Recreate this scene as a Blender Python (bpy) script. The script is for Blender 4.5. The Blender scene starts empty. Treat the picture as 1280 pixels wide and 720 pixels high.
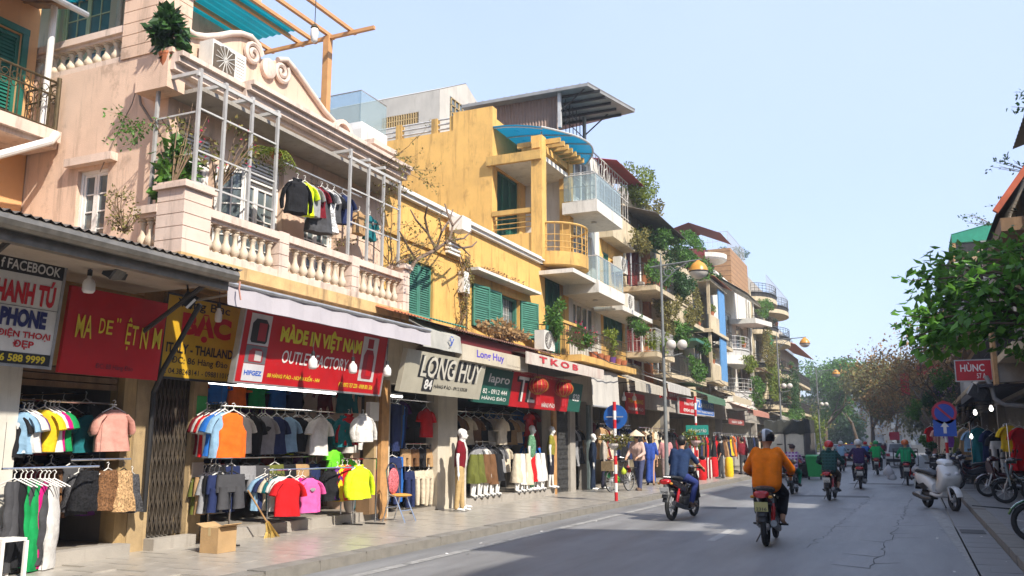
import bpy, math, random
from mathutils import Vector as V, Matrix, Euler
R = random.Random(11); rad = math.radians; pi = math.pi
sc = bpy.context.scene
COL = sc.collection
# ------------------------------------------------------------------ camera, sky, sun, exposure
F_PX = 1090.0; VPX, VPY, CAM_H = 1140.0, 556.0, 1.5
pitch = math.atan((VPY-360)/F_PX); yaw = math.atan((VPX-640)/(F_PX/math.cos(pitch)))
FWD = V((-math.sin(yaw)*math.cos(pitch), math.cos(yaw)*math.cos(pitch), math.sin(pitch)))
RGT = V((math.cos(yaw), math.sin(yaw), 0)); UPV = RGT.cross(FWD)
CAM = V((0, 0, CAM_H))
cd = bpy.data.cameras.new('camera'); cam = bpy.data.objects.new('camera', cd); COL.objects.link(cam)
cd.sensor_width = 36; cd.lens = 36*F_PX/1280; cd.clip_end = 4000; cd.clip_start = .05
cam.location = CAM; cam.rotation_euler = FWD.to_track_quat('-Z', 'Y').to_euler(); sc.camera = cam
SUN = V((1, -.50, 1.02)).normalized()
sl = bpy.data.lights.new('sun', 'SUN'); sl.energy = 4.1; sl.angle = rad(1.0); sl.color = (1, .93, .82)
so = bpy.data.objects.new('sun', sl); COL.objects.link(so); so.rotation_euler = SUN.to_track_quat('Z', 'Y').to_euler(); so.location = (20, -10, 40)
w = bpy.data.worlds.new('World'); sc.world = w; w.use_nodes = True
nt = w.node_tree; sky = nt.nodes.new('ShaderNodeTexSky'); sky.sky_type = 'NISHITA'; sky.sun_disc = False
sky.sun_elevation = math.asin(SUN.z); sky.sun_rotation = math.atan2(SUN.x, SUN.y)
sky.air_density = 1.0; sky.dust_density = 1.0; sky.ozone_density = 1.6; sky.altitude = 10
bgn = nt.nodes['Background']; bgn.inputs[1].default_value = .15
veil = nt.nodes.new('ShaderNodeMix'); veil.data_type = 'RGBA'; veil.inputs[0].default_value = .70; veil.inputs[7].default_value = (2.7, 3.25, 4.7, 1)   # thin even haze over the whole sky
wn = nt.nodes.new('ShaderNodeTexNoise'); wn.inputs['Scale'].default_value = 1.6; wn.inputs['Detail'].default_value = 5; wt = nt.nodes.new('ShaderNodeTexCoord'); nt.links.new(wt.outputs['Generated'], wn.inputs['Vector'])
wr = nt.nodes.new('ShaderNodeMapRange'); wr.inputs[1].default_value = .3; wr.inputs[2].default_value = .7; wr.inputs[3].default_value = .60; wr.inputs[4].default_value = .80; nt.links.new(wn.outputs[0], wr.inputs[0]); nt.links.new(wr.outputs[0], veil.inputs[0])
nt.links.new(sky.outputs[0], veil.inputs[6]); nt.links.new(veil.outputs[2], bgn.inputs[0])
sc.view_settings.view_transform = 'Standard'; sc.view_settings.look = 'None'; sc.view_settings.gamma = 1
sc.view_settings.exposure = .92
sc.cycles.max_bounces = 6; sc.cycles.transparent_max_bounces = 12; sc.cycles.use_denoising = True
sc.cycles.caustics_reflective = False; sc.cycles.caustics_refractive = False; sc.cycles.volume_bounces = 0

# ------------------------------------------------------------------ pixel -> place helpers
def ray(x, y): return FWD*F_PX + RGT*(x-640) + UPV*(360-y)
def PX(x, y, X):
    d = ray(x, y); return CAM + d*(X/d.x)
def PY(x, y, Y):
    d = ray(x, y); return CAM + d*(Y/d.y)
def PG(x, y, z=0):
    d = ray(x, y); return CAM + d*((z-CAM_H)/d.z)

# ------------------------------------------------------------------ mesh builder
class B:
    def __init__(s): s.v = []; s.f = []
    def poly(s, pts):
        n = len(s.v); s.v += [tuple(p) for p in pts]; s.f.append(tuple(range(n, n+len(pts)))); return s
    def box(s, x0, x1, y0, y1, z0, z1):
        n = len(s.v)
        s.v += [(x, y, z) for z in (z0, z1) for y in (y0, y1) for x in (x0, x1)]
        s.f += [tuple(n+i for i in q) for q in ((0,2,3,1),(4,5,7,6),(0,1,5,4),(2,6,7,3),(0,4,6,2),(1,3,7,5))]; return s
    def ob(s, c, size, rot=(0,0,0), M=None):
        m = M or Euler(rot).to_matrix(); c = V(c); n = len(s.v)
        s.v += [tuple(c + m @ V((x*size[0]/2, y*size[1]/2, z*size[2]/2))) for z in (-1,1) for y in (-1,1) for x in (-1,1)]
        s.f += [tuple(n+i for i in q) for q in ((0,2,3,1),(4,5,7,6),(0,1,5,4),(2,6,7,3),(0,4,6,2),(1,3,7,5))]; return s
    def tube(s, pts, r, n=8, cap=True, flat=None):
        pts = [V(p) for p in pts]; k = len(pts)
        rs = r if isinstance(r, (list, tuple)) else [r]*k
        base = len(s.v); ref = None
        for i, p in enumerate(pts):
            t = (pts[min(i+1, k-1)]-pts[max(i-1, 0)]).normalized()
            if ref is None: ref = t.orthogonal().normalized() if abs(t.z) > .99 else t.cross(V((0,0,1))).normalized()
            ref = (ref - t*ref.dot(t)).normalized(); b = t.cross(ref)
            for j in range(n):
                a = 2*pi*j/n + (pi/n if n == 4 else 0); fl = flat if flat else 1
                s.v.append(tuple(p + ref*math.cos(a)*rs[i] + b*math.sin(a)*rs[i]*fl))
        for i in range(k-1):
            for j in range(n):
                a = base+i*n+j; c = base+i*n+(j+1) % n
                s.f.append((a, c, c+n, a+n))
        if cap:
            s.f.append(tuple(base+j for j in reversed(range(n)))); s.f.append(tuple(base+(k-1)*n+j for j in range(n)))
        return s
    def lathe(s, prof, c=(0,0,0), n=12, M=None, cap=True):
        base = len(s.v); c = V(c)
        for r, z in prof:
            for j in range(n):
                a = 2*pi*j/n; p = V((r*math.cos(a), r*math.sin(a), z)); s.v.append(tuple(c + (M @ p if M else p)))
        for i in range(len(prof)-1):
            for j in range(n):
                a = base+i*n+j; d = base+i*n+(j+1) % n
                s.f.append((a, d, d+n, a+n))
        if cap:
            s.f.append(tuple(base+j for j in reversed(range(n)))); s.f.append(tuple(base+(len(prof)-1)*n+j for j in range(n)))
        return s
    def ball(s, c, r, nu=12, nv=8, M=None):
        r = r if isinstance(r, (tuple, list)) else (r, r, r); c = V(c); base = len(s.v)
        for i in range(nv+1):
            th = pi*i/nv; q = max(math.sin(th), .02)
            for j in range(nu):
                a = 2*pi*j/nu; p = V((r[0]*q*math.cos(a), r[1]*q*math.sin(a), -r[2]*math.cos(th))); s.v.append(tuple(c + (M @ p if M else p)))
        for i in range(nv):
            for j in range(nu):
                a = base+i*nu+j; d = base+i*nu+(j+1) % nu
                s.f.append((a, d, d+nu, a+nu))
        s.f.append(tuple(base+j for j in reversed(range(nu)))); s.f.append(tuple(base+nv*nu+j for j in range(nu)))
        return s
    def cap2(s, p0, r0, p1, r1, n=10, sq=1):
        """closed tapered capsule"""
        p0 = V(p0); p1 = V(p1); d = (p1-p0); L = d.length; t = d/L if L > 1e-6 else V((0,0,1))
        pts = []; rs = []
        for a in (80, 55, 25): pts.append(p0 - t*r0*math.sin(rad(a))); rs.append(r0*math.cos(rad(a)))
        pts += [p0, p1]; rs += [r0, r1]
        for a in (25, 55, 80): pts.append(p1 + t*r1*math.sin(rad(a))); rs.append(r1*math.cos(rad(a)))
        return s.tube(pts, rs, n)
    def prism(s, poly, O, U, W, N, d):
        """2-D outline in frame (O,U,W) pushed d along N"""
        O, U, W, N = V(O), V(U), V(W), V(N); k = len(poly); n = len(s.v)
        s.v += [tuple(O+U*a+W*b) for a, b in poly] + [tuple(O+U*a+W*b+N*d) for a, b in poly]
        s.f.append(tuple(range(n, n+k))[::-1]); s.f.append(tuple(range(n+k, n+2*k)))
        for i in range(k):
            j = (i+1) % k; s.f.append((n+i, n+j, n+k+j, n+k+i))
        return s
    def add(s, o, M=None):
        n = len(s.v); s.v += [tuple(M @ V(p)) if M else p for p in o.v]; s.f += [tuple(i+n for i in q) for q in o.f]; return s
    def me(s, name, smooth=False):
        m = bpy.data.meshes.new(name); m.from_pydata(s.v, [], s.f); m.update()
        if smooth:
            m.shade_smooth()
            m.set_sharp_from_angle(angle=rad(smooth if smooth > 1 else 40))
        return m
    def o(s, name, mat, parent=None, smooth=False, kind=None):
        return place(s.me(name, smooth), name, mat, parent, kind=kind)

def place(me, name, mat, parent=None, loc=None, rot=None, scale=None, kind=None):
    o = bpy.data.objects.new(name, me); COL.objects.link(o)
    if mat is not None:
        if len(me.materials) == 0: me.materials.append(mat)
        elif me.materials[0] != mat:
            o.material_slots[0].link = 'OBJECT'; o.material_slots[0].material = mat
    if loc is not None: o.location = loc
    if rot is not None: o.rotation_euler = rot
    if scale is not None: o.scale = scale
    if parent is not None:
        o.parent = parent
        if parent.parent is None: o.matrix_parent_inverse = parent.matrix_basis.inverted()
    if kind: o['kind'] = kind
    return o
def tag(o, label, cat, group=None, kind=None):
    o['label'] = label; o['category'] = cat
    if group: o['group'] = group
    if kind: o['kind'] = kind
    return o
def T(name, label, cat, loc=(0,0,0), rz=0, group=None):
    o = bpy.data.objects.new(name, None); COL.objects.link(o); o.empty_display_size = .1
    o.location = loc; o.rotation_euler = (0, 0, rz); return tag(o, label, cat, group)
def struct(o): o['kind'] = 'structure'; return o
def kids(o): return [c for c in bpy.data.objects if c.parent == o]
def dup(root, loc=None, rz=None, label=None, children=None):
    kmap = children if children is not None else tree_of(root)
    def rec(node, par):
        o, ch = node; c = o.copy(); COL.objects.link(c); c.parent = par
        for n in ch: rec(n, c)
        return c
    c = rec(kmap, None)
    if loc is not None: c.location = loc
    if rz is not None: c.rotation_euler = (0, 0, rz)
    if label: c['label'] = label
    return c
def tree_of(o): return (o, [tree_of(c) for c in kids(o)])

# ------------------------------------------------------------------ materials
MC = {}
def lin(c): return tuple(c[:3])
def M(name, col=(.5,.5,.5), rough=.75, var=.12, scale=4, bump=0, bscale=60, metal=0, streak=0, dirt=(.08,.065,.05), spec=.4, emit=0, coat=0, isl=0, transl=0, stripes=None, stretch=None, blotch=0):
    if name in MC: return MC[name]
    m = bpy.data.materials.new(name); m.use_nodes = True; t = m.node_tree; N = t.nodes; Lk = t.links; bs = N['Principled BSDF']
    bs.inputs['Roughness'].default_value = rough; bs.inputs['Metallic'].default_value = metal
    bs.inputs['Specular IOR Level'].default_value = spec
    if coat: bs.inputs['Coat Weight'].default_value = coat; bs.inputs['Coat Roughness'].default_value = .08
    tc = N.new('ShaderNodeTexCoord'); src = tc.outputs['Object']
    if stretch:
        mp = N.new('ShaderNodeMapping'); mp.inputs['Scale'].default_value = stretch; Lk.new(src, mp.inputs[0]); src = mp.outputs[0]
    nz = N.new('ShaderNodeTexNoise'); nz.inputs['Scale'].default_value = scale; nz.inputs['Detail'].default_value = 6; nz.inputs['Roughness'].default_value = .6
    Lk.new(src, nz.inputs['Vector'])
    def mix(a, b, fac, mode='MIX'):
        x = N.new('ShaderNodeMix'); x.data_type = 'RGBA'; x.blend_type = mode
        for sck, val in ((0, fac), (6, a), (7, b)):
            if hasattr(val, 'is_linked'): Lk.new(val, x.inputs[sck])
            elif sck == 0: x.inputs[0].default_value = val
            else: x.inputs[sck].default_value = (*val[:3], 1)
        return x.outputs[2]
    def ramp(sock, a, b):
        r = N.new('ShaderNodeMapRange'); r.inputs[1].default_value = a; r.inputs[2].default_value = b; Lk.new(sock, r.inputs[0]); return r.outputs[0]
    c0 = tuple(x*(1-var) for x in col); c1 = tuple(min(1, x*(1+var)) for x in col)
    out = mix(c0, c1, ramp(nz.outputs[0], .3, .7))
    if isl:
        g = N.new('ShaderNodeNewGeometry'); dk = tuple(x*(1-isl) for x in col); lt = tuple(min(1, x*(1+isl)) for x in (col[0]*1.25, col[1]*1.1, col[2]*.8))
        out = mix(out, mix(dk, lt, g.outputs['Random Per Island']), .75)
    if stripes:
        c2, axis, fr, duty = stripes
        sp = N.new('ShaderNodeSeparateXYZ'); Lk.new(tc.outputs['Object'], sp.inputs[0])
        mu = N.new('ShaderNodeMath'); mu.operation = 'MULTIPLY'; mu.inputs[1].default_value = fr; Lk.new(sp.outputs[axis], mu.inputs[0])
        fr_ = N.new('ShaderNodeMath'); fr_.operation = 'FRACT'; Lk.new(mu.outputs[0], fr_.inputs[0])
        gt = N.new('ShaderNodeMath'); gt.operation = 'GREATER_THAN'; gt.inputs[1].default_value = duty; Lk.new(fr_.outputs[0], gt.inputs[0])
        out = mix(out, c2, gt.outputs[0])
        if name.startswith('check'):
            mu2 = N.new('ShaderNodeMath'); mu2.operation = 'MULTIPLY'; mu2.inputs[1].default_value = fr; Lk.new(sp.outputs[0], mu2.inputs[0]); f2 = N.new('ShaderNodeMath'); f2.operation = 'FRACT'; Lk.new(mu2.outputs[0], f2.inputs[0]); g2 = N.new('ShaderNodeMath'); g2.operation = 'GREATER_THAN'; g2.inputs[1].default_value = duty; Lk.new(f2.outputs[0], g2.inputs[0]); out = mix(out, tuple(x*.8 for x in c2), g2.outputs[0])
    if blotch:
        n3 = N.new('ShaderNodeTexNoise'); n3.inputs['Scale'].default_value = .9; n3.inputs['Detail'].default_value = 8; n3.inputs['Roughness'].default_value = .7
        Lk.new(tc.outputs['Object'], n3.inputs['Vector']); 
        ml = N.new('ShaderNodeMath'); ml.operation = 'MULTIPLY'; ml.inputs[1].default_value = blotch; Lk.new(ramp(n3.outputs[0], .5, .72), ml.inputs[0])
        out = mix(out, tuple(c*.55+d*.3 for c, d in zip(col, dirt)), ml.outputs[0])
    if streak:
        mp2 = N.new('ShaderNodeMapping'); mp2.inputs['Scale'].default_value = (2.6, 2.6, .28); Lk.new(tc.outputs['Object'], mp2.inputs[0])
        n2 = N.new('ShaderNodeTexNoise'); n2.inputs['Scale'].default_value = 1.7; n2.inputs['Detail'].default_value = 9; n2.inputs['Roughness'].default_value = .72
        Lk.new(mp2.outputs[0], n2.inputs['Vector'])
        ml = N.new('ShaderNodeMath'); ml.operation = 'MULTIPLY'; ml.inputs[1].default_value = streak; Lk.new(ramp(n2.outputs[0], .52, .78), ml.inputs[0])
        out = mix(out, dirt, ml.outputs[0])
        if streak >= .75:   # fine dark drips and patchy mould
            for sc_, lo, hi, am, cc in (((8,8,.45), .58, .74, .5, .55), ((1.3,1.3,1.0), .57, .66, .38, .8), ((5,5,5), .64, .70, .45, 1.25)):
                mp3 = N.new('ShaderNodeMapping'); mp3.inputs['Scale'].default_value = sc_; mp3.inputs['Location'].default_value = (3.1*sc_[0], 1.7, 5.3); Lk.new(tc.outputs['Object'], mp3.inputs[0]); n4 = N.new('ShaderNodeTexNoise'); n4.inputs['Scale'].default_value = 1.5; n4.inputs['Detail'].default_value = 10; n4.inputs['Roughness'].default_value = .75; Lk.new(mp3.outputs[0], n4.inputs['Vector'])
                m4 = N.new('ShaderNodeMath'); m4.operation = 'MULTIPLY'; m4.inputs[1].default_value = am; Lk.new(ramp(n4.outputs[0], lo, hi), m4.inputs[0]); out = mix(out, tuple(min(.6, x*cc+(.25*c if cc > 1 else 0)) for x, c in zip(dirt, col)), m4.outputs[0])
    Lk.new(out, bs.inputs['Base Color'])
    rr = ramp(nz.outputs[0], .2, .8); rm = N.new('ShaderNodeMapRange'); rm.inputs[3].default_value = max(.02, rough-.1); rm.inputs[4].default_value = min(1, rough+.1)
    Lk.new(nz.outputs[0], rm.inputs[0]); Lk.new(rm.outputs[0], bs.inputs['Roughness'])
    if bump:
        nb = N.new('ShaderNodeTexNoise'); nb.inputs['Scale'].default_value = bscale; nb.inputs['Detail'].default_value = 5
        Lk.new(tc.outputs['Object'], nb.inputs['Vector']); bp = N.new('ShaderNodeBump'); bp.inputs['Strength'].default_value = bump; bp.inputs['Distance'].default_value = .02
        Lk.new(nb.outputs[0], bp.inputs['Height']); Lk.new(bp.outputs[0], bs.inputs['Normal'])
    if emit:
        bs.inputs['Emission Color'].default_value = (*col[:3], 1); bs.inputs['Emission Strength'].default_value = emit
    if transl:
        tr = N.new('ShaderNodeBsdfTranslucent'); Lk.new(out, tr.inputs[0]); ms = N.new('ShaderNodeMixShader'); ms.inputs[0].default_value = transl
        Lk.new(bs.outputs[0], ms.inputs[1]); Lk.new(tr.outputs[0], ms.inputs[2]); Lk.new(ms.outputs[0], N['Material Output'].inputs[0])
    MC[name] = m; return m
def glass(name, tint=(.8,.95,1), clear=.65, rough=.05):
    if name in MC: return MC[name]
    m = bpy.data.materials.new(name); m.use_nodes = True; t = m.node_tree; N = t.nodes; bs = N['Principled BSDF']
    bs.inputs['Base Color'].default_value = (*[c*.5 for c in tint], 1); bs.inputs['Roughness'].default_value = rough; bs.inputs['Specular IOR Level'].default_value = .8
    tr = N.new('ShaderNodeBsdfTransparent'); tr.inputs[0].default_value = (*tint, 1); ms = N.new('ShaderNodeMixShader'); ms.inputs[0].default_value = clear
    t.links.new(bs.outputs[0], ms.inputs[1]); t.links.new(tr.outputs[0], ms.inputs[2]); t.links.new(ms.outputs[0], N['Material Output'].inputs[0])
    MC[name] = m; return m
def paint(rgb, gloss=.35): # enamel / printed panel
    return M('paint_%d_%d_%d_%d' % (*[int(c*255) for c in rgb], int(gloss*100)), rgb, gloss, .12, 3, spec=.5, streak=.35, dirt=tuple(c*.45+.02 for c in rgb))
def cloth(rgb, pr=0, stripes=None):
    return M('cloth_%d_%d_%d_%s' % (*[int(c*255) for c in rgb], str(stripes)+str(pr)), rgb, .9, .14 if not pr else .85, 9 if not pr else 34, .7, 11, spec=.15, stripes=stripes)

pink = M('pink_plaster', (.66,.475,.355), .85, .09, 1.3, .25, 70, streak=.8, dirt=(.2,.14,.1), blotch=.45)
pinkt = M('pink_trim', (.66,.52,.43), .8, .10, 2, .2, 60, streak=.9, dirt=(.13,.095,.07), blotch=.4)
peach = M('peach_plaster', (.66,.36,.16), .85, .08, 1.3, .2, 70, streak=.35, dirt=(.25,.14,.07))
yellow = M('yellow_plaster', (.68,.40,.115), .85, .10, 1.1, .25, 70, streak=.95, dirt=(.22,.12,.04), blotch=.5)
yellow2 = M('yellow_trim', (.56,.34,.10), .85, .16, 2, .3, 60, streak=1.0, dirt=(.10,.06,.03), blotch=.6)
white = M('white_plaster', (.64,.61,.55), .8, .08, 1.5, .2, 60, streak=.8, dirt=(.25,.22,.18))
cream = M('cream_plaster', (.52,.43,.29), .85, .14, 1.3, .25, 60, streak=1.0, dirt=(.13,.095,.06), blotch=.6)
grey = M('grey_render', (.46,.43,.38), .9, .12, 1.3, .3, 50, streak=.6, dirt=(.16,.14,.12))
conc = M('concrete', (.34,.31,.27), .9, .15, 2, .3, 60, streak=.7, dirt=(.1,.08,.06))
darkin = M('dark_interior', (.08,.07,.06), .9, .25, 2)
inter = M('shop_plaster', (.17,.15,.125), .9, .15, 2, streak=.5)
tileF = M('shop_tile_floor', (.27,.24,.2), .4, .15, 3)
green = M('green_shutter_paint', (.055,.19,.135), .55, .2, 6, .15, 50, streak=.4, dirt=(.12,.16,.12))
greenD = M('deep_green_paint', (.012,.12,.085), .45, .2, 6, streak=.3, dirt=(.03,.06,.05))
wood = M('old_wood', (.20,.12,.06), .75, .3, 6, .3, 30, stretch=(1,1,.2))
woodL = M('pale_wood', (.42,.25,.11), .7, .25, 6, .3, 30)
redW = M('red_wood', (.16,.022,.018), .6, .25, 5)
metal = M('galvanised_steel', (.42,.42,.42), .45, .15, 8, metal=.6)
iron = M('dark_iron', (.035,.032,.03), .6, .3, 10, metal=.3)
ironG = M('bronzed_iron', (.085,.06,.028), .6, .35, 10, metal=.4)
whiteP = M('white_paint', (.72,.70,.66), .55, .07, 4, streak=.3, dirt=(.3,.26,.2))
whiteM = M('white_steel', (.46,.45,.43), .5, .12, 6, streak=.4, dirt=(.28,.2,.14))
creamP = M('cream_paint', (.66,.58,.36), .55, .08, 4)
pane = M('window_pane', (.10,.125,.13), .08, .25, 1.5, spec=.8)
black = M('black_plastic', (.018,.018,.019), .5, .2, 10)
rubber = M('rubber', (.022,.022,.022), .85, .2, 30)
chrome = M('chrome', (.6,.6,.6), .18, .05, 5, metal=1)
steelD = M('engine_metal', (.13,.13,.13), .4, .25, 20, metal=.8)
tin = M('corrugated_steel', (.16,.14,.12), .6, .3, 5, metal=.4, streak=.6, dirt=(.1,.05,.03))
tealP = M('teal_sheet', (.0,.21,.27), .35, .12, 2, transl=.5)
steelO = M('orange_steel', (.52,.27,.11), .6, .12, 6, streak=.4, dirt=(.3,.15,.07))
acW = M('ac_casing', (.62,.60,.55), .5, .08, 5, streak=.5, dirt=(.3,.26,.2))
acG = M('ac_grille', (.12,.11,.10), .6, .2, 8)
glassR = glass('railing_glass', (.78,.88,.90), .68)
leafA = M('leaf_green', (.075,.185,.035), .5, .2, 8, isl=.6, transl=.42)
leafB = M('leaf_dark', (.028,.085,.022), .5, .2, 8, isl=.55, transl=.3)
leafT = M('leaf_fresh', (.10,.25,.045), .5, .2, 8, isl=.6, transl=.5)
leafY = M('leaf_yellow_green', (.16,.22,.03), .55, .2, 8, isl=.5, transl=.4)
leafD = M('leaf_dry', (.27,.18,.095), .8, .25, 8, isl=.5, transl=.25)
leafO = M('leaf_olive', (.16,.155,.05), .7, .25, 8, isl=.5, transl=.3)
flower = M('flower_pink', (.55,.05,.14), .6, .2, 8, isl=.4, transl=.3)
bark = M('bark', (.13,.095,.065), .9, .3, 12, .6, 25)
twig = M('dry_twig', (.17,.11,.065), .9, .25, 12)
terra = M('terracotta', (.36,.12,.05), .8, .2, 8)
skin = M('skin', (.46,.26,.16), .55, .08, 8, spec=.35)
hairM = M('black_hair', (.012,.010,.009), .5, .3, 30)
manq = M('mannequin_white', (.68,.67,.64), .35, .04, 5)
lampW = M('lamp_globe', (.50,.47,.42), .3, .08, 3)
bulbOff = M('bulb_white', (.75,.74,.72), .3, .03, 5)
glowW = M('lit_bulb', (1,.97,.9), .3, 0, emit=2.2)
tubeL = M('lit_tube', (1,.98,.93), .3, 0, emit=5)
# ------------------------------------------------------------------ frames, walls, windows, railings
Z = V((0,0,1))
class Fr:
    def __init__(s, O, U, N, W=None): s.O = V(O); s.U = V(U); s.N = V(N); s.W = V(W) if W else Z
    def p(s, u, v, n=0): return s.O + s.U*u + s.W*v + s.N*n
    def box(s, b, u0, u1, v0, v1, n0, n1):
        n = len(b.v); b.v += [tuple(s.p(u, v, k)) for v in (v0, v1) for k in (n1, n0) for u in (u0, u1)]
        b.f += [tuple(n+i for i in q) for q in ((0,2,3,1),(4,5,7,6),(0,1,5,4),(2,6,7,3),(0,4,6,2),(1,3,7,5))]; return b
XF = -9.4
FL = Fr((XF,0,0), (0,1,0), (1,0,0))
def frL(X): return Fr((X,0,0), (0,1,0), (1,0,0))
def frS(Y): return Fr((0,Y,0), (1,0,0), (0,-1,0))
def frR(X): return Fr((X,0,0), (0,-1,0), (-1,0,0))
def wall(parent, fr, u0, u1, v0, v1, th, ops, mat, name='wall'):
    us = sorted({u0, u1, *[o[0] for o in ops], *[o[1] for o in ops]}); vs = sorted({v0, v1, *[o[2] for o in ops], *[o[3] for o in ops]})
    us = [u for u in us if u0 <= u <= u1]; vs = [v for v in vs if v0 <= v <= v1]
    nu, nv = len(us)-1, len(vs)-1
    def solid(i, j):
        if not (0 <= i < nu and 0 <= j < nv): return False
        cu, cv = (us[i]+us[i+1])/2, (vs[j]+vs[j+1])/2
        return not any(o[0] < cu < o[1] and o[2] < cv < o[3] for o in ops)
    b = B(); p = fr.p
    for i in range(nu):
        for j in range(nv):
            if not solid(i, j): continue
            a, c, d, e = us[i], us[i+1], vs[j], vs[j+1]
            b.poly([p(a,d), p(c,d), p(c,e), p(a,e)]); b.poly([p(a,e,-th), p(c,e,-th), p(c,d,-th), p(a,d,-th)])
            if not solid(i-1, j): b.poly([p(a,d,-th), p(a,d), p(a,e), p(a,e,-th)])
            if not solid(i+1, j): b.poly([p(c,d), p(c,d,-th), p(c,e,-th), p(c,e)])
            if not solid(i, j-1): b.poly([p(a,d,-th), p(c,d,-th), p(c,d), p(a,d)])
            if not solid(i, j+1): b.poly([p(a,e), p(c,e), p(c,e,-th), p(a,e,-th)])
    return b.o(name, mat, parent)
def pbox(parent, name, mat, fr, *a):
    return fr.box(B(), *a).o(name, mat, parent)
def french(parent, fr, u0, u1, v0, v1, n=-.12, leaves=2, rows=4, cols=2, mat=None, name='window', solid=.25, top=0):
    mat = mat or whiteP; b = B(); t = .05; g = B()
    fr.box(b, u0, u1, v1-t, v1, n-.05, n+.03); fr.box(b, u0, u0+t, v0, v1-t, n-.05, n+.03); fr.box(b, u1-t, u1, v0, v1-t, n-.05, n+.03)
    w_ = (u1-u0-2*t)/leaves; vt = v1-t
    if top:
        fr.box(b, u0+t, u1-t, vt-top, vt-top+.04, n-.04, n+.02); fr.box(g, u0+t, u1-t, vt-top+.04, vt, n-.03, n-.02)
        for k in range(1, 4): 
            uu = u0+t+(u1-u0-2*t)*k/4; fr.box(b, uu-.012, uu+.012, vt-top+.04, vt, n-.03, n+.01)
        vt -= top
    for k in range(leaves):
        a = u0+t+w_*k+.004; c = a+w_-.008; s = .045; vb = v0+(vt-v0)*solid
        for q in ((a, a+s, v0, vt), (c-s, c, v0, vt), (a+s, c-s, vt-s, vt), (a+s, c-s, v0, v0+s), (a+s, c-s, vb-s, vb)): fr.box(b, q[0], q[1], q[2], q[3], n-.03, n+.015)
        if solid > .02: fr.box(b, a+s, c-s, v0+s, vb-s, n-.025, n)
        for i in range(1, cols): uu = a+s+(c-a-2*s)*i/cols; fr.box(b, uu-.01, uu+.01, vb, vt-s, n-.02, n+.008)
        for i in range(1, rows): vv = vb+(vt-s-vb)*i/rows; fr.box(b, a+s, c-s, vv-.01, vv+.01, n-.02, n+.006)
        fr.box(g, a+s, c-s, vb, vt-s, n-.016, n-.01)
    o = b.o(name, mat, parent); g.o('pane', pane, o); return o
def shutter(parent, fr, u0, u1, v0, v1, n=.02, mat=None, ang=0, nsl=None, name='shutter', split=1):
    """one louvred leaf, hinged at u0 and opened by ang"""
    mat = mat or green; b = B(); ca, sa = math.cos(ang), math.sin(ang)
    w_ = u1-u0; U2 = fr.U*ca + fr.N*sa; N2 = -fr.U*sa + fr.N*ca
    f2 = Fr(fr.p(u0, 0, n), U2, N2); s = .055
    for q in ((0, s, v0, v1), (w_-s, w_, v0, v1), (s, w_-s, v0, v0+s), (s, w_-s, v1-s, v1)): f2.box(b, *q, 0, .04)
    sp = [v0] + [v0+(v1-v0)*k/split for k in range(1, split)] + [v1]
    for k in range(1, split): f2.box(b, s, w_-s, sp[k]-s/2, sp[k]+s/2, .002, .038)
    nsl = nsl or int((v1-v0)/.055)
    for i in range(nsl):
        v = v0+s+(v1-v0-2*s)*(i+.5)/nsl; h = (v1-v0)/nsl*.55
        b.poly([f2.p(s, v-h, .034), f2.p(w_-s, v-h, .034), f2.p(w_-s, v+h*.6, .006), f2.p(s, v+h*.6, .006)])
    f2.box(b, s, w_-s, v0+s, v1-s, 0, .004)
    return b.o(name, mat, parent)
BAL = {}
def baluster_mesh(h):
    k = round(h, 2)
    if k not in BAL:
        pr = [(.055,0),(.055,.05),(.035,.06),(.03,.09),(.05,.16),(.062,.26),(.055,.36),(.032,.5),(.026,.66),(.03,.80),(.045,.85),(.045,.88),(.03,.90),(.055,.94),(.055,1)]
        BAL[k] = B().lathe([(r*1.25, z*h) for r, z in pr], n=8).me('baluster', 50)
    return BAL[k]
def balustrade(parent, fr, u0, u1, v0, v1, n0, n1, mat, bmat, nb, name='balustrade'):
    b = B(); fr.box(b, u0, u1, v1-.11, v1, n0-.03, n1+.03); fr.box(b, u0, u1, v1-.16, v1-.11, n0+.02, n1-.02); fr.box(b, u0, u1, v0, v0+.12, n0-.01, n1+.01)
    o = b.o(name, mat, parent); h = v1-.16-v0-.12
    for i in range(nb):
        u = u0+(u1-u0)*(i+.5)/nb
        c = place(baluster_mesh(h), 'baluster', bmat, o, loc=fr.p(u, v0+.12, (n0+n1)/2))
    return o
def railing(parent, fr, pts, v0, v1, mat, gap=.12, scroll=0, mid=(), name='railing', r=.009):
    """pts: list of (u,n) corner points on plan"""
    b = B()
    for (ua, na), (ub, nb_) in zip(pts[:-1], pts[1:]):
        A, C = fr.p(ua, 0, na), fr.p(ub, 0, nb_); L = (C-A).length; k = max(1, int(L/gap))
        for v in (v0, v1, *mid): b.tube([A+Z*v, C+Z*v], r*1.8 if v == v1 else r*1.3, 6)
        for i in range(k+1):
            P = A+(C-A)*(i/k); b.tube([P+Z*v0, P+Z*v1], r, 5)
            if scroll and i < k:
                Q = A+(C-A)*((i+.5)/k); D = (C-A).normalized(); vm = v0+(v1-v0)*.72; rr = min(gap*.42, .09)
                for sg in (-1, 1):
                    pp = [Q + D*(math.cos(a)*rr*(1-a/16)) + Z*(vm+sg*rr*.9+math.sin(a)*rr*(1-a/16)) for a in [x*.7 for x in range(10)]]
                    b.tube(pp, r*.7, 4, False)
    return b.o(name, mat, parent)
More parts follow.
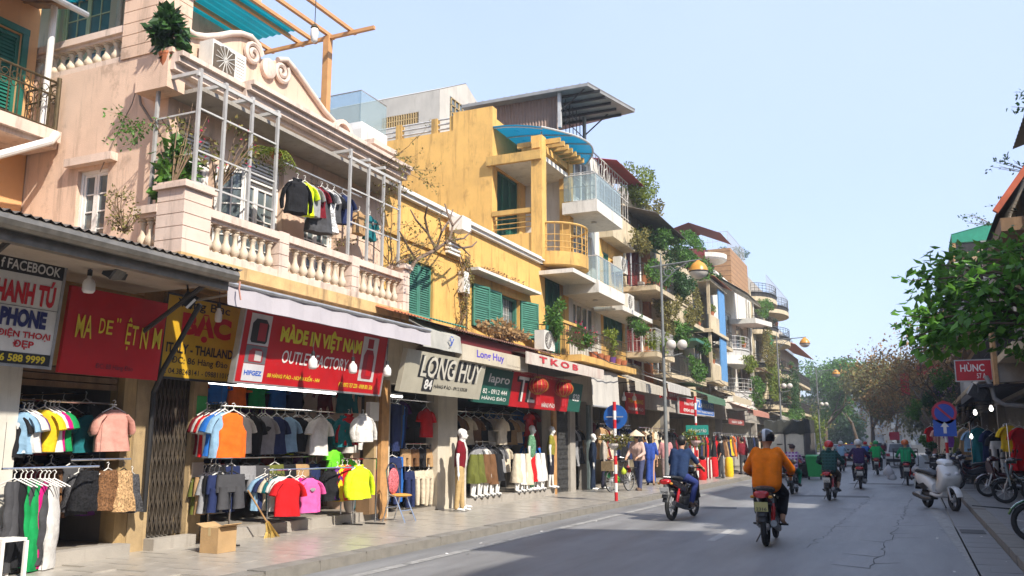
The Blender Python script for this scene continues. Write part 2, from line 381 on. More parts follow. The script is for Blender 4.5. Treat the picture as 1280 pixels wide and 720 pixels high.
def text(parent, s, fr, u0, u1, v0, v1, n, mat, bold=.0, shear=0, name='lettering'):
    c = bpy.data.curves.new('t', 'FONT'); c.body = s; c.offset = bold; c.shear = shear; c.resolution_u = 3
    o = bpy.data.objects.new('t', c); m = o.to_mesh(); vs = [v.co.copy() for v in m.vertices]; fs = [tuple(p.vertices) for p in m.polygons]
    o.to_mesh_clear(); bpy.data.objects.remove(o); bpy.data.curves.remove(c)
    xs = [v.x for v in vs]; ys = [v.y for v in vs]; x0, x1, y0, y1 = min(xs), max(xs), min(ys), max(ys)
    b = B(); b.v = [tuple(fr.p(u0+(v.x-x0)/(x1-x0)*(u1-u0), v0+(v.y-y0)/(y1-y0)*(v1-v0), n)) for v in vs]; b.f = fs
    return b.o(name, mat, parent)
def board(name, label, fr, u0, u1, v0, v1, n, mat, frame=None, th=.05, cat='sign'):
    t = T(name, label, cat, fr.p((u0+u1)/2, v0, n)); fr.box(B(), u0, u1, v0, v1, n-th, n).o('panel', mat, t)
    if frame:
        b = B(); s = .03
        for q in ((u0-s, u1+s, v1, v1+s), (u0-s, u1+s, v0-s, v0), (u0-s, u0, v0, v1), (u1, u1+s, v0, v1)): fr.box(b, *q, n-th, n+.015)
        b.o('frame', frame, t)
    return t
def sheet(b, fr, u0, u1, prof, nu=1, corr=0, pitch_=.11, th=0):
    """sheet with profile prof [(n,v)] swept along u; corr: corrugation height"""
    k = max(1, int((u1-u0)/(pitch_/2))) if corr else nu; n0 = len(b.v)
    for i in range(k+1):
        u = u0+(u1-u0)*i/k
        for n, v in prof: b.v.append(tuple(fr.p(u, v+(corr if i % 2 else 0), n)))
    m = len(prof)
    for i in range(k):
        for j in range(m-1): a = n0+i*m+j; b.f.append((a, a+m, a+m+1, a+1))
    return b
def ac_unit(fr, u, v, n, label, s=1.0, group='outdoor air conditioner units'):
    t = T('air_conditioner', label, 'air conditioner', fr.p(u, v, n), 0, group); w_, h, d = .8*s, .55*s, .3*s
    b = B(); fr.box(b, u-w_/2, u+w_/2, v, v+h, n, n+d); b.o('casing', acW, t)
    g = B(); c = fr.p(u-w_*.14, v+h/2, n+d)
    M3 = Matrix((fr.U, fr.W, fr.N)).transposed()
    g.lathe([(.24*s, -.01), (.24*s, .012), (.02, .014)], c, 20, M3); g.o('fan_grille', acG, t)
    q = B()
    for k in range(7): q.tube([fr.p(u-w_*.14+.23*s*math.cos(a), v+h/2+.23*s*math.sin(a), n+d+.02) for a in [k*pi/7, k*pi/7+pi]], .006, 4)
    for k in range(8): fr.box(q, u+w_*.2, u+w_*.45, v+h*.12+k*h*.1, v+h*.12+k*h*.1+.02, n+d, n+d+.008)
    q.o('guard', acW, t)
    k = B(); 
    for s2 in (-.3, .3): fr.box(k, u+w_*s2-.02, u+w_*s2+.02, v-.04, v, n-.15, n+d)
    k.o('bracket', iron, t); return t
# ------------------------------------------------------------------ plants
def leaf(b, p, d, up, L, W):
    s = d.cross(up); s = s.normalized() if s.length > 1e-4 else V((1,0,0)); nrm = s.cross(d)
    b.poly([p, p+d*L*.5+s*W*.5-nrm*W*.12, p+d*L, p+d*L*.5-s*W*.5-nrm*W*.12])
def rnd3(rg): 
    while True:
        v = V((rg.uniform(-1,1), rg.uniform(-1,1), rg.uniform(-1,1)))
        if .05 < v.length < 1: return v
def cloud(b, c, r, n, size, rg, hollow=.35, flatten=.0, clumps=0, ratio=.55):
    c = V(c); cl = [rnd3(rg) for _ in range(clumps)]
    for _ in range(n):
        if cl:
            q = rg.choice(cl)*.8 + rnd3(rg)*.34
        else:
            q = rnd3(rg)
            if q.length < hollow: q = q.normalized()*rg.uniform(hollow, 1)
        p = c+V((q.x*r[0], q.y*r[1], q.z*r[2])); d = (rnd3(rg)+q*.6+V((0,0,-flatten))).normalized()
        leaf(b, p, d, rnd3(rg), size*rg.uniform(.6,1.3), size*ratio*rg.uniform(.7,1.2))
def vine(b, pts, n, size, rg, spread=.15):
    pts = [V(p) for p in pts]
    for _ in range(n):
        i = rg.randrange(len(pts)-1); p = pts[i].lerp(pts[i+1], rg.random()) + rnd3(rg)*spread
        leaf(b, p, (rnd3(rg)+V((0,0,-.5))).normalized(), rnd3(rg), size*rg.uniform(.6,1.3), size*.55)
def plant(name, label, c, r, n, size, mat, rg=None, group=None, stems=6, base=None, clumps=6, fl=None, cat='plant', pot=False):
    rg = rg or random.Random(hash(label) % 1000 if False else sum(map(ord, label))); c = V(c); base = V(base) if base else c-V((0,0,r[2]))
    t = T(name, label, cat, base, 0, group); b = B(); s = B(); cl = []
    for k in range(stems):
        q = rnd3(rg); tip = c+V((q.x*r[0], q.y*r[1], abs(q.z)*r[2]))*.9 if False else c+V((q.x*r[0]*.9, q.y*r[1]*.9, q.z*r[2]*.9))
        m = base.lerp(tip, .5)+rnd3(rg)*r[0]*.15; s.tube([base, m, tip], [.012, .009, .004], 4); vine(b, [base.lerp(m, .5), m, tip], int(n*.35/stems), size, rg, r[0]*.22)
    cloud(b, c, r, int(n*.65), size, rg, clumps=clumps)
    b.o('foliage', mat, t); s.o('stem', twig, t)
    if fl:
        f = B(); cloud(f, c, r, fl[1], size*.7, rg, .7); f.o('blossom', fl[0], t)
    if pot:
        B().lathe([(.09,0),(.13,.2),(.14,.22),(.14,.25),(.12,.25),(.11,.22)], base-V((0,0,.2)), 12).o('pot', terra, t)
    return t
def branch_tree(rg, base, h, spread, levels=4, r0=.16, lean=(0,0), first=.35, fan=3):
    """returns (builder, tips)"""
    b = B(); tips = []
    def grow(p, d, L, r, lv):
        n = 4; pts = [p]; rs = [r]
        for i in range(n):
            d = (d+rnd3(rg)*.16+V((0,0,.05))).normalized(); p = p+d*L/n; pts.append(p); rs.append(r*(1-.45*(i+1)/n))
        b.tube(pts, rs, 7 if lv < 2 else 4, lv < 1)
        if lv >= levels: tips.append((p, d)); return
        for k in range(rg.choice((2, fan))):
            a = rg.uniform(0, 2*pi); s = d.orthogonal().normalized(); s = Matrix.Rotation(a, 3, d) @ s
            nd = (d*rg.uniform(.55,1.0)+s*rg.uniform(.5,1.0)*spread).normalized()
            grow(p, nd, L*rg.uniform(.6,.85), r*.55, lv+1)
        if lv >= levels-1: tips.append((p, d))
    grow(V(base), V((lean[0], lean[1], 1)).normalized(), h*first, r0, 0)
    return b, tips
# ------------------------------------------------------------------ garments
def ring_body(rows, n=28, seed=1, wr=.22):
    rr = []
    for (a, b_) in zip(rows[:-1], rows[1:]):
        m = max(1, int((a[0]-b_[0])/.05)); rr += [tuple(a[q]+(b_[q]-a[q])*k/m for q in range(3)) for k in range(m)]
    rows = rr+[rows[-1]]
    b = B(); rg = random.Random(seed); ph = [rg.uniform(0, 6) for _ in range(3)]
    for z, hw, hd in rows:
        for j in range(n):
            a = 2*pi*j/n; ca, sa = math.cos(a), math.sin(a); k = min(1, max(0, (-z-.2)*2))
            w2 = 1+wr*k*(math.sin(5*a+ph[0]+z*4)+.7*math.sin(9*a+ph[1]-z*2))+.08*math.sin(z*22+a*2+ph[2])
            b.v.append((hw*(1+.03*math.sin(z*9+ph[2]))*math.copysign(abs(ca)**.7, ca)+.012*math.sin(z*7+ph[0]), hd*math.copysign(abs(sa)**.8, sa)*w2, z))
    m = len(rows)
    for i in range(m-1):
        for j in range(n):
            a = i*n+j; c = i*n+(j+1) % n; b.f.append((a, a+n, c+n, c))
    b.f.append(tuple(range(n))); b.f.append(tuple((m-1)*n+j for j in reversed(range(n)))); return b
GM = {}
def garment_mesh(kind, var=0):
    k = (kind, var)
    if k in GM: return GM[k]
    top = [(-.055,.07,.03),(-.08,.10,.04),(-.11,.175,.05),(-.15,.215,.055),(-.26,.225,.06),(-.45,.228,.065),(-.60,.232,.07),(-.70,.236,.075)]
    if kind in ('tshirt', 'jacket', 'tank', 'blouse', 'dress'):
        if kind == 'tank': top = [(-.05,.065,.02),(-.075,.10,.03),(-.10,.15,.035),(-.14,.16,.04),(-.22,.155,.05),(-.29,.185,.055),(-.33,.215,.06),(-.5,.22,.065),(-.72,.23,.07)]
        if kind == 'jacket': top = [(z*1.02, w_*1.05, d*1.5) for z, w_, d in top]
        if kind == 'blouse': top = [(z, w_*(1 if z > -.3 else 1.12), d*1.2) for z, w_, d in top]
        if kind == 'dress': top = top[:5]+[(-.5,.2,.07),(-.8,.26,.09),(-1.1,.31,.12)]
        b = ring_body(top, 28, var+3, .3)
        if kind != 'tank':
            for s in (-1, 1):
                if kind == 'jacket': pts, rs = [(s*.17,0,-.14),(s*.27,.0,-.27),(s*.32,-.01,-.48),(s*.31,-.03,-.66)], [.085,.08,.07,.055]
                elif kind == 'blouse': pts, rs = [(s*.17,0,-.14),(s*.26,0,-.24),(s*.30,0,-.38),(s*.30,0,-.44)], [.08,.09,.085,.05]
                else: pts, rs = [(s*.15,0,-.13),(s*.215,0,-.18),(s*.265,.0,-.26),(s*.295,.0,-.355)], [.07,.085,.088,.092]
                b.tube(pts, rs, 10, True, .5)
        if kind == 'jacket': b.tube([(-.09,0,-.03),(0,-.05,-.06),(.09,0,-.03),(0,.05,-.03),(-.09,0,-.03)], .03, 6)
    elif kind in ('trousers', 'shorts'):
        L = 1.0 if kind == 'trousers' else .48
        b = ring_body([(-.05,.19,.05),(-.12,.2,.06),(-.27,.215,.07)], 20, var, .05)
        for s in (-1, 1): b.tube([(s*.105,0,-.2),(s*.108,0,-.27-(L-.27)*.5),(s*.11,0,-L)], [.105,.112,.125 if L < .6 else .085], 12, True, .6)
    elif kind == 'skirt': b = ring_body([(-.04,.15,.05),(-.1,.17,.07),(-.4,.23,.1),(-.68,.27,.13)], 20, var, .35)
    elif kind == 'drape': b = ring_body([(-.04,.03,.11),(-.1,.045,.12),(-.5,.05,.135),(-1.05,.055,.15)], 20, var, .1)
    GM[k] = b.me(kind, 60); return GM[k]
HANG = None
def garm(kind, p, rz, rgb, label, group=None, sx=1, sz=1, pr=0, stripes=None, hanger=True, mat=None):
    global HANG
    o = place(garment_mesh(kind, R.randrange(4)), {'tshirt':'shirt','tank':'sleeveless_shirt','drape':'trousers'}.get(kind, kind), mat or cloth(rgb, pr, stripes), None, loc=p, rot=(R.uniform(-.04,.04), R.uniform(-.05,.05), rz), scale=(sx*R.uniform(.95,1.05), 1, sz*R.uniform(.94,1.05)))
    tag(o, label, {'tshirt':'shirt','tank':'shirt','blouse':'blouse','drape':'trousers'}.get(kind, kind), group)
    if hanger:
        if HANG is None:
            b = B(); b.tube([(0,0,.05),(.02,0,.075),(.0,0,.1),(-.03,0,.085)], .006, 5); b.tube([(0,0,.05),(0,0,0)], .006, 5)
            b.tube([(0,0,0),(-.19,0,-.1)], .009, 5); b.tube([(0,0,0),(.19,0,-.1)], .009, 5); HANG = b.me('hanger')
        if kind == 'tshirt' and R.random() < .38 and not pr:
            q = R.choice(('white','black','grey','charcoal')); w_ = R.uniform(.025,.085); h_ = R.uniform(.02,.07); pm_ = B().poly([(w_*math.cos(a_)*(1+.3*math.sin(3*a_)),-.088,-.27+h_*math.sin(a_)) for a_ in [x_*.524 for x_ in range(12)]]).o('print', cloth(CN[q]), o); pm_.matrix_parent_inverse = Matrix()
        h = place(HANG, 'hanger', whiteP if R.random() < .7 else black, o)
        h.matrix_parent_inverse = Matrix()
    return o
CN = {'black':(.015,.015,.017),'white':(.62,.60,.57),'navy':(.02,.03,.09),'charcoal':(.06,.06,.065),'grey':(.25,.25,.26),'red':(.5,.012,.015),'orange':(.75,.13,.015),'yellow':(.68,.46,.02),
      'neon yellow':(.6,.75,.02),'lime green':(.15,.6,.03),'green':(.01,.25,.07),'teal':(.015,.14,.16),'blue':(.02,.12,.42),'light blue':(.22,.36,.5),'pink':(.65,.11,.33),'magenta':(.55,.012,.18),'blush':(.55,.27,.22),'maroon':(.16,.012,.02),'brown':(.15,.075,.035),'tan':(.38,.24,.12),'cream':(.58,.50,.38),'olive':(.12,.13,.03),'purple':(.13,.035,.2)}
# ------------------------------------------------------------------ people
def blob(parent, name, b, mat, voxel=.02, sm=4):
    o = b.o(name, mat, parent); m = o.modifiers.new('skin', 'REMESH'); m.mode = 'VOXEL'; m.voxel_size = voxel; m.use_smooth_shade = True
    s = o.modifiers.new('smooth', 'SMOOTH'); s.iterations = sm; s.factor = .5; return o
def rider_pose(lean=0., head=0., elbow=0., hz=1.02, hy=.42, hx=.30, kn=.20, seat=.86, ft=.27):
    return dict(pel=(0,-.18,seat), che=(0,-.08+lean,seat+.36), nek=(0,-.03+lean*1.2,seat+.53), hed=(head*.03,.0+lean*1.3,seat+.68), s=(.185,-.03+lean,seat+.48), e=(.31+elbow,.14+lean*.5,seat+.22), h=(hx,hy,hz),
                hi=(.10,-.16,seat-.02), k=(kn,.26,seat-.16), a=(kn-.02,.06,ft+.08), t=(kn,.25,ft), face=(head,1,-.05))
def stand_pose(step=.08, lean=0., hands=((.24,.12,.80),(.24,.05,.78)), face=(0,1,0), arms=((.25,.0,1.08),(.25,-.02,1.08))):
    return dict(pel=(0,0,.93), che=(0,.02+lean,1.27), nek=(0,.02+lean,1.46), hed=(0,.04+lean*1.2,1.60), s=(.18,.01+lean,1.40), e2=arms, h2=hands,
                hi=(.09,0,.9), k2=((.095,step*.6,.5),(.095,-step*.3,.5)), a2=((.095,step,.08),(.095,-step,.08)), t2=((.11,step+.16,.035),(.11,.16-step,.035)), face=face)
def figure(t, P, top, bot=None, shoes=None, hat=None, hatc=None, sleeve=.95, voxel=.018, bodymat=None, dress=False, slim=1.0, leg=1.0, toph=None, feet_bare=False, hairlong=False, eyes=False, hood=False, mask=False, face=True):
    """t: Empty of the person; P: pose (local to t). body is one skin; clothing are children."""
    sk = bodymat or skin
    pel, che, nek, hed = V(P['pel']), V(P['che']), V(P['nek']), V(P['hed'])
    f = V(P['face']).normalized()
    def both(k):
        if k+'2' in P: a, b_ = P[k+'2']; return V((-a[0], a[1], a[2])), V(b_)
        a = P[k]; return V((-a[0], a[1], a[2])), V(a)
    S, E_, H, HI, K, A, TO = (both(k) for k in ('s','e','h','hi','k','a','t'))
    b = B(); W = V((1,0,0))
    def torso(b, g, low=0, hi=1, belly=0):
        for s in (-1, 1):
            b.cap2(pel+W*s*.075*slim, .105*slim+g, pel.lerp(che, .5)+W*s*.062*slim, (.105+belly)*slim+g); b.cap2(pel.lerp(che, .5)+W*s*.062*slim, (.105+belly)*slim+g, che+W*s*.085*slim, .105*slim+g)
            b.cap2(che+W*s*.06, .10*slim+g, S[(s+1)//2]*.85+nek*.15, .058*slim+g)
        b.cap2(che, .11*slim+g, nek-Z*.05, .06*slim+g)
    torso(b, -.01)
    b.cap2(nek-Z*.06, .058, hed-Z*.03, .052); b.cap2(hed-Z*.045+f*.012, .072, hed+Z*.035-f*.01, .092)
    b.cap2(hed+f*.085-Z*.012, .012, hed+f*.098-Z*.03, .015)
    sd = f.cross(Z).normalized()
    for s in (-1, 1): b.cap2(hed+sd*s*.088+Z*.01, .02, hed+sd*s*.088-Z*.025, .014)
    b.cap2(hed+f*.07-Z*.075+sd*.015, .014, hed+f*.07-Z*.075-sd*.015, .014)
    for i in (0, 1):
        sx = -1 if i == 0 else 1
        b.cap2(S[i], .05*slim, E_[i], .041*slim); b.cap2(E_[i], .040*slim, H[i], .026*slim)
        d = (H[i]-E_[i]).normalized(); pc = H[i]+d*.05; b.cap2(H[i], .026, pc+V((0,0,0)), .034)
        lat = d.cross(Z); lat = lat.normalized() if lat.length > .1 else V((1,0,0))
        for q, L in zip((-1.5,-.5,.5,1.5), (.055,.07,.075,.06)):
            k0 = pc+lat*q*.017+d*.02; k1 = k0+d*L*.5-Z*.012; b.cap2(k0, .0095, k1, .009); b.cap2(k1, .009, k1+d*L*.25-Z*L*.5, .008)
        th0 = H[i]+d*.02-lat*sx*.03; b.cap2(th0, .011, th0+d*.05-lat*sx*.02-Z*.02, .0095)
        b.cap2(HI[i], .085*slim, K[i], .055*slim); b.cap2(K[i], .054*slim, A[i], .034*slim); b.cap2(A[i]-Z*.02, .034, TO[i], .028)
    body = blob(t, 'body', b, sk, min(voxel, .012) if voxel < .02 else voxel, 2)
    if top is not None:
        c = B(); torso(c, .018, belly=.012)
        for i in (0, 1):
            c.cap2(S[i]-Z*.012, .062*slim, S[i].lerp(E_[i], min(1, sleeve*2)), .060*slim)
            if sleeve > .5: c.cap2(E_[i], .059*slim, E_[i].lerp(H[i], min(1, (sleeve-.5)*2)), .043*slim)
        if dress:
            m = HI[0].lerp(HI[1], .5); lo = A[0].lerp(A[1], .5)
            for s in (-1, 1): c.cap2(m+W*s*.06, .105*slim, K[0].lerp(K[1], .5)+W*s*.055, .10); c.cap2(K[0].lerp(K[1], .5)+W*s*.055, .10, lo+Z*.10+W*s*.07, .115)
        if hood: c.cap2(nek-f*.05, .085, nek-f*.07+Z*.03, .08)
        c.cap2(nek-Z*.06, .066, nek-Z*.02, .062)
        blob(t, 'dress' if dress else 'jacket' if hood else 'shirt', c, top, voxel, 12)
    if bot is not None and not dress:
        c = B()
        for i in (0, 1):
            c.cap2(pel.lerp(HI[i], .8), .118*slim, HI[i], .112*slim); c.cap2(HI[i], .108*slim, K[i], .073*slim)
            if leg > .5: c.cap2(K[i], .072*slim, K[i].lerp(A[i], min(1, (leg-.5)*2)), .058*slim)
        blob(t, 'trousers' if leg > .6 else 'shorts', c, bot, voxel, 4)
    if shoes is not None:
        for i in (0, 1):
            c = B(); d = (TO[i]-A[i]).normalized(); c.cap2(A[i]-Z*.035-V((d.x,d.y,0))*.03, .042, TO[i], .038); c.box(TO[i].x-.04, TO[i].x+.04, A[i].y-.05, TO[i].y+.03, min(A[i].z-.07, TO[i].z-.04), TO[i].z-.015) if abs(A[i].z-TO[i].z) < .12 else None
            blob(t, 'shoe', c, shoes, max(voxel*.7, .012), 2)
    if face and not bodymat:
        c = B()
        for s in (-1, 1): c.ball(hed+f*.082+sd*s*.032+Z*.008, .010, 6, 4)
        c.o('eyes', black, body)
    Mx = Matrix((sd, f, Z)).transposed()
    if hat == 'hair' or hat is None:
        c = B(); c.ball(hed+Z*.025-f*.012, (.101,.108,.112), 14, 10, Mx); 
        if hairlong: c.ball(hed-Z*.06-f*.06, (.085,.05,.13), 10, 8, Mx)
        if not bodymat: c.o('hair', hairM, t, 60)
    elif hat == 'helmet':
        c = B(); pr = []
        for k in range(9): a = rad(-28+k*14.6); pr.append((.135*math.cos(a), .135*math.sin(a)*1.02))
        c.lathe(pr, hed+Z*.035-f*.005, 18, Mx); h = c.o('helmet', hatc, t, 60)
        d = B(); d.tube([hed+Z*.035+sd*math.cos(a)*.13+f*(math.sin(a)*.175)-Z*.0 for a in [rad(20+k*14) for k in range(11)]], .018, 6, True, .4); d.o('visor', black, h)
        e = B(); e.tube([hed+sd*.1, hed-Z*.085+f*.045+sd*.05, hed-Z*.1+f*.05, hed-Z*.085+f*.045-sd*.05, hed-sd*.1], .008, 5); e.o('chin_strap', black, h)
    elif hat == 'cone':
        c = B(); c.lathe([(.27,-.02),(.265,.0),(.02,.17),(.005,.18)], hed+Z*.065, 22); c.o('conical_hat', hatc, t, 60); c2 = B(); c2.ball(hed+Z*.02-f*.01, (.097,.104,.105), 12, 8, Mx); c2.o('hair', hairM, t, 60)
    elif hat == 'cap':
        c = B(); c.ball(hed+Z*.035, (.104,.112,.09), 14, 10, Mx); c.ob(hed+f*.13+Z*.055, (.15,.12,.012), M=Mx); c.o('cap', hatc, t, 60)
    if mask:
        c = B(); c.ball(hed+f*.045-Z*.04, (.07,.055,.055), 10, 6, Mx); c.o('face_mask', mask, t, 60)
    return t
# ------------------------------------------------------------------ ground, road, pavements
KL, KR, XR = -6.6, 1.1, 2.9
asph = M('asphalt', (.196,.195,.194), .46, .3, 2.2, .5, 140, blotch=.35, dirt=(.07,.07,.07), spec=.4, stretch=(1,.12,1))
asph2 = M('asphalt_patch', (.12,.122,.125), .7, .2, 1.5, .5, 140)
stone = M('pavement_stone', (.36,.33,.285), .30, .24, 3.0, .12, 60, blotch=.75, dirt=(.08,.07,.06), spec=.5)
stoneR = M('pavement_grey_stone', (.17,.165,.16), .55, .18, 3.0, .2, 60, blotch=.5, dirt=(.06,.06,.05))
kerbM = M('kerb_granite', (.20,.185,.16), .7, .2, 5, .3, 50, streak=.4)
linep = M('worn_road_paint', (.27,.265,.25), .7, .35, 7, .2, 80)
linep2 = M('pale_road_paint', (.34,.335,.32), .7, .25, 9, .2, 80)
grnd = M('ground_dust', (.16,.15,.13), .9, .15, .5)
struct(B().poly([(-1500,-300,-.06),(1500,-300,-.06),(1500,2500,-.06),(-1500,2500,-.06)]).o('ground', grnd))
b = B()
for i in range(60): b.poly([(KL, -20+i*3, 0), (KR+.02, -20+i*3, 0), (KR+.02, -17+i*3, 0), (KL, -17+i*3, 0)])
road = struct(b.o('road', asph))
# wider asphalt beyond the bend
struct(B().poly([(-40,160,-.004),(30,160,-.004),(10,420,-.004),(-120,420,-.004)]).o('road', asph))
b = B()
for (u, v_, n) in ((-5.98, -5.82, 0),):
    for i in range(26):
        y0 = 4+i*3.0; x = -6.02+.02*min(i, 12)*.9
        b.poly([(x-.075, y0, .004), (x+.075, y0, .004), (x+.09, y0+2.96, .004), (x-.06, y0+2.96, .004)])
b.o('edge_line', linep, road)
b = B()
for i in range(14): b.poly([(.66-.028*(7+i*1.2-9), 7+i*1.2, .004), (.88-.028*(7+i*1.2-9), 7+i*1.2, .004), (.88-.028*(8.2+i*1.2-9), 8.2+i*1.2, .004), (.66-.028*(8.2+i*1.2-9), 8.2+i*1.2, .004)])
b.o('edge_line', linep, road)
for k in range(9):
    y0 = 14.3+k*7.0-7; B().poly([(-3.09, y0, .004), (-2.94, y0, .004), (-2.98, y0+2.2, .004), (-3.13, y0+2.2, .004)]).o('lane_dash', linep2, road)
for k, (x0, x1, y0, y1) in enumerate(((-6.3,-5.0,6.5,8.4), (-3.4,-1.2,27.5,28.6), (-2.4,.2,37,38.2), (-5.6,-3.9,21.4,22.2))):
    B().poly([(x0, y0, .003), (x1, y0+.15, .003), (x1-.1, y1, .003), (x0+.12, y1-.12, .003)]).o('asphalt_patch', asph2, road)
crk = M('road_crack', (.06,.06,.06), .95, .2, 20)
rg = random.Random(4)
for (xs, y0, y1, wd) in (((-.55,-.05), 12, 30, .005), ((-1.5,-1.15), 14, 30, .004), ((-1.3,.5), 26.5, 27.2, .02), ((-2.6,-2.2), 7, 10, .008)):
    b = B(); n = max(8, int((y1-y0)*4)); pts = []
    for i in range(n+1): t_ = i/n; pts.append((xs[0]+(xs[1]-xs[0])*t_+rg.uniform(-.06,.06), y0+(y1-y0)*t_))
    for (xa, ya), (xb, yb) in zip(pts[:-1], pts[1:]):
        w1 = wd*rg.uniform(.5,1.5); b.poly([(xa-w1, ya, .0035), (xa+w1, ya, .0035), (xb+w1, yb, .0035), (xb-w1, yb, .0035)])
        if rg.random() < .12:
            q = rg.choice((-1,1))*rg.uniform(.2,.5); b.poly([(xa, ya-.015, .0036), (xa+q, ya+.2, .0036), (xa+q, ya+.215, .0036), (xa, ya+.015, .0036)])
    b.o('crack', crk, road)
for k in range(34):   # litter: pale scraps of paper on the right lane and by the left kerb
    if k < 16: x, y = rg.uniform(.0,1.0), rg.uniform(12,19)
    else: x, y = rg.uniform(-6.5,-5.6), rg.uniform(9,24)
    a = rg.uniform(0,6); s_ = rg.uniform(.012,.035)
    if k % 2 == 0 or s_ > .024:
        c_ = tag(B().poly([(x+s_*math.cos(a+q), y+s_*1.4*math.sin(a+q), .008+.01*(q > 3)) for q in (0,1.3,3.1,4.6)]).o('paper_scrap', paint((.6,.58,.54), .8)), 'small pale paper scrap on the asphalt beside the '+('right edge line' if k < 16 else 'left kerb'), 'litter', 'paper scraps by the '+('right line' if k < 16 else 'left kerb'))
def pavement(name, x0, x1, y0, y1, mat, far, sx, sy, jy):
    base = struct(B().box(x0, x1, y0, y1, -.03, .105).o(name, mat))
    struct(base); me = {}
    ny = int((far-jy)/sy); nx = int(round((x1-x0)/sx)); w_ = (x1-x0)/nx
    sl = B().box(-w_/2+.006, w_/2-.006, -sy/2+.006, sy/2-.006, 0, .018).me('paving_slab')
    for i in range(nx):
        for j in range(ny):
            place(sl, 'paving_slab', mat, base, loc=(x0+(i+.5)*w_, jy+(j+.5)*sy+(sy/2 if i % 2 else 0), .103+rg.uniform(-.002,.003)), rot=(rg.uniform(-.004,.004), rg.uniform(-.004,.004), 0))
    # beyond the built slabs: one plain sheet at the same height
    B().box(x0, x1, jy+(ny+.5)*sy, y1, .1, .12).o('paved_sheet', mat, base); B().box(x0, x1, y0, jy-.01, .1, .12).o('paved_sheet', mat, base)
    return base
pavL = pavement('pavement_left', XF-.35, KL-.26, -15, 160, stone, 27, .46, .62, 7.2)
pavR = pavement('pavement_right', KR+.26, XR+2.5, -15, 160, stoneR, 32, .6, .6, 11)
ks = {}
for nm, x, ys, sgn in (('left', KL, (5, 44), -1), ('right', KR, (9, 40), 1)):
    kb = struct(B().box(min(x+sgn*.005, x+sgn*.255), max(x+sgn*.005, x+sgn*.255), -15, 160, -.04, .10).o('kerb', kerbM))
    m_ = B().box(-.13, .13, -.485, .485, 0, .145)
    m_.v = [(vx+(.03*-sgn*-1 if vz > .1 and vx*sgn < 0 else 0)*sgn if False else vx, vy, vz) for vx, vy, vz in m_.v]; m_ = m_.me('kerb_stone')
    for j in range(ys[0], ys[1]): place(m_, 'kerb_stone', kerbM, kb, loc=(x+sgn*.13, j+.5, -.02+rg.uniform(-.006,.006)), rot=(0, 0, rg.uniform(-.008,.008)))
gut = struct(B().box(.6, KR-.01, 8, 34, -.03, .004).o('gutter', kerbM))
m_ = B().box(-.235, .235, -.34, .34, 0, .012).me('gutter_slab')
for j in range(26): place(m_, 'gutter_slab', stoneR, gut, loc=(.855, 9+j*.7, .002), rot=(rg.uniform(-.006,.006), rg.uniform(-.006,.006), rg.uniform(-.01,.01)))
B().box(.66, 1.04, 17.2, 17.9, .004, .022).o('drain_grate', iron, gut)

# ------------------------------------------------------------------ shop interior shell
def shop_room(parent, y0, y1, depth=3.6, zf=.16, zc=2.95, wmat=None, xf=XF-.25):
    wmat = wmat or inter
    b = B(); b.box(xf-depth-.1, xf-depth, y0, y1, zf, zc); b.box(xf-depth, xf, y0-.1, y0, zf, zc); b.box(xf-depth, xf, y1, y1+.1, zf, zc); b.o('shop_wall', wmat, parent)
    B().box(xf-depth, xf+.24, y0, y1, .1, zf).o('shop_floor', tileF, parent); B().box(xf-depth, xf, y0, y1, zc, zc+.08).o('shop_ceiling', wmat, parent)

# ------------------------------------------------------------------ house 0: peach house, left, behind a low shop row
h0 = T('peach_house', 'peach plastered house with green louvred door and iron balcony at the left edge', 'house', (-12.3,5,0))
f12 = frL(-12.3)
wall(h0, f12, -2, 8.78, .1, 9.2, .3, [(7.2,8.5,6.1,7.86)], peach)
B().box(-20,-12.6,-2,8.78,.1,9.2).o('rear_block', peach, h0)
shutter(h0, f12, 7.2, 7.84, 6.2, 7.84, -.08, greenD, 0, 26, 'shutter', 2); shutter(h0, f12, 7.86, 8.5, 6.2, 7.84, -.08, greenD, 0, 26, 'shutter', 2)
b = B(); f12.box(b, 7.1, 8.6, 7.86, 7.96, 0, .05); f12.box(b, 7.1, 7.2, 6.2, 7.86, 0, .04); f12.box(b, 8.5, 8.6, 6.2, 7.86, 0, .04); b.o('door_frame', greenD, h0)
b = B(); f12.box(b, 2, 8.74, 6.02, 6.2, 0, .8); f12.box(b, 2, 8.74, 5.94, 6.02, 0, .72); bal0 = b.o('balcony', pinkt, h0)
railing(bal0, f12, [(2.5,.74),(8.68,.74),(8.68,0)], 6.24, 6.97, ironG, .16, 1, (6.75,), 'railing', .011)
b = B(); b.tube([(-11.55,8.66,6.2),(-11.55,8.66,7.05)], .035, 8); b.o('post', ironG, bal0)
b = B(); b.tube([(-11.42,8.6,6.12),(-11.42,8.52,5.98),(-11.62,8.1,5.72),(-12.1,7.1,5.1)], .062, 10); b.o('drain_pipe', whiteP, h0)
b = B(); b.tube([(-11.75,8.6,6.2),(-11.78,8.62,8.35)], .05, 10); b.o('white_post', whiteP, h0)
b = B(); sheet(b, f12, 4, 8.72, [(0,8.45),(.9,8.25)], 1); sheet(b, f12, 4, 8.72, [(0,8.40),(.9,8.20)]); b.o('porch_roof', wood, h0)
for k in range(9): B().tube([(-12.28,4.3+k*.52,8.38),(-11.42,4.3+k*.52,8.19)], .02, 4).o('rafter', wood, h0)
B().tube([(-11.38,4,8.18),(-11.38,8.9,8.18)], .05, 8).o('gutter', metal, h0)

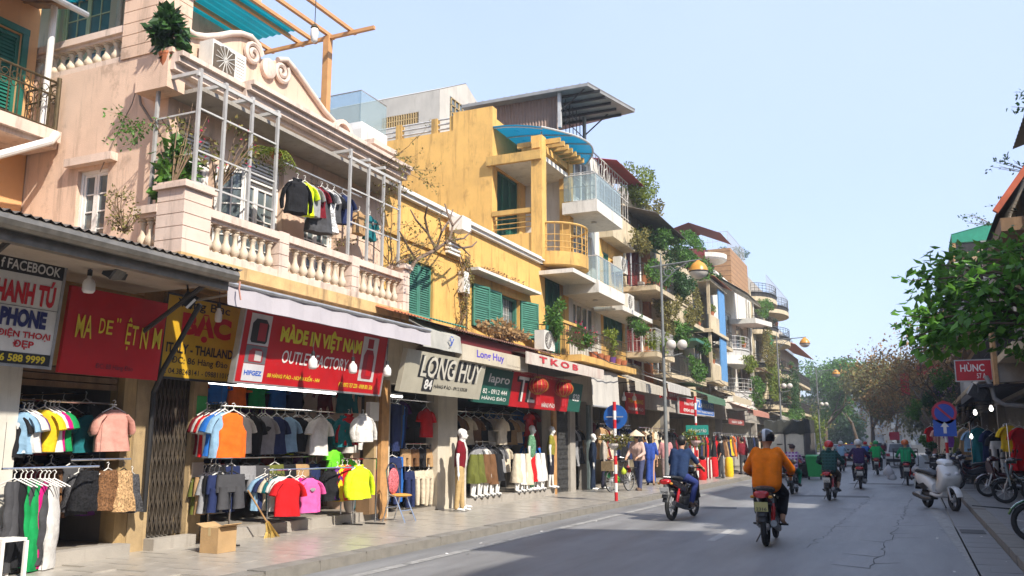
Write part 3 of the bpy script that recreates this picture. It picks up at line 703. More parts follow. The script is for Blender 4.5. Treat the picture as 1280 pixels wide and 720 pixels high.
# low shop row in front
s0 = T('shop_row', 'low shop with a corrugated roof and red sign at the left edge', 'shop', (XF,6,.1))
wall(s0, FL, 2.4, 8.62, .1, 3.5, .25, [(5.6,8.42,.0,2.46)], M('ochre_wall', (.40,.27,.12), .85, .22, 2, .3, 60, streak=.7, dirt=(.12,.08,.05)))
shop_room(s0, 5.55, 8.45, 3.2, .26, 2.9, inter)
B().box(XF-3.6, XF-.25, 2.4, 8.62, 3.5, 3.6).o('flat_roof', conc, s0)
B().box(XF-.02, XF+.22, 5.6, 8.5, .1, .26).o('doorstep', conc, s0)
b = B(); sheet(b, FL, 1.5, 8.52, [(-.35,4.02),(1.8,3.66)], corr=.035, pitch_=.11); b.o('corrugated_roof', tin, s0)
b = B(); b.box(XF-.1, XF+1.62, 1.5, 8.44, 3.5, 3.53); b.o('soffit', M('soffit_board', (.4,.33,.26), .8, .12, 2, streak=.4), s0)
B().tube([(XF+1.72,1.5,3.60),(XF+1.72,8.46,3.60)], .085, 10).o('gutter', M('dull_zinc', (.23,.21,.18), .42, .3, 6, metal=.6), s0)
B().box(XF+1.55, XF+1.66, 1.5, 8.42, 3.42, 3.56).o('fascia', M('fascia_steel', (.2,.18,.15), .5, .3, 6, metal=.4), s0)
for y in (3.5, 5.5, 8.1): B().tube([(XF+1.6,y,3.46),(XF+.02,y,2.6)], .03, 6).o('brace', iron, s0)
pbox(s0, 'pillar', M('white_tile_pillar', (.6,.57,.5), .4, .1, 4, streak=.5), FL, 6.55, 6.85, .12, 2.5, -.05, .12)
pbox(s0, 'base_panel', M('pale_tile', (.55,.5,.42), .4, .1, 4, streak=.4), FL, 7.35, 8.3, .27, .85, -1.25, -1.2)
for k in range(3): pbox(s0, 'shutter_box', wood, FL, 5.65, 8.4, 2.2+k*.085, 2.27+k*.085, -.2, -.12)

# ------------------------------------------------------------------ house 1: pink house with balustraded balcony
h1 = T('pink_house', 'pink plaster house with white balustrade balcony and scrolled gable', 'house', (XF,11.5,.1))
ochreW = M('ochre_pillar', (.40,.285,.15), .85, .22, 3, .3, 60, streak=.8, dirt=(.14,.1,.06))
wall(h1, FL, 8.63, 14.48, .1, 3.86, .3, [(8.95,9.66,.0,2.72),(9.93,14.4,.0,2.72)], ochreW, 'ground_wall')
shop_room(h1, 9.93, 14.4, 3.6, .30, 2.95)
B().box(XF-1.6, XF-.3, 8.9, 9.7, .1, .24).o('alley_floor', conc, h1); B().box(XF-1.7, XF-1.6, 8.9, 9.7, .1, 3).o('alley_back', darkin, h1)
B().box(XF+.0, XF+.18, 8.92, 9.68, .1, .27).o('doorstep', conc, h1); B().box(XF+.0, XF+.14, 9.95, 14.38, .1, .28).o('doorstep', conc, h1)
wall(h1, FL, 8.805, 14.48, 3.86, 6.75, .3, [(9.02,9.78,4.05,6.1),(10.35,11.4,4.05,6.15),(12.0,12.95,4.05,6.1)], pink, 'front_wall')
s88 = frS(8.8)
wall(h1, s88, -17, XF-.006, 3.4, 7.18, .3, [(-11.13,-10.5,4.35,5.55)], pink, 'side_wall')
B().box(-17,-9.72,14.15,14.48,.1,7.0).o('far_wall', pink, h1)
B().box(-17,-9.7,9.1,14.15,6.75,6.98).o('roof_slab', conc, h1); B().box(-17,-16.7,9.1,14.15,.1,6.75).o('rear_wall', pink, h1); B().box(-16.7,-9.7,9.1,14.15,3.86,4.0).o('floor_slab', conc, h1)
french(h1, s88, -11.13, -10.5, 4.35, 5.55, -.1, 2, 4, 1, whiteP, 'window', .02)
pbox(h1, 'window_hood', pinkt, s88, -11.3, -10.33, 5.6, 5.72, 0, .13); pbox(h1, 'window_sill', pinkt, s88, -11.2, -10.43, 4.25, 4.35, 0, .1)
for (a, c) in ((9.02,9.78),(10.35,11.4),(12.0,12.95)):
    french(h1, FL, a, c, 4.06, 6.1 if a != 10.35 else 6.15, -.14, 2, 5, 2, whiteP, 'french_door', .2, .42)
    b = B()
    for k in range(6): FL.box(b, a+.06, c-.06, 5.72+k*.06, 5.75+k*.06, -.1, -.07)
    b.o('fanlight_louvre', whiteP, h1)
for (hinge, w_, sg) in ((9.0,.42,-1),(9.8,.42,1),(11.42,.0,1),(12.97,.0,1)):
    if w_: 
        f2 = Fr(FL.p(hinge,0,.02), V((.82*1, .57*sg, 0)).normalized(), V((.57,-.82*sg,0)).normalized()); french(h1, f2, 0, .48, 4.08, 5.7, 0, 1, 5, 2, whiteP, 'shutter', .2)
# balcony
b = B(); FL.box(b, 8.32, 14.05, 3.80, 3.98, 0, .92); FL.box(b, 8.36, 14.02, 3.70, 3.80, 0, .84); bc = b.o('balcony', M('balcony_ochre', (.55,.36,.16), .85, .2, 4, .3, 60, streak=1.0, dirt=(.1,.07,.04)), h1)
def pier(u0, u1, n0, n1, v0=3.98, v1=4.86, cap=1):
    b = B(); k = 5 if cap else 4
    for i in range(k): FL.box(b, u0, u1, v0+(v1-v0)*i/k+(.012 if i else 0), v0+(v1-v0)*(i+1)/k, n0, n1)
    FL.box(b, u0+.012, u1-.012, v0, v1, n0+.012, n1-.012)
    if cap: FL.box(b, u0-.05, u1+.05, v1, v1+.06, n0-.05, n1+.05); FL.box(b, u0-.02, u1+.02, v1+.06, v1+.1, n0-.02, n1+.02)
    return b.o('pier', pinkt, h1)
pier(8.34, 8.84, .42, .90); pier(10.30, 10.52, .62, .89, v1=4.70, cap=0); pier(12.20, 12.42, .62, .89, v1=4.70, cap=0); pier(13.86, 14.08, .6, .9, v1=4.78, cap=1)
balm = M('baluster_stucco', (.60,.50,.38), .8, .12, 6, .2, 60, streak=.7, dirt=(.2,.14,.08))
balustrade(h1, FL, 8.84, 10.30, 3.98, 4.68, .66, .86, pinkt, balm, 8); balustrade(h1, FL, 10.52, 12.20, 3.98, 4.68, .66, .86, pinkt, balm, 8); balustrade(h1, FL, 12.42, 13.86, 3.98, 4.68, .66, .86, pinkt, balm, 7)
balustrade(h1, frS(8.36), XF, XF+.42, 3.98, 4.68, -.2, .0, pinkt, balm, 3)
# cornice in two projections
b = B()
for (u0, u1, k) in ((8.5, 9.78, 0), (9.78, 14.5, .16)):
    for (v0, v1, n) in ((6.52,6.60,.16),(6.60,6.68,.26),(6.68,6.78,.38),(6.78,6.86,.46),(6.86,6.93,.52)): FL.box(b, u0+(.0 if k == 0 else 0), u1, v0+k*.3, v1+k*.3, 0 if n > .2 else 0, n+k)
FL.box(b, 9.78, 9.80, 6.5, 6.95, 0, .3); b.o('cornice', pinkt, h1)
b = B(); FL.box(b, 8.46, 9.75, 6.93, 7.0, 0, .36); FL.box(b, 8.46, 8.79, 6.42, 6.93, -.3, .30); b.o('parapet_block', pink, h1)
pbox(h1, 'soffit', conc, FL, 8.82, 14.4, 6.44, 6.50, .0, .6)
# scrolled gable
pts = [PX(x, y, XF) for x, y in ((232,38),(242,44),(256,46),(272,45),(288,42),(300,42),(312,46),(322,57),(326,70),(331,78),(338,80),(346,75),(357,75),(367,87),(376,99),(385,112),(395,126),(405,140),(416,152),(424,160),(432,170),(438,178))]
yz = [(p.y, p.z) for p in pts]; b = B(); b.prism([(14.35,6.93)]+yz[::-1]+[(8.9,yz[0][1]),(8.9,6.93)], (XF-.02,0,0), (0,1,0), (0,0,1), (-1,0,0), .22); b.o('gable', pink, h1)
b = B(); b.tube([(XF+.02, y, z) for y, z in yz[:9]], .05, 8); b.tube([(XF+.02, y, z) for y, z in yz[11:]], .05, 8)
for (cx, cy, r0, s, ph) in ((316,68,.20,1,.2),(352,90,.20,-1,2.4)):
    c = PX(cx, cy, XF+.03); b.tube([c+V((0, s*math.cos(a+ph)*r0*(1-a/13), math.sin(a+ph)*r0*(1-a/13))) for a in [k*.4 for k in range(28)]], .042, 6)
c = PX(334,86,XF); Mx = Matrix((FL.U, FL.W, FL.N)).transposed(); b.lathe([(.17,-.05),(.17,.05),(.12,.07)], c, 16, Mx); b.o('scroll_moulding', pinkt, h1, 50)
b = B(); c = PX(425,170,XF+.03); b.lathe([(.3,-.02),(.3,.1),(.22,.1),(.22,.02)], c, 18, Mx); FL.box(b, 13.9, 14.6, 6.95, 7.35, -.35, .1); FL.box(b, 13.82, 14.68, 7.35, 7.45, -.42, .18); b.o('end_pier', pinkt, h1, 50)
# roof terrace on the side: pier, balusters, set-back room, canopy
b = B()
for k in range(6): s88.box(b, -10.42, -9.62, 7.18+k*.19+.012, 7.18+k*.19+.19, -.55, .02)
s88.box(b, -10.40, -9.64, 7.185, 8.3, -.53, -.004); s88.box(b, -10.5, -9.54, 8.3, 8.38, -.62, .1); b.o('corner_pier', pink, h1)
balustrade(h1, s88, -15.5, -10.42, 7.16, 7.78, -.24, -.04, pinkt, balm, 26)
wall(h1, frS(10.8), -18, -12.4, 6.98, 11.2, .25, [(-14.55,-13.2,7.4,10.1)], pink, 'upper_wall'); B().box(-18,-12.4,11.05,14,6.98,11.2).o('upper_room', pink, h1)
french(h1, frS(10.8), -14.55, -13.2, 7.4, 10.1, -.1, 2, 6, 2, creamP, 'french_door', .12)
pbox(h1, 'door_frame', creamP, frS(10.8), -14.75, -14.55, 7.0, 10.3, 0, .05)
b = B(); b.tube([(-12.9,10.75,7),(-12.9,10.75,11)], .05, 8); b.o('downpipe', pinkt, h1)
cab = B(); cab.tube([PY(178,85,8.76), PY(165,130,8.74), PY(140,180,8.76), PY(125,215,8.74)], .008, 5); cab.tube([PY(172,100,8.76), PY(176,130,8.74), PY(195,160,8.74), PX(200,170,XF+.05)], .02, 6); cab.o('wall_cable', M('cable_grey', (.2,.16,.13), .7, .2, 8), h1)
# terrace canopy (orange steel, teal sheets)
Yf = 13.9; cz = PY(410,46,Yf).z
cn = T('terrace_canopy', 'orange steel roof-terrace frame with teal sheets above the pink gable', 'canopy', (-10,13.9,7))
xs = [PY(x, 50, Yf).x for x in (335,372,388,410,437)]
for k, x in enumerate(xs): B().ob((x, 10.4, cz+.05), (.07, 7.4, .07)).o('rafter', steelO, cn)
for y in (7.2, 9.0, 11.4, Yf): B().ob(((xs[0]-3.5+xs[4])/2+.2, y, cz-.03), (xs[4]-xs[0]+4.3, .07, .07)).o('purlin', steelO, cn)
B().box(xs[3]-.07, xs[3]+.07, Yf-.07, Yf+.07, 6.98, cz).o('post', steelO, cn); B().box(xs[3]-3.07, xs[3]-2.93, Yf-.07, Yf+.07, 6.98, cz).o('post', steelO, cn)
b = B(); f_ = Fr((0,0,0), (1,0,0), (0,1,0)); sheet(b, f_, xs[0]-3.8, xs[2]-.02, [(6.6,cz+.11),(13.6,cz+.11)], corr=.03, pitch_=.18); b.o('teal_sheet', tealP, cn)
b = B(); sheet(b, f_, xs[2]+.03, xs[2]+.45, [(10.7,cz+.1),(11.6,cz+.1)], corr=.02, pitch_=.18); b.o('teal_sheet', tealP, cn)
tl = T('terrace_lamp', 'small caged lamp hanging from the orange canopy frame', 'lamp', PY(393,45,12.5)); c = PY(393,44,12.5)
B().lathe([(.03,.16),(.07,.12),(.075,0),(.06,-.12),(.02,-.15)], c, 10).o('globe', bulbOff, tl, 50); B().lathe([(.05,.1),(.08,.15),(.03,.22)], c, 10).o('cap', ironG, tl)
B().tube([c+Z*.2, V((c.x, c.y, cz))], .008, 5).o('cord', black, tl)
# steel plant frame on balcony
tf = T('balcony_trellis', 'white steel trellis frame standing on the pink balcony', 'trellis', (XF+.8,11,4))
tp = [(8.56,.82,4.96,6.62),(9.06,.82,4.7,6.58),(9.62,.82,4.7,6.55),(10.2,.82,4.7,6.5),(12.15,.82,4.7,6.58),(12.72,.82,4.7,6.5),(13.22,.82,4.7,6.45),(13.78,.82,4.8,6.42),(8.56,.05,4.7,6.62)]
for u, n, v0, v1 in tp: FL.box(B(), u-.022, u+.022, v0, v1, n-.022, n+.022).o('post', M('trellis_steel', (.36,.35,.335), .5, .15, 6, streak=.5, dirt=(.2,.14,.1)), tf)
for v in (5.0, 5.45, 6.05): FL.box(B(), 8.56, 10.2, v-.012, v+.012, .81, .83).o('bar', whiteM, tf)
for v in (5.3, 5.9): FL.box(B(), 12.15, 13.78, v-.012, v+.012, .81, .83).o('bar', whiteM, tf)
FL.box(B(), 8.5, 10.25, 6.5, 6.55, .80, .84).o('bar', whiteM, tf); FL.box(B(), 12.1, 13.8, 6.42, 6.47, .80, .84).o('bar', whiteM, tf)
for u in (8.56, 9.06, 9.62, 10.2, 12.15, 12.72, 13.22): FL.box(B(), u-.025, u+.025, 6.55, 6.6, .03, .84).o('cross_bar', whiteM, tf)
for v in (5.4, 6.0): FL.box(B(), 8.55, 8.57, v-.012, v+.012, .05, .82).o('bar', whiteM, tf)
# ------------------------------------------------------------------ house 2: long yellow house
h2 = T('yellow_house', 'long low yellow house with green shutters between the pink house and the pergola house', 'house', (XF,18.5,.1))
wall(h2, FL, 14.48, 23.5, .1, 3.9, .3, [(14.95,16.9,0,2.72),(17.8,23.45,0,2.75)], M('shop_pillar', (.56,.5,.40), .8, .12, 3, .2, 60, streak=.7, dirt=(.2,.15,.1)), 'ground_wall')
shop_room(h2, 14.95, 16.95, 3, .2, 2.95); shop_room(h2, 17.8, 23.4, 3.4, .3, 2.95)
B().box(XF, XF+.16, 17.82, 23.4, .1, .29).o('doorstep', conc, h2)
wall(h2, FL, 14.5, 22.9, 3.9, 6.62, .3, [(15.45,16.5,4.05,5.36),(18.45,21.3,4.3,5.36)], yellow, 'front_wall')
B().box(-17,-9.7,14.5,22.9,6.5,6.62).o('roof_slab', conc, h2); B().box(-17,-16.7,14.5,22.9,.1,6.5).o('rear_wall', yellow, h2)
b = B(); FL.box(b, 14.45, 22.92, 6.62, 6.70, -.3, .10); FL.box(b, 14.45, 22.92, 6.70, 6.78, -.34, .16); b.o('coping', whiteP, h2)
pbox(h2, 'string_course', yellow2, FL, 14.5, 18.6, 5.74, 5.82, 0, .06)
b = B(); FL.box(b, 18.1, 22.0, 5.58, 5.65, 0, .36); b.o('window_canopy', white, h2)
b = B(); FL.box(b, 15.38, 15.45, 4.0, 5.42, 0, .04); FL.box(b, 16.5, 16.57, 4.0, 5.42, 0, .04); FL.box(b, 15.38, 16.57, 5.36, 5.44, 0, .05); b.o('window_frame', yellow2, h2)
shutter(h2, FL, 15.46, 15.97, 4.06, 5.34, -.05, green); shutter(h2, FL, 15.98, 16.49, 4.06, 5.34, -.05, green)
f_ = FL; gl = B(); FL.box(gl, 18.45, 21.3, 4.3, 5.36, -.22, -.2); gl.o('pane', pane, h2)
b = B()
for u in (18.45, 19.4, 20.35, 21.24): FL.box(b, u, u+.06, 4.3, 5.36, -.18, -.08)
FL.box(b, 18.45, 21.3, 5.3, 5.36, -.18, -.08); b.o('window_frame', green, h2)
b = B()
for k in range(10): b.tube([FL.p(20.0+k*.1, 4.3, -.15), FL.p(20.0+k*.1, 5.36, -.15)], .008, 4)
for k in range(4): b.tube([FL.p(20.0, 4.45+k*.22, -.15), FL.p(20.95, 4.45+k*.22, -.15)], .008, 4)
b.o('window_grille', whiteM, h2)
shutter(h2, FL, 18.47, 19.2, 4.32, 5.34, .02, green, .12, 16, 'shutter', 2); shutter(h2, FL, 19.22, 19.98, 4.32, 5.34, .02, green, .05, 16, 'shutter', 2)
shutter(h2, FL, 21.32, 22.1, 4.32, 5.34, .02, green, .25, 16, 'shutter', 2)
b = B(); FL.box(b, 17.0, 17.42, 6.3, 6.62, .16, .5); b.o('white_box', whiteP, h2)
for v in (6.0, 5.9, 5.8): pbox(h2, 'vent_slat', whiteP, FL, 17.0, 17.6, v, v+.05, .06, .14)
pbox(h2, 'electric_box', whiteP, FL, 17.75, 18.05, 5.0, 5.5, 0, .16)
# stepped ledge under windows, tin porch
b = B(); FL.box(b, 14.5, 24.9, 3.84, 4.0, 0, .5); b.o('ledge', yellow2, h2)
# ------------------------------------------------------------------ house 3: yellow pergola house
h3 = T('pergola_house', 'tall yellow house with pergola columns and round balcony', 'house', (XF,24,.1))
wall(h3, FL, 23.5, 27.0, .1, 3.9, .3, [(23.75,25.1,0,2.85),(25.55,26.6,0,2.85)], conc, 'ground_wall')
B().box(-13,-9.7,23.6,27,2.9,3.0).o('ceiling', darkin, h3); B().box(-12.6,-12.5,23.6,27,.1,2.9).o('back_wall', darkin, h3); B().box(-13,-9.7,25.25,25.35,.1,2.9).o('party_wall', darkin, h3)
wall(h3, FL, 22.9, 25.1, 3.9, 6.75, .3, [(23.15,24.75,4.1,6.4)], yellow, 'front_wall')
shutter(h3, FL, 23.17, 23.7, 4.12, 6.38, -.2, greenD, 0, 40); shutter(h3, FL, 23.7, 24.22, 4.12, 6.38, -.2, greenD, 0, 40); shutter(h3, FL, 24.22, 24.74, 4.12, 6.38, -.2, greenD, 0, 40)
s22 = frS(22.6); XU = -10.85
wall(h3, s22, -17.5, XU, 6.6, 11.05, .3, [], yellow, 'side_wall')
b = B(); s22.box(b, -12.2, XU, 11.05, 11.62, -.3, 0); b.o('parapet', yellow, h3)
wall(h3, frL(XU), 22.9, 25.1, 6.75, 11.3, .25, [(22.95,24.6,7.3,9.75)], yellow, 'upper_front')
fu = frL(XU)
for k in range(3): shutter(h3, fu, 22.97+k*.545, 23.5+k*.545, 7.32, 9.73, -.12, greenD, 0, 40)
B().box(-17.5,-9.72,22.6,25.1,6.55,6.75).o('floor_slab', conc, h3); B().box(-17.5,XU-.25,22.9,25.1,11.0,11.1).o('roof_slab', conc, h3); B().box(-17.5,-17.3,22.6,25.1,.1,11).o('rear_wall', yellow, h3)
B().box(-11.0,XF+.12,22.5,25.2,9.78,9.92).o('canopy_slab', white, h3); B().box(-11.0,XF+.16,22.46,22.58,9.70,9.98).o('canopy_edge', yellow2, h3)
for y in (22.72, 25.0): B().box(XF-.17, XF+.17, y-.17, y+.17, 6.75, 10.45).o('column', yellow, h3)
for k in range(7): B().box(XF-.75, XF+.62, 22.85+k*.34, 22.95+k*.34, 10.25, 10.4).o('pergola_rafter', yellow2, h3)
B().box(XF-.12, XF+.12, 22.5, 25.2, 10.05, 10.25).o('pergola_beam', yellow, h3)
pbox(h3, 'terrace_parapet', yellow, s22, XU, XF+.02, 6.6, 7.55, -.15, .0); 
b = B()
for v in (7.75, 7.9, 8.05): b.tube([s22.p(XU, v, -.07), s22.p(XF-.17, v, -.07)], .016, 6)
s22.box(b, XU, XF-.17, 8.16, 8.3, -.15, .02); b.o('terrace_rail', yellow2, h3)
def round_balcony(parent, X, yc, r, v0, v1, vr, mat, dep=.85, nb=14, bars=True, solid=0, rmat=None):
    pr = [(r*math.cos(a), r*dep*math.sin(a)) for a in [pi*k/14 for k in range(15)]]
    o = B().prism([(p[0], p[1]) for p in pr], (X, yc, v0), (0,1,0), (1,0,0), (0,0,1), v1-v0).o('balcony', mat, parent)
    b = B(); P = lambda a, v: V((X+r*dep*math.sin(a)*.97, yc+r*math.cos(a)*.97, v))
    rr = [pi*k/14 for k in range(15)]
    if solid:
        for a, c in zip(rr[:-1], rr[1:]): b.poly([P(a, v1), P(c, v1), P(c, v1+solid), P(a, v1+solid)]); b.poly([P(a, v1)*1, P(a, v1+solid), P(c, v1+solid), P(c, v1)][::1]) if False else None
        b.tube([P(a, v1+solid) for a in rr], .06, 6)
    b.tube([P(a, vr) for a in rr], .035 if not solid else .02, 6)
    for v in (v1+solid+.12, v1+solid+.3, v1+solid+.5):
        if v < vr-.05: b.tube([P(a, v) for a in rr], .014, 5)
    for k in range(nb+1): a = pi*k/nb; b.tube([P(a, v1), P(a, vr)], .012, 4)
    b.o('railing', rmat or mat, o); return o
round_balcony(h3, XF-.02, 23.85, 1.12, 6.62, 7.0, 7.85, yellow2, .95)
B().box(XF, XF+1.05, 22.7, 26.0, 6.30, 6.42).o('porch_slab', white, h3)
# teal curved canopy above pergola
tc_ = T('curved_canopy', 'blue translucent curved canopy above the yellow pergola', 'canopy', (XF,24.5,11))
b = B(); n0 = 13
for i in range(n0):
    a = -1.05+2.1*i/(n0-1)
    for q in range(2): b.v.append((XF-1.6+2.3*math.cos(a)*.9, 24.0+2.45*math.sin(a)*.95, (10.95 if q == 0 else 11.25)+(0 if q == 0 else .0)))
base = len(b.v)
b.v = []; 
for i in range(n0):
    y = 22.6+3.9*i/(n0-1); ed = math.sin(pi*(i+.6)/(n0+.2))
    for q in range(5): t_ = q/4; b.v.append((XF-1.5+(1.5+.95*ed)*t_, y, 10.55+.42*math.sin(pi*.5*(1-t_*.75))+.0*i))
b.f = [(i*5+q, (i+1)*5+q, (i+1)*5+q+1, i*5+q+1) for i in range(n0-1) for q in range(4)]
b.o('sheet', M('blue_sheet', (.0,.20,.38), .3, .1, 3, transl=.45), tc_)
for k in range(5): 
    y = 22.7+k*.92; ed = math.sin(pi*(k*3+.6)/(n0+.2)); B().tube([(XF-1.5+(1.5+.95*ed)*t_, y, 10.52+.42*math.sin(pi*.5*(1-t_*.75))) for t_ in (0,.25,.5,.75,1)], .025, 5).o('rib', whiteM, tc_)
B().tube([(XF-1.5+1.5+.95*math.sin(pi*(i+.6)/(n0+.2)), 22.6+3.9*i/(n0-1), 10.55+.42*math.sin(pi*.5*.25)) for i in range(n0)], .03, 6).o('edge', whiteM, tc_)
for y in (23.2, 25.6): B().tube([(XF-.1, y, 10.2), (XF-.1, y, 10.8)], .03, 6).o('post', whiteM, tc_)
# roof railing on the yellow side wall
rr = T('roof_railing', 'white three-bar railing along the top of the yellow side wall', 'railing', (-14,22.7,11))
for x in (-17, -15.6, -14.2, -12.9, -12.25): s22.box(B(), x-.1, x+.1, 11.05, 11.55, -.25, -.05).o('post', yellow2 if x > -16 else white, rr)
for v in (11.2, 11.36, 11.52): B().tube([s22.p(-17.4, v, -.15), s22.p(-12.25, v, -.15)], .03, 6).o('rail', whiteM, rr)
# ------------------------------------------------------------------ house 3b: white house with glass balconies
h4 = T('white_balcony_house', 'narrow white house with blue glass balconies beyond the yellow pergola house', 'house', (XF,28,.1))
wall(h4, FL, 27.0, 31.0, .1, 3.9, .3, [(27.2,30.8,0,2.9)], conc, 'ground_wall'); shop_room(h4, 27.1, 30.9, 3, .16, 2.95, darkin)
wall(h4, FL, 25.106, 28.2, 3.9, 11.3, .3, [(25.5,27.7,4.5,6.02),(25.5,27.4,6.5,8.4),(25.4,27.4,8.96,11.0)], white, 'front_wall')
wall(h4, FL, 28.2, 31.0, 3.9, 8.6, .3, [(28.5,30.85,4.85,6.12),(28.6,29.2,6.6,8.2)], yellow, 'front_wall')
wall(h4, frS(25.1), -17, XF-.01, 3.9, 11.3, .2, [], white, 'side_wall')
B().box(-17,-9.7,25.3,31,11.2,11.3).o('roof_slab', conc, h4); B().box(-17,-16.8,25.3,31,.1,11.2).o('rear_wall', white, h4)
for v in (3.9, 6.3, 8.7): B().box(-16.8,-9.7,25.3,31,v,v+.1).o('floor_slab', conc, h4)
B().box(-16.8,-9.7,30.8,31,.1,11.2).o('far_wall', cream, h4)
french(h4, FL, 25.5, 27.7, 4.5, 6.02, -.12, 4, 1, 1, whiteP, 'window', .05); french(h4, FL, 25.5, 27.4, 6.5, 8.4, -.12, 3, 2, 1, whiteP, 'french_door', .3); french(h4, FL, 25.4, 27.4, 8.96, 11.0, -.12, 3, 2, 1, whiteP, 'french_door', .3)
for k in range(4): shutter(h4, FL, 28.52+k*.58, 29.09+k*.58, 4.87, 6.1, -.1, greenD, 0, 14)
shutter(h4, FL, 28.6, 29.2, 6.62, 8.18, -.05, greenD, 0, 24)
for (z0, z1, zg, y1) in ((6.02,6.38,7.15,27.3),(8.55,8.92,9.75,27.2)):
    o = B().box(XF, XF+1.15, 24.62, y1, z0, z1).o('balcony', white, h4)
    b = B(); b.box(XF+1.10, XF+1.115, 24.66, y1-.04, z1+.04, zg); b.box(XF+.05, XF+1.10, 24.64, 24.655, z1+.04, zg); b.o('glass_panel', glassR, o)
    b = B(); b.tube([(XF+.02,24.65,zg+.02),(XF+1.1,24.65,zg+.02),(XF+1.1,y1-.04,zg+.02)], .02, 6)
    for y in (24.66, 25.5, 26.4, y1-.05): b.tube([(XF+1.1, y, z1), (XF+1.1, y, zg)], .015, 5)
    b.o('handrail', whiteM, o)
    B().lathe([(.09,-.01),(.09,.02),(.03,.03)], (XF+.6,25.9,z0-.02), 12, Matrix.Rotation(pi,3,'X')).o('downlight', whiteM, o)
B().box(XF, XF+1.0, 27.5, 31.2, 5.9, 6.05).o('slab', white, h4)
b4 = railing(h4, FL, [(24.7,.25),(24.7,1.0),(26.4,1.0)], 8.95, 9.85, whiteM, .13, 0, (9.4,), 'railing')
# iron-caged roof room
b = B(); 
for k in range(14): FL.box(b, 26.6+k*.3, 26.62+k*.3, 9.6, 11.2, .35, .37)
for v in (9.7, 10.4, 11.15): FL.box(b, 26.6, 30.6, v, v+.03, .34, .38)
for k in range(7): c = FL.p(26.9+k*.58, 10.75, .36); b.tube([c+V((0,math.cos(a)*.24,math.sin(a)*.24)) for a in [x*.4 for x in range(17)]], .014, 4)
b.o('window_cage', M('cage_white', (.5,.47,.43), .6, .2, 8), h4)
B().box(XF-2, XF+.5, 28.2, 31, 8.6, 9.5).o('attic_wall', cream, h4)
b = B(); sheet(b, FL, 28.0, 31.6, [(-2,11.9),(.75,11.25)], corr=.03); b.o('red_roof', M('red_tin', (.28,.035,.035), .5, .2, 4), h4)
# tin shed on top
sh = T('rooftop_shed', 'brown corrugated rooftop shed with wide overhanging metal roof', 'shed', (-11,27,11.2))
f24 = frS(24.2)
b = B(); fX = Fr((0,24.25,0), (1,0,0), (0,-1,0)); sheet(b, fX, -14.5, -9.2, [(0,11.25),(0,12.3)], corr=0); 
b = B(); n = 60
for i in range(n+1):
    x = -12.4+3.1*i/n; y = 24.25+(.04 if i % 2 else 0); b.v += [(x, y, 11.15), (x, y, 12.42)]
b.f = [(2*i, 2*i+2, 2*i+3, 2*i+1) for i in range(n)]; b.o('tin_wall', M('brown_tin', (.24,.15,.11), .55, .15, 4, streak=.4), sh)
gt = M('grey_tin', (.30,.29,.27), .5, .15, 4, metal=.3, streak=.4); q = [(-12.6,23.9),(-8.25,23.9),(-7.55,26.6),(-12.6,27.6)]
b = B(); b.poly([(x, y, 12.40+.02*(x < -10)) for x, y in q]); b.poly([(x, y, 12.32) for x, y in q][::-1])
for k in range(4): (xa, ya), (xb, yb) = q[k], q[(k+1) % 4]; b.poly([(xa,ya,12.32),(xb,yb,12.32),(xb,yb,12.42),(xa,ya,12.42)])
b.o('roof_sheet', gt, sh)
for k in range(18): 
    u = k/17; B().tube([(-12.6+4.35*u, 23.9, 12.43), (-12.6+5.05*u, 27.6-1.0*u, 12.43)], .02, 4).o('roof_rib', gt, sh)
for k in range(5): B().box(-12.5, -8.0, 24.3+k*.55, 24.36+k*.55, 12.24, 12.315).o('rafter', iron, sh)
for y in (24.1, 26.4): B().box(-9.3, -9.2, y-.05, y+.05, 11.2, 12.45).o('post', whiteM, sh); B().tube([(-9.25,y,11.7),(-8.3,y,12.42)], .025, 5).o('strut', iron, sh)
for k in range(7): B().tube([(-9.25, 24.3+k*.33, 11.2), (-9.25, 24.3+k*.33, 12.32)], .014, 4).o('bar', iron, sh)
for v in (11.6, 12.0): B().tube([(-9.25, 24.1, v), (-9.25, 26.5, v)], .016, 5).o('bar', iron, sh)
# rear block with small windows seen above the yellow roof, and white terrace with glass rail
rb = T('grey_rear_block', 'plain grey rear block with caged windows above the yellow roof', 'building', (-17,26,.1))
sY = 25.5; P = lambda x, y: PY(x, y, sY)
xa, xb = P(470,130).x, P(545,110).x; zt0 = P(545,106).z+.3
fb = frS(sY); w0, w1 = P(478,150), P(523,128)
wall(rb, fb, xa-3.2, xb+.15, .1, zt0-.5, .25, [(w0.x, w1.x, w0.z-.35, w1.z-.35)], grey, 'front_wall')
b = B(); b.poly([(xb+.156,sY+.002,.1),(xb+.156,sY+4,.1),(xb+.156,sY+4,zt0-.3),(xb+.156,sY+2,zt0+.5),(xb+.156,sY+.002,zt0-.5)]); b.poly([(xa-3.2,sY,zt0-.48),(xb+.15,sY,zt0-.48),(xb+.15,sY+2,zt0+.52),(xa-3.2,sY+2,zt0+.52)]); b.poly([(xa-3.2,sY+2,zt0+.52),(xb+.15,sY+2,zt0+.52),(xb+.15,sY+4,zt0-.3),(xa-3.2,sY+4,zt0-.3)]); b.o('side_and_roof', grey, rb)
fb.box(B(), w0.x, w1.x, w0.z-.35, w1.z-.35, -.2, -.15).o('pane', pane, rb)
b = B()
for k in range(16): u = w0.x+(w1.x-w0.x)*k/15; fb.box(b, u-.02, u+.02, w0.z-.35, w1.z-.35, -.1, .0)
for k in range(3): v = w0.z-.35+(w1.z-w0.z)*k/2; fb.box(b, w0.x, w1.x, v-.02, v+.02, -.11, -.01)
b.o('window_grille', M('grille_ochre', (.42,.3,.14), .6, .2, 5), rb)
b = B()
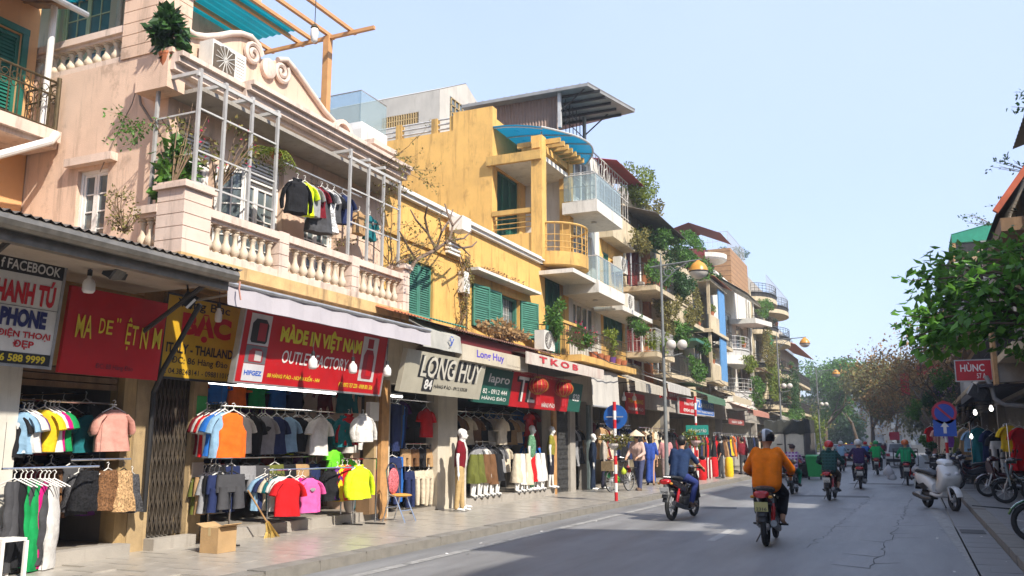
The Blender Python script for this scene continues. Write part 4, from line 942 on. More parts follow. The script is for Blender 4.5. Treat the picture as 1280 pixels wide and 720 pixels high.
for k in range(8): b.box(xb+.16, xb+.2, sY+.8+k*.3, sY+.84+k*.3, zt0-1.6, zt0-.5)
for k in range(5): b.box(xb+.16, xb+.2, sY+.8, sY+2.95, zt0-1.6+k*.27, zt0-1.57+k*.27)
b.o('window_grille', M('grille_ochre', (.42,.3,.14)), rb); B().box(xb+.14, xb+.158, sY+.75, sY+3, zt0-1.65, zt0-.45).o('pane', pane, rb)
wb = T('white_terrace_block', 'white slab terrace with glass rail behind the pink gable', 'building', (-17,20,.1))
sY = 19.0; a = PY(395,122,sY); c = PY(452,150,sY); top = PY(430,132,sY)
B().box(a.x-4, c.x+.0, sY, sY+1.3, top.z-1.6, top.z-.75).o('slab', white, wb); B().box(a.x-4, c.x-1.1, sY+.4, sY+1.3, .1, top.z-1.6).o('wall', white, wb); B().box(a.x-4, c.x-.0, sY, sY+1.3, top.z-.75, top.z-.55).o('slab_edge', whiteP, wb)
B().box(c.x-.06, c.x-.045, sY, sY+1.3, top.z-.55, top.z+.35).o('glass_panel', glassR, wb); B().box(a.x-4, c.x-.06, sY+.02, sY+.035, top.z-.55, top.z+.35).o('glass_panel', glassR, wb)
b = B(); b.tube([(a.x-4,sY+.03,top.z+.37),(c.x-.05,sY+.03,top.z+.37),(c.x-.05,sY+1.3,top.z+.37)], .02, 5); b.o('handrail', metal, wb)
wl = T('white_low_wall', 'long white parapet wall behind the yellow roof railing', 'wall', (-16,24,.1))
B().box(-24,-12.5,24.0,24.2,9.5,11.5).o('wall', white, wl)

# ------------------------------------------------------------------ generic narrow houses farther along the left row
def balcony(parent, u0, u1, v, n, mat, rail='iron', h=.85, rmat=None, th=.18):
    o = FL.box(B(), u0, u1, v-th, v, 0, n).o('balcony', mat, parent)
    if rail == 'iron': railing(o, FL, [(u0+.03,.0),(u0+.03,n-.04),(u1-.03,n-.04),(u1-.03,0)], v+.04, v+h, rmat or iron, .14, 1, (v+h*.5,))
    elif rail == 'bars': railing(o, FL, [(u0+.03,.0),(u0+.03,n-.04),(u1-.03,n-.04)], v+.04, v+h, rmat or whiteM, .12, 0)
    elif rail == 'solid':
        b = B(); FL.box(b, u0, u1, v, v+h, n-.1, n); FL.box(b, u0, u0+.1, v, v+h, 0, n-.1); FL.box(b, u0-.04, u1+.04, v+h, v+h+.08, n-.16, n+.05); b.o('parapet', mat, o)
    return o
def shell(t, y0, y1, z1, mat, ops, ground=None, depth=9):
    wall(t, FL, y0, y1, .1, 3.7, .3, [ground] if ground else [], conc, 'ground_wall')
    wall(t, FL, y0+.005, y1-.005, 3.7, z1, .3, ops, mat, 'front_wall')
    wall(t, frS(y0), -9.4-depth, XF-.02, 3.7, z1, .2, [], mat, 'side_wall'); B().box(-9.4-depth, -9.7, y1-.2, y1, .1, z1).o('far_wall', mat, t)
    B().box(-9.4-depth, -9.7, y0+.2, y1-.2, z1-.12, z1).o('roof_slab', conc, t); B().box(-9.4-depth, -9.2-depth, y0, y1, .1, z1).o('rear_wall', mat, t)
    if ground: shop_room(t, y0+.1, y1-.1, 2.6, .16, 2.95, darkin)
    for o in ops: FL.box(B(), o[0], o[1], o[2], o[3], -.28, -.24).o('pane', pane, t)
# house 5: red doors and plants
h5 = T('red_door_house', 'cream house with red wooden doors and iron balconies full of plants', 'house', (XF,34,.1))
shell(h5, 31.0, 37.0, 10.4, cream, [(31.3,33.4,4.5,6.6),(31.4,33.5,7.5,9.6),(34.4,36.4,4.4,6.2),(34.4,36.4,7.6,9.3)], (31.2,36.8,0,2.9))
for (a, c, v0, v1) in ((31.3,33.4,4.5,6.6),(31.4,33.5,7.5,9.6)):
    for k in range(4): w_ = (c-a)/4; shutter(h5, FL, a+.01+k*w_, a+(k+1)*w_-.01, v0+.02, v1-.02, -.12, redW, 0, 20)
french(h5, FL, 34.4, 36.4, 4.4, 6.2, -.12, 3, 3, 1, wood, 'window', .1); french(h5, FL, 34.4, 36.4, 7.6, 9.3, -.12, 3, 3, 1, redW, 'window', .1)
balcony(h5, 30.9, 33.8, 7.3, 1.25, cream, 'iron'); balcony(h5, 31.0, 33.6, 4.85, 1.2, cream, 'iron', rmat=whiteM); balcony(h5, 33.9, 37.0, 6.6, 1.0, cream, 'solid', .7); balcony(h5, 33.9, 36.9, 4.3, 1.0, cream, 'bars', rmat=iron)
b = B(); sheet(b, FL, 30.6, 35.5, [(-.5,10.55),(1.4,9.95)], corr=.03); b.o('tin_eave', tin, h5); FL.box(B(), 33.5, 33.9, 3.9, 10.2, 0, .25).o('brick_pier', M('orange_brick', (.42,.16,.06), .85, .2, 8), h5)
FL.box(B(), 30.9, 37.0, 10.4, 11.0, -.3, .05).o('parapet', cream, h5)
# house 6: pale house with blue blinds
h6 = T('blue_blind_house', 'pale cream house with blue blinds hanging over its verandas', 'house', (XF,43,.1))
shell(h6, 37.0, 48.6, 10.2, cream, [(37.4,40.4,4.5,6.4),(37.4,40.4,7.3,9.2),(42.6,45.8,4.5,6.6),(42.6,45.8,7.0,9.2),(46.6,48.2,4.6,6.4),(46.6,48.2,7.3,9.0)], (37.2,48.4,0,2.9))
blueB = M('blue_blind', (.10,.26,.5), .6, .12, 4, streak=.3, dirt=(.2,.25,.3))
for (v0, v1) in ((4.9,6.9),(7.3,9.4)):
    o = FL.box(B(), 42.4, 46.2, v0-.4, v0-.2, 0, .9).o('balcony', cream, h6); FL.box(B(), 44.6, 46.2, v0-.2, v1, .84, .9).o('blue_blind', blueB, o)
    FL.box(B(), 42.4, 44.6, v0-.2, v0+.5, .8, .88).o('parapet', cream, o); FL.box(B(), 42.3, 46.4, v1, v1+.15, 0, 1.0).o('lintel', cream, o)
    FL.box(B(), 42.4, 42.55, v0+.5, v1, .74, .88).o('pillar', cream, o)
balcony(h6, 37.2, 40.8, 6.9, .9, cream, 'iron'); balcony(h6, 37.2, 40.8, 4.35, .9, cream, 'bars', rmat=iron); balcony(h6, 46.3, 48.6, 6.7, .8, cream, 'iron'); balcony(h6, 46.3, 48.6, 4.3, .8, cream, 'iron')
b = B(); sheet(b, FL, 42.0, 46.8, [(-.3,10.3),(1.2,9.6)], corr=.04, pitch_=.2); b.o('red_tile_eave', terra, h6)
for v in (6.4, 6.9): pass
pbox(h6, 'awning', green, FL, 38.0, 41.0, 6.0, 6.12, 0, 1.1)
FL.box(B(), 46.5, 48.6, 3.9, 10.2, .0, .12).o('pilaster', white, h6)
french(h6, FL, 46.6, 48.2, 4.6, 6.4, -.1, 2, 3, 1, redW, 'window', .1); french(h6, FL, 46.6, 48.2, 7.3, 9.0, -.1, 2, 3, 1, whiteP, 'window', .1)
# house 7: white modern house, curved balconies, timber box on top
h7 = T('white_curved_house', 'white house with curved balconies and a sloping canopy under a timber roof box', 'house', (XF,55,.1))
shell(h7, 48.6, 60.5, 11.2, white, [(50,53,4.4,6.4),(50,53,7.0,9.2),(54.5,58.5,4.4,6.4),(54.5,58.5,7.0,9.0)], (48.9,60.2,0,2.9))
round_balcony(h7, XF, 51.6, 2.0, 6.0, 6.5, 7.6, white, .6, 10, True, .35, whiteM); round_balcony(h7, XF, 52.0, 2.0, 3.5, 4.1, 5.2, white, .6, 10, True, .35, whiteM)
for v0, v1 in ((4.4,6.4),(7.0,9.2)): french(h7, FL, 50, 53, v0, v1, -.1, 3, 2, 1, whiteP, 'french_door', .1)
b = B(); b.prism([(52.5,8.6),(59.5,9.2),(59.5,9.5),(52.5,8.9)], (XF,0,0), (0,1,0), (0,0,1), (1,0,0), 1.5); b.o('sloping_canopy', white, h7)
b = B(); sheet(b, FL, 49.4, 54.5, [(0,11.0),(1.6,9.9)]); sheet(b, FL, 49.4, 54.5, [(0,10.85),(1.6,9.75)]); b.o('canopy', white, h7)
b = B(); sheet(b, FL, 53.8, 59.0, [(0,6.6),(1.7,5.9)]); b.o('striped_awning', M('red_white_awning', (.5,.17,.09), .8, .1, 4, stripes=((.6,.55,.5),1,2.0,.5)), h7)
tw = M('timber_cladding', (.34,.19,.09), .75, .25, 4, stripes=((.18,.09,.04),2,3.2,.85))
B().box(-15,XF-.05,54.0,60.3,11.2,13.6).o('timber_box', tw, h7)
rl = railing(h7, FL, [(54,-.2),(60.2,-.2)], 13.6, 14.7, whiteM, .25, 0, (14.1,)); railing(h7, frS(54.1), [(-14.9,.0),(-9.6,.0)], 13.6, 14.7, whiteM, .3, 0, (14.1,))
B().lathe([(1.2,0),(1.3,.1),(1.3,.35),(1.1,.4)], (XF-.9,50.2,12.0), 18).o('round_roof', white, h7); B().box(-12.5,XF-.6,48.8,51.5,11.2,12.6).o('stair_room', redW, h7)
b = B(); fz = frL(XF); sheet(b, fz, 48.6, 51.9, [(-3.2,13.6),(-1.4,14.1)]); sheet(b, fz, 48.6, 51.9, [(-1.4,14.1),(.4,13.3)]); b.o('red_gable_roof', redW, h7)
# house 8: ochre house with greenery
h8 = T('ivy_house', 'ochre house with stacked balconies, green netting and hanging ivy', 'house', (XF,66,.1))
shell(h8, 60.5, 73.5, 12.0, cream, [(61.5,65,4.4,6.2),(61.5,65,7.0,8.9),(61.5,65,9.6,11.4),(67,71,4.4,6.2),(67,71,7.0,8.9),(67,71,9.6,11.4)], (60.8,73,0,2.9))
for v in (4.2, 6.7, 9.3, 11.6):
    round_balcony(h8, XF, 63.6, 2.7, v-.3, v, v+.95, cream, .5, 16, True, .3, iron); round_balcony(h8, XF, 69.8, 2.8, v-.3, v, v+.95, cream, .5, 16, True, .3, iron)
for v in (4.9, 7.4): pbox(h8, 'green_netting', M('green_net', (.015,.35,.11), .7, .15, 5), FL, 61.0, 63.4, v, v+1.7, 1.0, 1.04)
B().box(-15,XF-.3,61,70,12,13.2).o('roof_room', conc, h8); railing(h8, FL, [(60.8,1.1),(72.8,1.1)], 12.0, 13.0, whiteM, .3)
# house 9/10: the last ones before the bend
h9 = T('tan_corner_house', 'tan house at the far end of the left row with tiled eaves', 'house', (XF,80,.1))
shell(h9, 73.5, 88, 9.6, M('tan_plaster', (.42,.33,.22), .85, .12, 1.5, streak=.6), [(75,78,4.4,6.2),(75,78,7,8.6),(81,85,4.4,6.2),(81,85,7,8.6)], (74,87,0,2.9))
for v in (4.2, 6.7): balcony(h9, 74.2, 86.5, v, 1.1, cream, 'iron')
b = B(); sheet(b, FL, 73.4, 88.2, [(-.4,10.2),(1.4,9.5)], corr=.05, pitch_=.4); b.o('tiled_eave', terra, h9)
B().box(-16,-10.5,75,86,9.6,12.0).o('roof_room', grey, h9)
h10 = T('pale_distant_block', 'pale distant block rising behind the end of the left row', 'building', (-20,110,0))
wall(h10, frS(104), -34, -13.4, 0, 15, .3, [(-33+k*2.9, -31.6+k*2.9, 3+j*2.8, 4.7+j*2.8) for k in range(7) for j in range(4)], white)
B().box(-34,-13.4,104.35,120,0,15).o('rear_block', M('far_glass', (.2,.22,.24), .4, .1), h10)
h11 = T('red_roof_distant_house', 'low distant house with a pink red roof at the street bend', 'house', (-22,150,0))
B().box(-26,-17.5,150,160,0,8).o('wall', white, h11); b = B(); f15 = frS(150); sheet(b, f15, -27, -17, [(.6,8),(-4,10)]); b.o('roof', M('faded_red_roof', (.35,.12,.11), .8, .15), h11)

# pots, small boxes and pipes that clutter the far facades
crg = random.Random(77)
for k, (y, v, n, lab) in enumerate(((31.6,7.3,1.1,'red-door upper balcony rail'),(32.6,7.3,1.1,'red-door upper balcony end'),(31.8,4.85,1.05,'red-door lower balcony'),(35.0,6.6,.85,'solid balcony right of the red doors'),(36.2,6.6,.85,'far end of the solid balcony right of the red doors'),(38.5,6.9,.8,'iron balcony behind the lamp globes'),(40.0,6.9,.8,'far end of the iron balcony behind the lamp globes'),(39.0,4.35,.8,'low balcony above the red strip sign'),(43.2,5.4,.75,'lower blue-blind veranda'),(43.4,7.8,.75,'upper blue-blind veranda'),(51.0,7.0,1.0,'upper white curved balcony'),(52.5,4.6,1.0,'lower white curved balcony'),(62.5,7.4,1.1,'middle balcony of the ivy house'),(65,10.0,1.1,'top balcony of the ivy house'),(69,4.9,1.2,'lowest balcony of the ivy house'),(71,7.4,1.2,'middle far balcony of the ivy house'))):
    c = FL.p(y, v+.28, n); s_ = crg.uniform(.22,.38); plant('balcony_plant', 'potted plant on the '+lab, c+Z*s_*.5, (s_,s_*1.2,s_), 160, .11, crg.choice((leafA,leafB,leafY,leafO)), pot=True, stems=5, clumps=4, base=c-Z*.1, group='potted plants on the far balconies')
for t_, y0, y1, z1 in ((h5,31,37,10.4),(h6,37,48.6,10.2),(h7,48.6,60.5,11.2),(h8,60.5,73.5,12)):
    for k in range(3): y = crg.uniform(y0+.2, y1-.2); B().tube([FL.p(y,3.8,.06), FL.p(y,z1-.2,.06)], .04, 6).o('downpipe', crg.choice((whiteP, conc, metal)), t_)
    for k in range(4): y = crg.uniform(y0+.5, y1-.5); v = crg.uniform(4, z1-1); pbox(t_, 'meter_box', crg.choice((acW, metal, conc)), FL, y, y+.35, v, v+.45, .0, .2)
    for k in range(2): y = crg.uniform(y0+.5, y1-2.5); v = crg.choice((6.5, 9.0)); b = B(); sheet(b, FL, y, y+2.2, [(.0,v+.35),(.8,v)], corr=.02); b.o('tin_hood', crg.choice((tin, terra, green)), t_)
# ------------------------------------------------------------------ right-hand row (in shade, its backs to the sun)
FRr = frR(XR)      # u runs along -Y
def rhouse(label, y0, y1, z1, mat, floors=2, eave=.7, balc=True, name='shophouse', ground=True, depth=9, cat='house', rail=None):
    t = T(name, label, cat, (XR,(y0+y1)/2,.1)); ops = []; m = (y1-y0)
    fl = [3.6+k*(z1-3.6)/floors for k in range(floors+1)]
    for k in range(floors):
        for q in range(max(1, int(m/2.6))):
            w_ = m/max(1, int(m/2.6)); a = y0+w_*q+w_*.2; ops.append((-(a+w_*.6), -a, fl[k]+.4, fl[k+1]-.5))
    wall(t, FRr, -y1, -y0, 3.4, z1, .25, ops, mat, 'front_wall'); wall(t, FRr, -y1, -y0, .1, 3.4, .25, [(-y1+.2, -y0-.2, 0, 2.9)], conc, 'ground_wall')
    for o in ops: FRr.box(B(), *o, -.2, -.16).o('window', pane, t)
    B().box(XR+.25, XR+depth, y0, y0+.15, .1, z1).o('side_wall', mat, t); B().box(XR+.25, XR+depth, y1-.15, y1, .1, z1).o('side_wall', mat, t)
    B().box(XR+.25, XR+depth, y0, y1, z1-.1, z1+.05).o('roof_slab', conc, t); B().box(XR+depth-.2, XR+depth, y0, y1, .1, z1).o('rear_wall', mat, t)
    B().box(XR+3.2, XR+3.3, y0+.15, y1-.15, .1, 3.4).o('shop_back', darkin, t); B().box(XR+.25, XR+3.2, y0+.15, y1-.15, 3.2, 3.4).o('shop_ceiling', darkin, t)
    if balc:
        for k in range(floors):
            o = FRr.box(B(), -y1+.2, -y0-.2, fl[k]-.05, fl[k]+.12, 0, .75).o('balcony', mat, t)
            railing(o, FRr, [(-y1+.22,0),(-y1+.22,.72),(-y0-.22,.72),(-y0-.22,0)], fl[k]+.14, fl[k]+.95, rail or iron, .16, 0, (fl[k]+.5,))
    if eave:
        b = B(); sheet(b, FRr, -y1-.1, -y0+.1, [(-3.5,z1+1.3),(eave,z1-.05)], corr=.03, pitch_=.22); b.o('eave', tin, t)
    return t
rh = [rhouse('grey house just behind the viewer on the right side', -12, -5, 8.2, grey, 2, .5), rhouse('cream house beside the viewer on the right side', -5, 1.5, 8.8, cream, 2, .5),
      rhouse('ochre house near the viewer on the right side', 1.5, 7.5, 7.6, yellow, 2, .4), rhouse('pale house just outside the right edge', 7.5, 11.0, 8.6, white, 2, .5), rhouse('low grey house outside the right edge', 11.0, 14.2, 5.4, grey, 1, .4)]
r1 = rhouse('tall shaded house with dark overhanging roof corner at the right edge', 14.2, 18.5, 7.15, cream, 2, .72, False)
r1b = rhouse('low grey house between the dark roof and the red-edged gable', 18.5, 21.5, 5.0, grey, 1, .3, False)
r2 = rhouse('cream house with red-edged roof above the right shops', 21.5, 27.5, 6.6, M('cream_right', (.52,.42,.27), .85, .1, 2, streak=.6), 1, 0)
e0, e1 = PY(1243,272,22.0), PY(1285,212,22.0); sl_ = (e1.z-e0.z)/(e1.x-e0.x)
b = B(); b.poly([(e0.x,21.7,e0.z),(e0.x+5,21.7,e0.z+5*sl_),(e0.x+5,27.6,e0.z+5*sl_),(e0.x,27.6,e0.z)]); b.o('roof_slope', tin, r2)
B().tube([(e0.x,21.7,e0.z+.06),(e0.x+5,21.7,e0.z+.06+5*sl_)], .09, 4).o('red_verge', M('red_verge', (.45,.10,.04), .6, .2), r2)
b = B(); b.prism([(XR,6.6),(XR+5,6.6),(XR+5,e0.z+(XR+5-e0.x)*sl_-.1),(XR,e0.z+(XR-e0.x)*sl_-.1)], (0,21.75,0), (1,0,0), (0,0,1), (0,1,0), .2); b.o('gable_wall', M('cream_right'), r2); B().box(XR,XR+.2,21.75,27.4,6.6,e0.z+(XR-e0.x)*sl_-.1).o('upper_wall', M('cream_right'), r2)
B().box(e0.x+.1, XR, 21.9, 27.4, e0.z-.35, e0.z-.05).o('eave_board', wood, r2)
r3 = rhouse('house with green corrugated roof terrace on the right', 27.5, 36.5, 8.4, white, 2, 0)
g0, g1 = PY(1189,293,38.0), PY(1264,272,38.0); fg = Fr((0,0,0), (0,1,0), (1,0,0)); b = B(); sheet(b, fg, 38.0, 41.0, [(g0.x,g0.z),(g1.x,g1.z)], corr=.04, pitch_=.25); b.o('green_roof', M('green_tin', (.03,.26,.16), .5, .15, 4), r3)
b = B(); b.poly([(g0.x,37.98,g0.z-.35),(g1.x,37.98,g0.z-.35),(g1.x,37.98,g1.z-.03),(g0.x,37.98,g0.z-.03)]); b.o('green_end_sheet', M('green_tin'), r3)
for y in (38.05, 40.9): B().box(g0.x, g0.x+.12, y-.05, y+.05, 8.6, g0.z-.02).o('post', woodL, r3)
B().box(g0.x, 6, 37.9, 41, 8.4, 8.6).o('terrace_slab', white, r3); B().box(g0.x+1.0, g0.x+2.2, 38.02, 38.08, 9.6, g0.z-.4).o('white_screen', whiteP, r3); B().box(g0.x+.1, g0.x+1.0, 38.02, 38.08, g0.z-.75, g0.z-.38).o('dark_blind', iron, r3)
r4 = rhouse('weathered cream house with balconies behind the right tree', 36.5, 44.5, 8.8, cream, 2, 0, rail=whiteM)
r5 = rhouse('tan shophouse with awnings on the right beyond the sign post', 44.5, 54, 10.5, M('tan_right', (.4,.28,.16), .85, .12, 2, streak=.7), 3, .6)
r6 = rhouse('yellow shophouse halfway down the right side', 54, 66, 11.5, M('yellow_right', (.55,.38,.14), .85, .12, 2, streak=.7), 3, .6)
r7 = rhouse('grey brown shophouse behind the bare trees', 66, 82, 10.5, grey, 3, .6)
r8 = rhouse('pale shophouse far down the right side', 82, 104, 11.5, cream, 3, .6)
r9 = rhouse('last visible shophouse at the far right end', 104, 135, 10.5, M('tan_right'), 3, .6)
# HUNG shop: grey box, sign, awnings, goods
bx = T('grey_sign_box', 'weathered grey panel box fixed above the right shop entrance', 'panel', (2.4,26,4)); 
p0, p1 = PY(1246,478,25.5), PY(1300,392,25.5)
B().prism([(p0.x, p0.z), (p1.x, p0.z+.05), (p1.x, p1.z), (p0.x+.1, p1.z-.25)], (0,25.5,0), (1,0,0), (0,0,1), (0,1,0), .5).o('panel', M('grey_panel', (.30,.27,.23), .6, .15, 3, streak=.5), bx)
B().box(p0.x-.04, p0.x+.05, 25.45, 26.05, p0.z-.05, p1.z-.2).o('edge_trim', woodL, bx)
f_ = frS(27.0); a, c = PY(1196,476,27.0), PY(1238,450,27.0)
hs = board('red_projecting_sign', 'red HÙNG shop sign projecting over the right pavement', f_, a.x, c.x, a.z, c.z, .0, paint((.5,.012,.018), .4), whiteM)
text(hs, 'HÙNC', f_, a.x+.11, c.x-.16, a.z+.24, c.z-.05, .006, paint((.75,.73,.7)), .02); text(hs, '57 A', f_, a.x+.5, c.x-.14, a.z+.05, a.z+.19, .006, paint((.75,.73,.7)), .01)
B().tube([(a.x+.4,27.05,c.z+.0),(XR,27.05,c.z+.25)], .025, 6).o('bracket', iron, hs); B().tube([(a.x+.6,27.05,c.z+.02),(a.x+.6,27.05,c.z+.4)], .012, 5).o('bracket', iron, hs)
# flood lamp and pipes under the sign
fl_ = T('flood_lamp', 'grey flood lamp under the red sign above the right shop', 'lamp', PY(1222,485,27)); c = PY(1222,490,27); B().ob(c, (.42,.25,.32), (.3,.5,.2)).o('housing', steelD, fl_); B().tube([c, c+V((.5,.2,.3))], .025, 6).o('arm', iron, fl_)
b = B(); pp = [PY(x, y, 26.8) for x, y in ((1232,470),(1240,485),(1243,498),(1256,506),(1290,508))]; b.tube(pp, .06, 8); tag(b.o('vent_pipe', M('pipe_grey', (.3,.3,.3), .5, .15), smooth=50), 'grey pipe bending round the panel box above the right shop', 'pipe')
aw = T('dark_shop_awning', 'dark flat awning over the right clothes shop', 'awning', (2.2,28,3)); B().box(1.75, XR+.3, 26.6, 35.5, 3.02, 3.1).o('sheet', M('dark_canvas', (.05,.05,.055), .8, .2, 3), aw); B().box(1.72, 1.76, 26.6, 35.5, 2.9, 3.12).o('valance', M('dark_canvas'), aw)
for y in (27, 31, 35): B().tube([(XR,y,3.4),(1.8,y,3.08)], .02, 5).o('arm', iron, aw)
for k, (px_, py_, yy) in enumerate(((1219,516,29.5),(1239,511,28.0),(1214,546,33))):
    c = PY(px_, py_, yy); t = T('lit_bulb_lamp', ('first', 'second', 'low')[k]+' glowing bulb hanging in the right clothes shop, counted from the sign post' if k < 2 else 'low glowing lamp inside the right clothes shop', 'lamp', c, 0, 'lit bulbs of the right shop')
    B().lathe([(.02,.10),(.04,.06),(.055,.0),(.045,-.045),(.02,-.07)], c, 12).o('bulb', glowW, t, 60); B().tube([c+Z*.1, V((c.x, c.y, 3.03))], .006, 4).o('cord', black, t)
# hanging clothes along the right shop front, px-guided
cr = random.Random(5)
gl = [('yellow','tshirt',1262,545,27.2),('red','dress',1274,548,27.0),('teal','dress',1222,548,33.5),('navy','dress',1234,552,32.5),('tan','dress',1205,550,36),('blush','dress',1171,550,44),('cream','dress',1181,548,42),('light blue','tshirt',1214,552,35),('black','tshirt',1243,556,30.5),('white','trousers',1246,565,30.2),('red','tshirt',1163,548,46),('purple','tshirt',1190,552,40),('olive','dress',1198,548,38)]
for nm, kd, px_, py_, yy in gl:
    p = PY(px_, py_-16, yy); garm(kd, p, cr.uniform(-.5,.5)+.2, CN[nm], nm+' '+{'tshirt':'shirt'}.get(kd, kd)+' hanging outside the right-hand shops'+(' near the right edge' if px_ > 1250 else ' behind the sign post' if px_ < 1212 else ' under the bulbs'), 'clothes hung along the right shops', 1.1, 1.1)
for k, (px_, y0, y1) in enumerate(((1256,26.5,27.5),(1205,32,38),(1168,41,47))):
    t = T('clothes_rail', 'steel clothes rail at the right shop front, '+('nearest','middle','farthest')[k]+' of three', 'rail', PG(px_, 612, .12), 0, 'right clothes rails'); c = PY(px_, 530, (y0+y1)/2)
    B().tube([(c.x,y0,c.z),(c.x,y1,c.z)], .014, 6).o('bar', chrome, t)
    for y in (y0, y1): B().tube([(c.x,y,c.z),(c.x,y,.12)], .014, 6).o('post', chrome, t)
# mirrors / boards / plinth blocks by the shop
for k, (px_, pyb, w_, h, col, lab) in enumerate(((1190,602,.5,.55,(.62,.6,.56),'white plinth block beside the right sign post'),(1203,604,.55,.52,(.3,.31,.31),'light grey plinth block between white and dark ones'),(1216,604,.45,.55,(.12,.125,.13),'dark grey plinth block under the teal clothes'),(1226,603,.4,.6,(.16,.165,.17),'dark grey plinth block nearest the wooden board'))):
    g = PG(px_, pyb, .12); tag(B().prism([(-w_/2,0),(w_/2,0),(w_/2,h),(-w_/2*.7,h)], (g.x,g.y,.12), (1,0,0), (0,0,1), (0,1,0), .5).o('plinth_block', paint(col, .6)), lab, 'block')
g = PG(1243,606,.12); t = T('wooden_board', 'yellowish wooden rack board leaning outside the right shop', 'board', g)
b = B(); 
for k in range(5): b.ob((g.x, g.y+.1, .3+k*.28), (.38,.03,.12), (-.12,0,0))
b.o('slat', woodL, t)
for s in (-.17,.17): B().ob((g.x+s, g.y+.12, .82), (.05,.04,1.4), (-.12,0,0)).o('upright', woodL, t)
for k in range(14):   # goods piled on the right pavement, dark
    x_ = cr.uniform(1163,1230); g = PG(x_, cr.uniform(596,602), .12); s = cr.uniform(.2,.45); nm = cr.choice(['black','navy','maroon','charcoal','brown','red'])
    b = B(); b.ball((g.x, g.y, .12+s*.4), (s*.6, s*.5, s*.42), 10, 6); tag(b.o('goods_sack', cloth(CN[nm]), smooth=60), ('large ' if s > .36 else 'small ' if s < .28 else '')+nm+' bundle on the right pavement, '+('nearer the sign post' if x_ < 1195 else 'nearer the wooden board'), 'bundle', 'bundles on the right pavement')
# dark shop awnings further down
for k, (y0, y1, col, lab) in enumerate(((37,43.5,(.06,.06,.07),'black'),(45.5,53,(.32,.28,.22),'beige'),(55,64,(.07,.08,.09),'slate grey'),(67,80,(.3,.05,.05),'dark red'),(84,102,(.2,.2,.2),'grey'))):
    t = T('shop_awning', lab+' sloping awning over a shop farther down the right side', 'awning', (2,(y0+y1)/2,3)); b = B(); sheet(b, FRr, -y1, -y0, [(0,3.5),(1.25,2.95)]); sheet(b, FRr, -y1, -y0, [(1.25,2.95),(1.26,2.7)]); b.o('sheet', M('awn_%d' % k, col, .8, .15, 3), t)
    for y in (y0+.2, y1-.2): B().tube([(XR,y,3.0),(XR-1.2,y,2.93)], .02, 5).o('arm', iron, t)
for k, (px_, py_, yy, col, w_, h, lab) in enumerate(((1131,480,60,(.45,.02,.03),.5,1.4,'tall red banner hanging among the bare trees'),(1118,545,62,(.45,.03,.06),.6,.5,'round pinkish red sign among the far right shops'),(1160,462,50,(.5,.02,.03),1.1,.5,'small red sign board behind the tree leaves'))):
    c = PY(px_, py_, yy); tag(B().ob(c, (w_, .08, h)).o('hanging_banner', paint(col, .5)), lab, 'banner')
# ------------------------------------------------------------------ signs of the left shops
def tilt(X, ang): return Fr((X,0,0), (0,1,0), (math.cos(ang),0,-math.sin(ang)), (math.sin(ang),0,math.cos(ang)))
redS = paint((.42,.008,.012), .4); yel = paint((.66,.50,.03), .5); whi = paint((.68,.66,.62), .45); blk = paint((.02,.02,.022), .5); nav = paint((.015,.02,.12), .5); redT = paint((.5,.01,.02), .5)
def at(fr, x, y):
    """pixel -> (u,v) on the plane of fr"""
    d = ray(x, y); t = (fr.O-CAM).dot(fr.N)/d.dot(fr.N); q = CAM+d*t-fr.O; return q.dot(fr.U), q.dot(fr.W)
def ptext(par, s, fr, x0, y0, x1, y1, n, mat, bold=.02, shear=0):
    """text box from pixel corner bottom-left (x0,y0) to top-right (x1,y1)"""
    a = at(fr, x0, y0); c = at(fr, x1, y1); return text(par, s, fr, a[0], c[0], a[1], c[1], n, mat, bold, shear)
# 1 phone repair sign
f1 = Fr((XF+.5,0,0), (0,1,0), (1,0,0))
f1 = tilt(XF+.33, .10)
a = at(f1, -20, 440); c = at(f1, 82, 330); u0, u1, v0, v1 = 5.6, at(f1, 70, 400)[0], at(f1, 52, 458)[1], at(f1, 80, 333)[1]
sg = board('phone_repair_sign', 'white phone repair sign with red and navy lettering at the left edge', f1, u0, u1, v0, v1, 0, whi, metal)
H_ = v1-v0
f1.box(B(), u0, u1, v1-.17, v1-.004, .001, .004).o('header_strip', blk, sg); f1.box(B(), u0, u1, v0+.004, v0+.13, .001, .004).o('footer_strip', blk, sg)
text(sg, 'ZALO f FACEBOOK', f1, u0+.1, u1-.04, v1-.14, v1-.03, .006, whi, .02); text(sg, 'THANH TÚ', f1, u0+.35, u1-.06, v1-.50, v1-.20, .006, redT, .05); text(sg, 'PHONE', f1, u0+.55, u1-.12, v1-.75, v1-.55, .006, nav, .06)
text(sg, 'BÁN ĐIỆN THOẠI', f1, u0+.3, u1-.04, v1-.88, v1-.77, .006, redT, .03); text(sg, 'ĐẸP', f1, u0+.75, u0+1.0, v1-.99, v1-.89, .006, redT, .03); text(sg, 'NG THUÝ', f1, u0+.75, u1-.25, v1-1.10, v1-1.0, .006, redT, .03) if v1-1.10 > v0+.13 else None
text(sg, '056 588 9999', f1, u0+.5, u1-.06, v0+.025, v0+.11, .006, yel, .03)
for k in (.32,): f1.box(B(), u0, u1, v1-.53, v1-.525, .004, .006).o('rule', blk, sg)
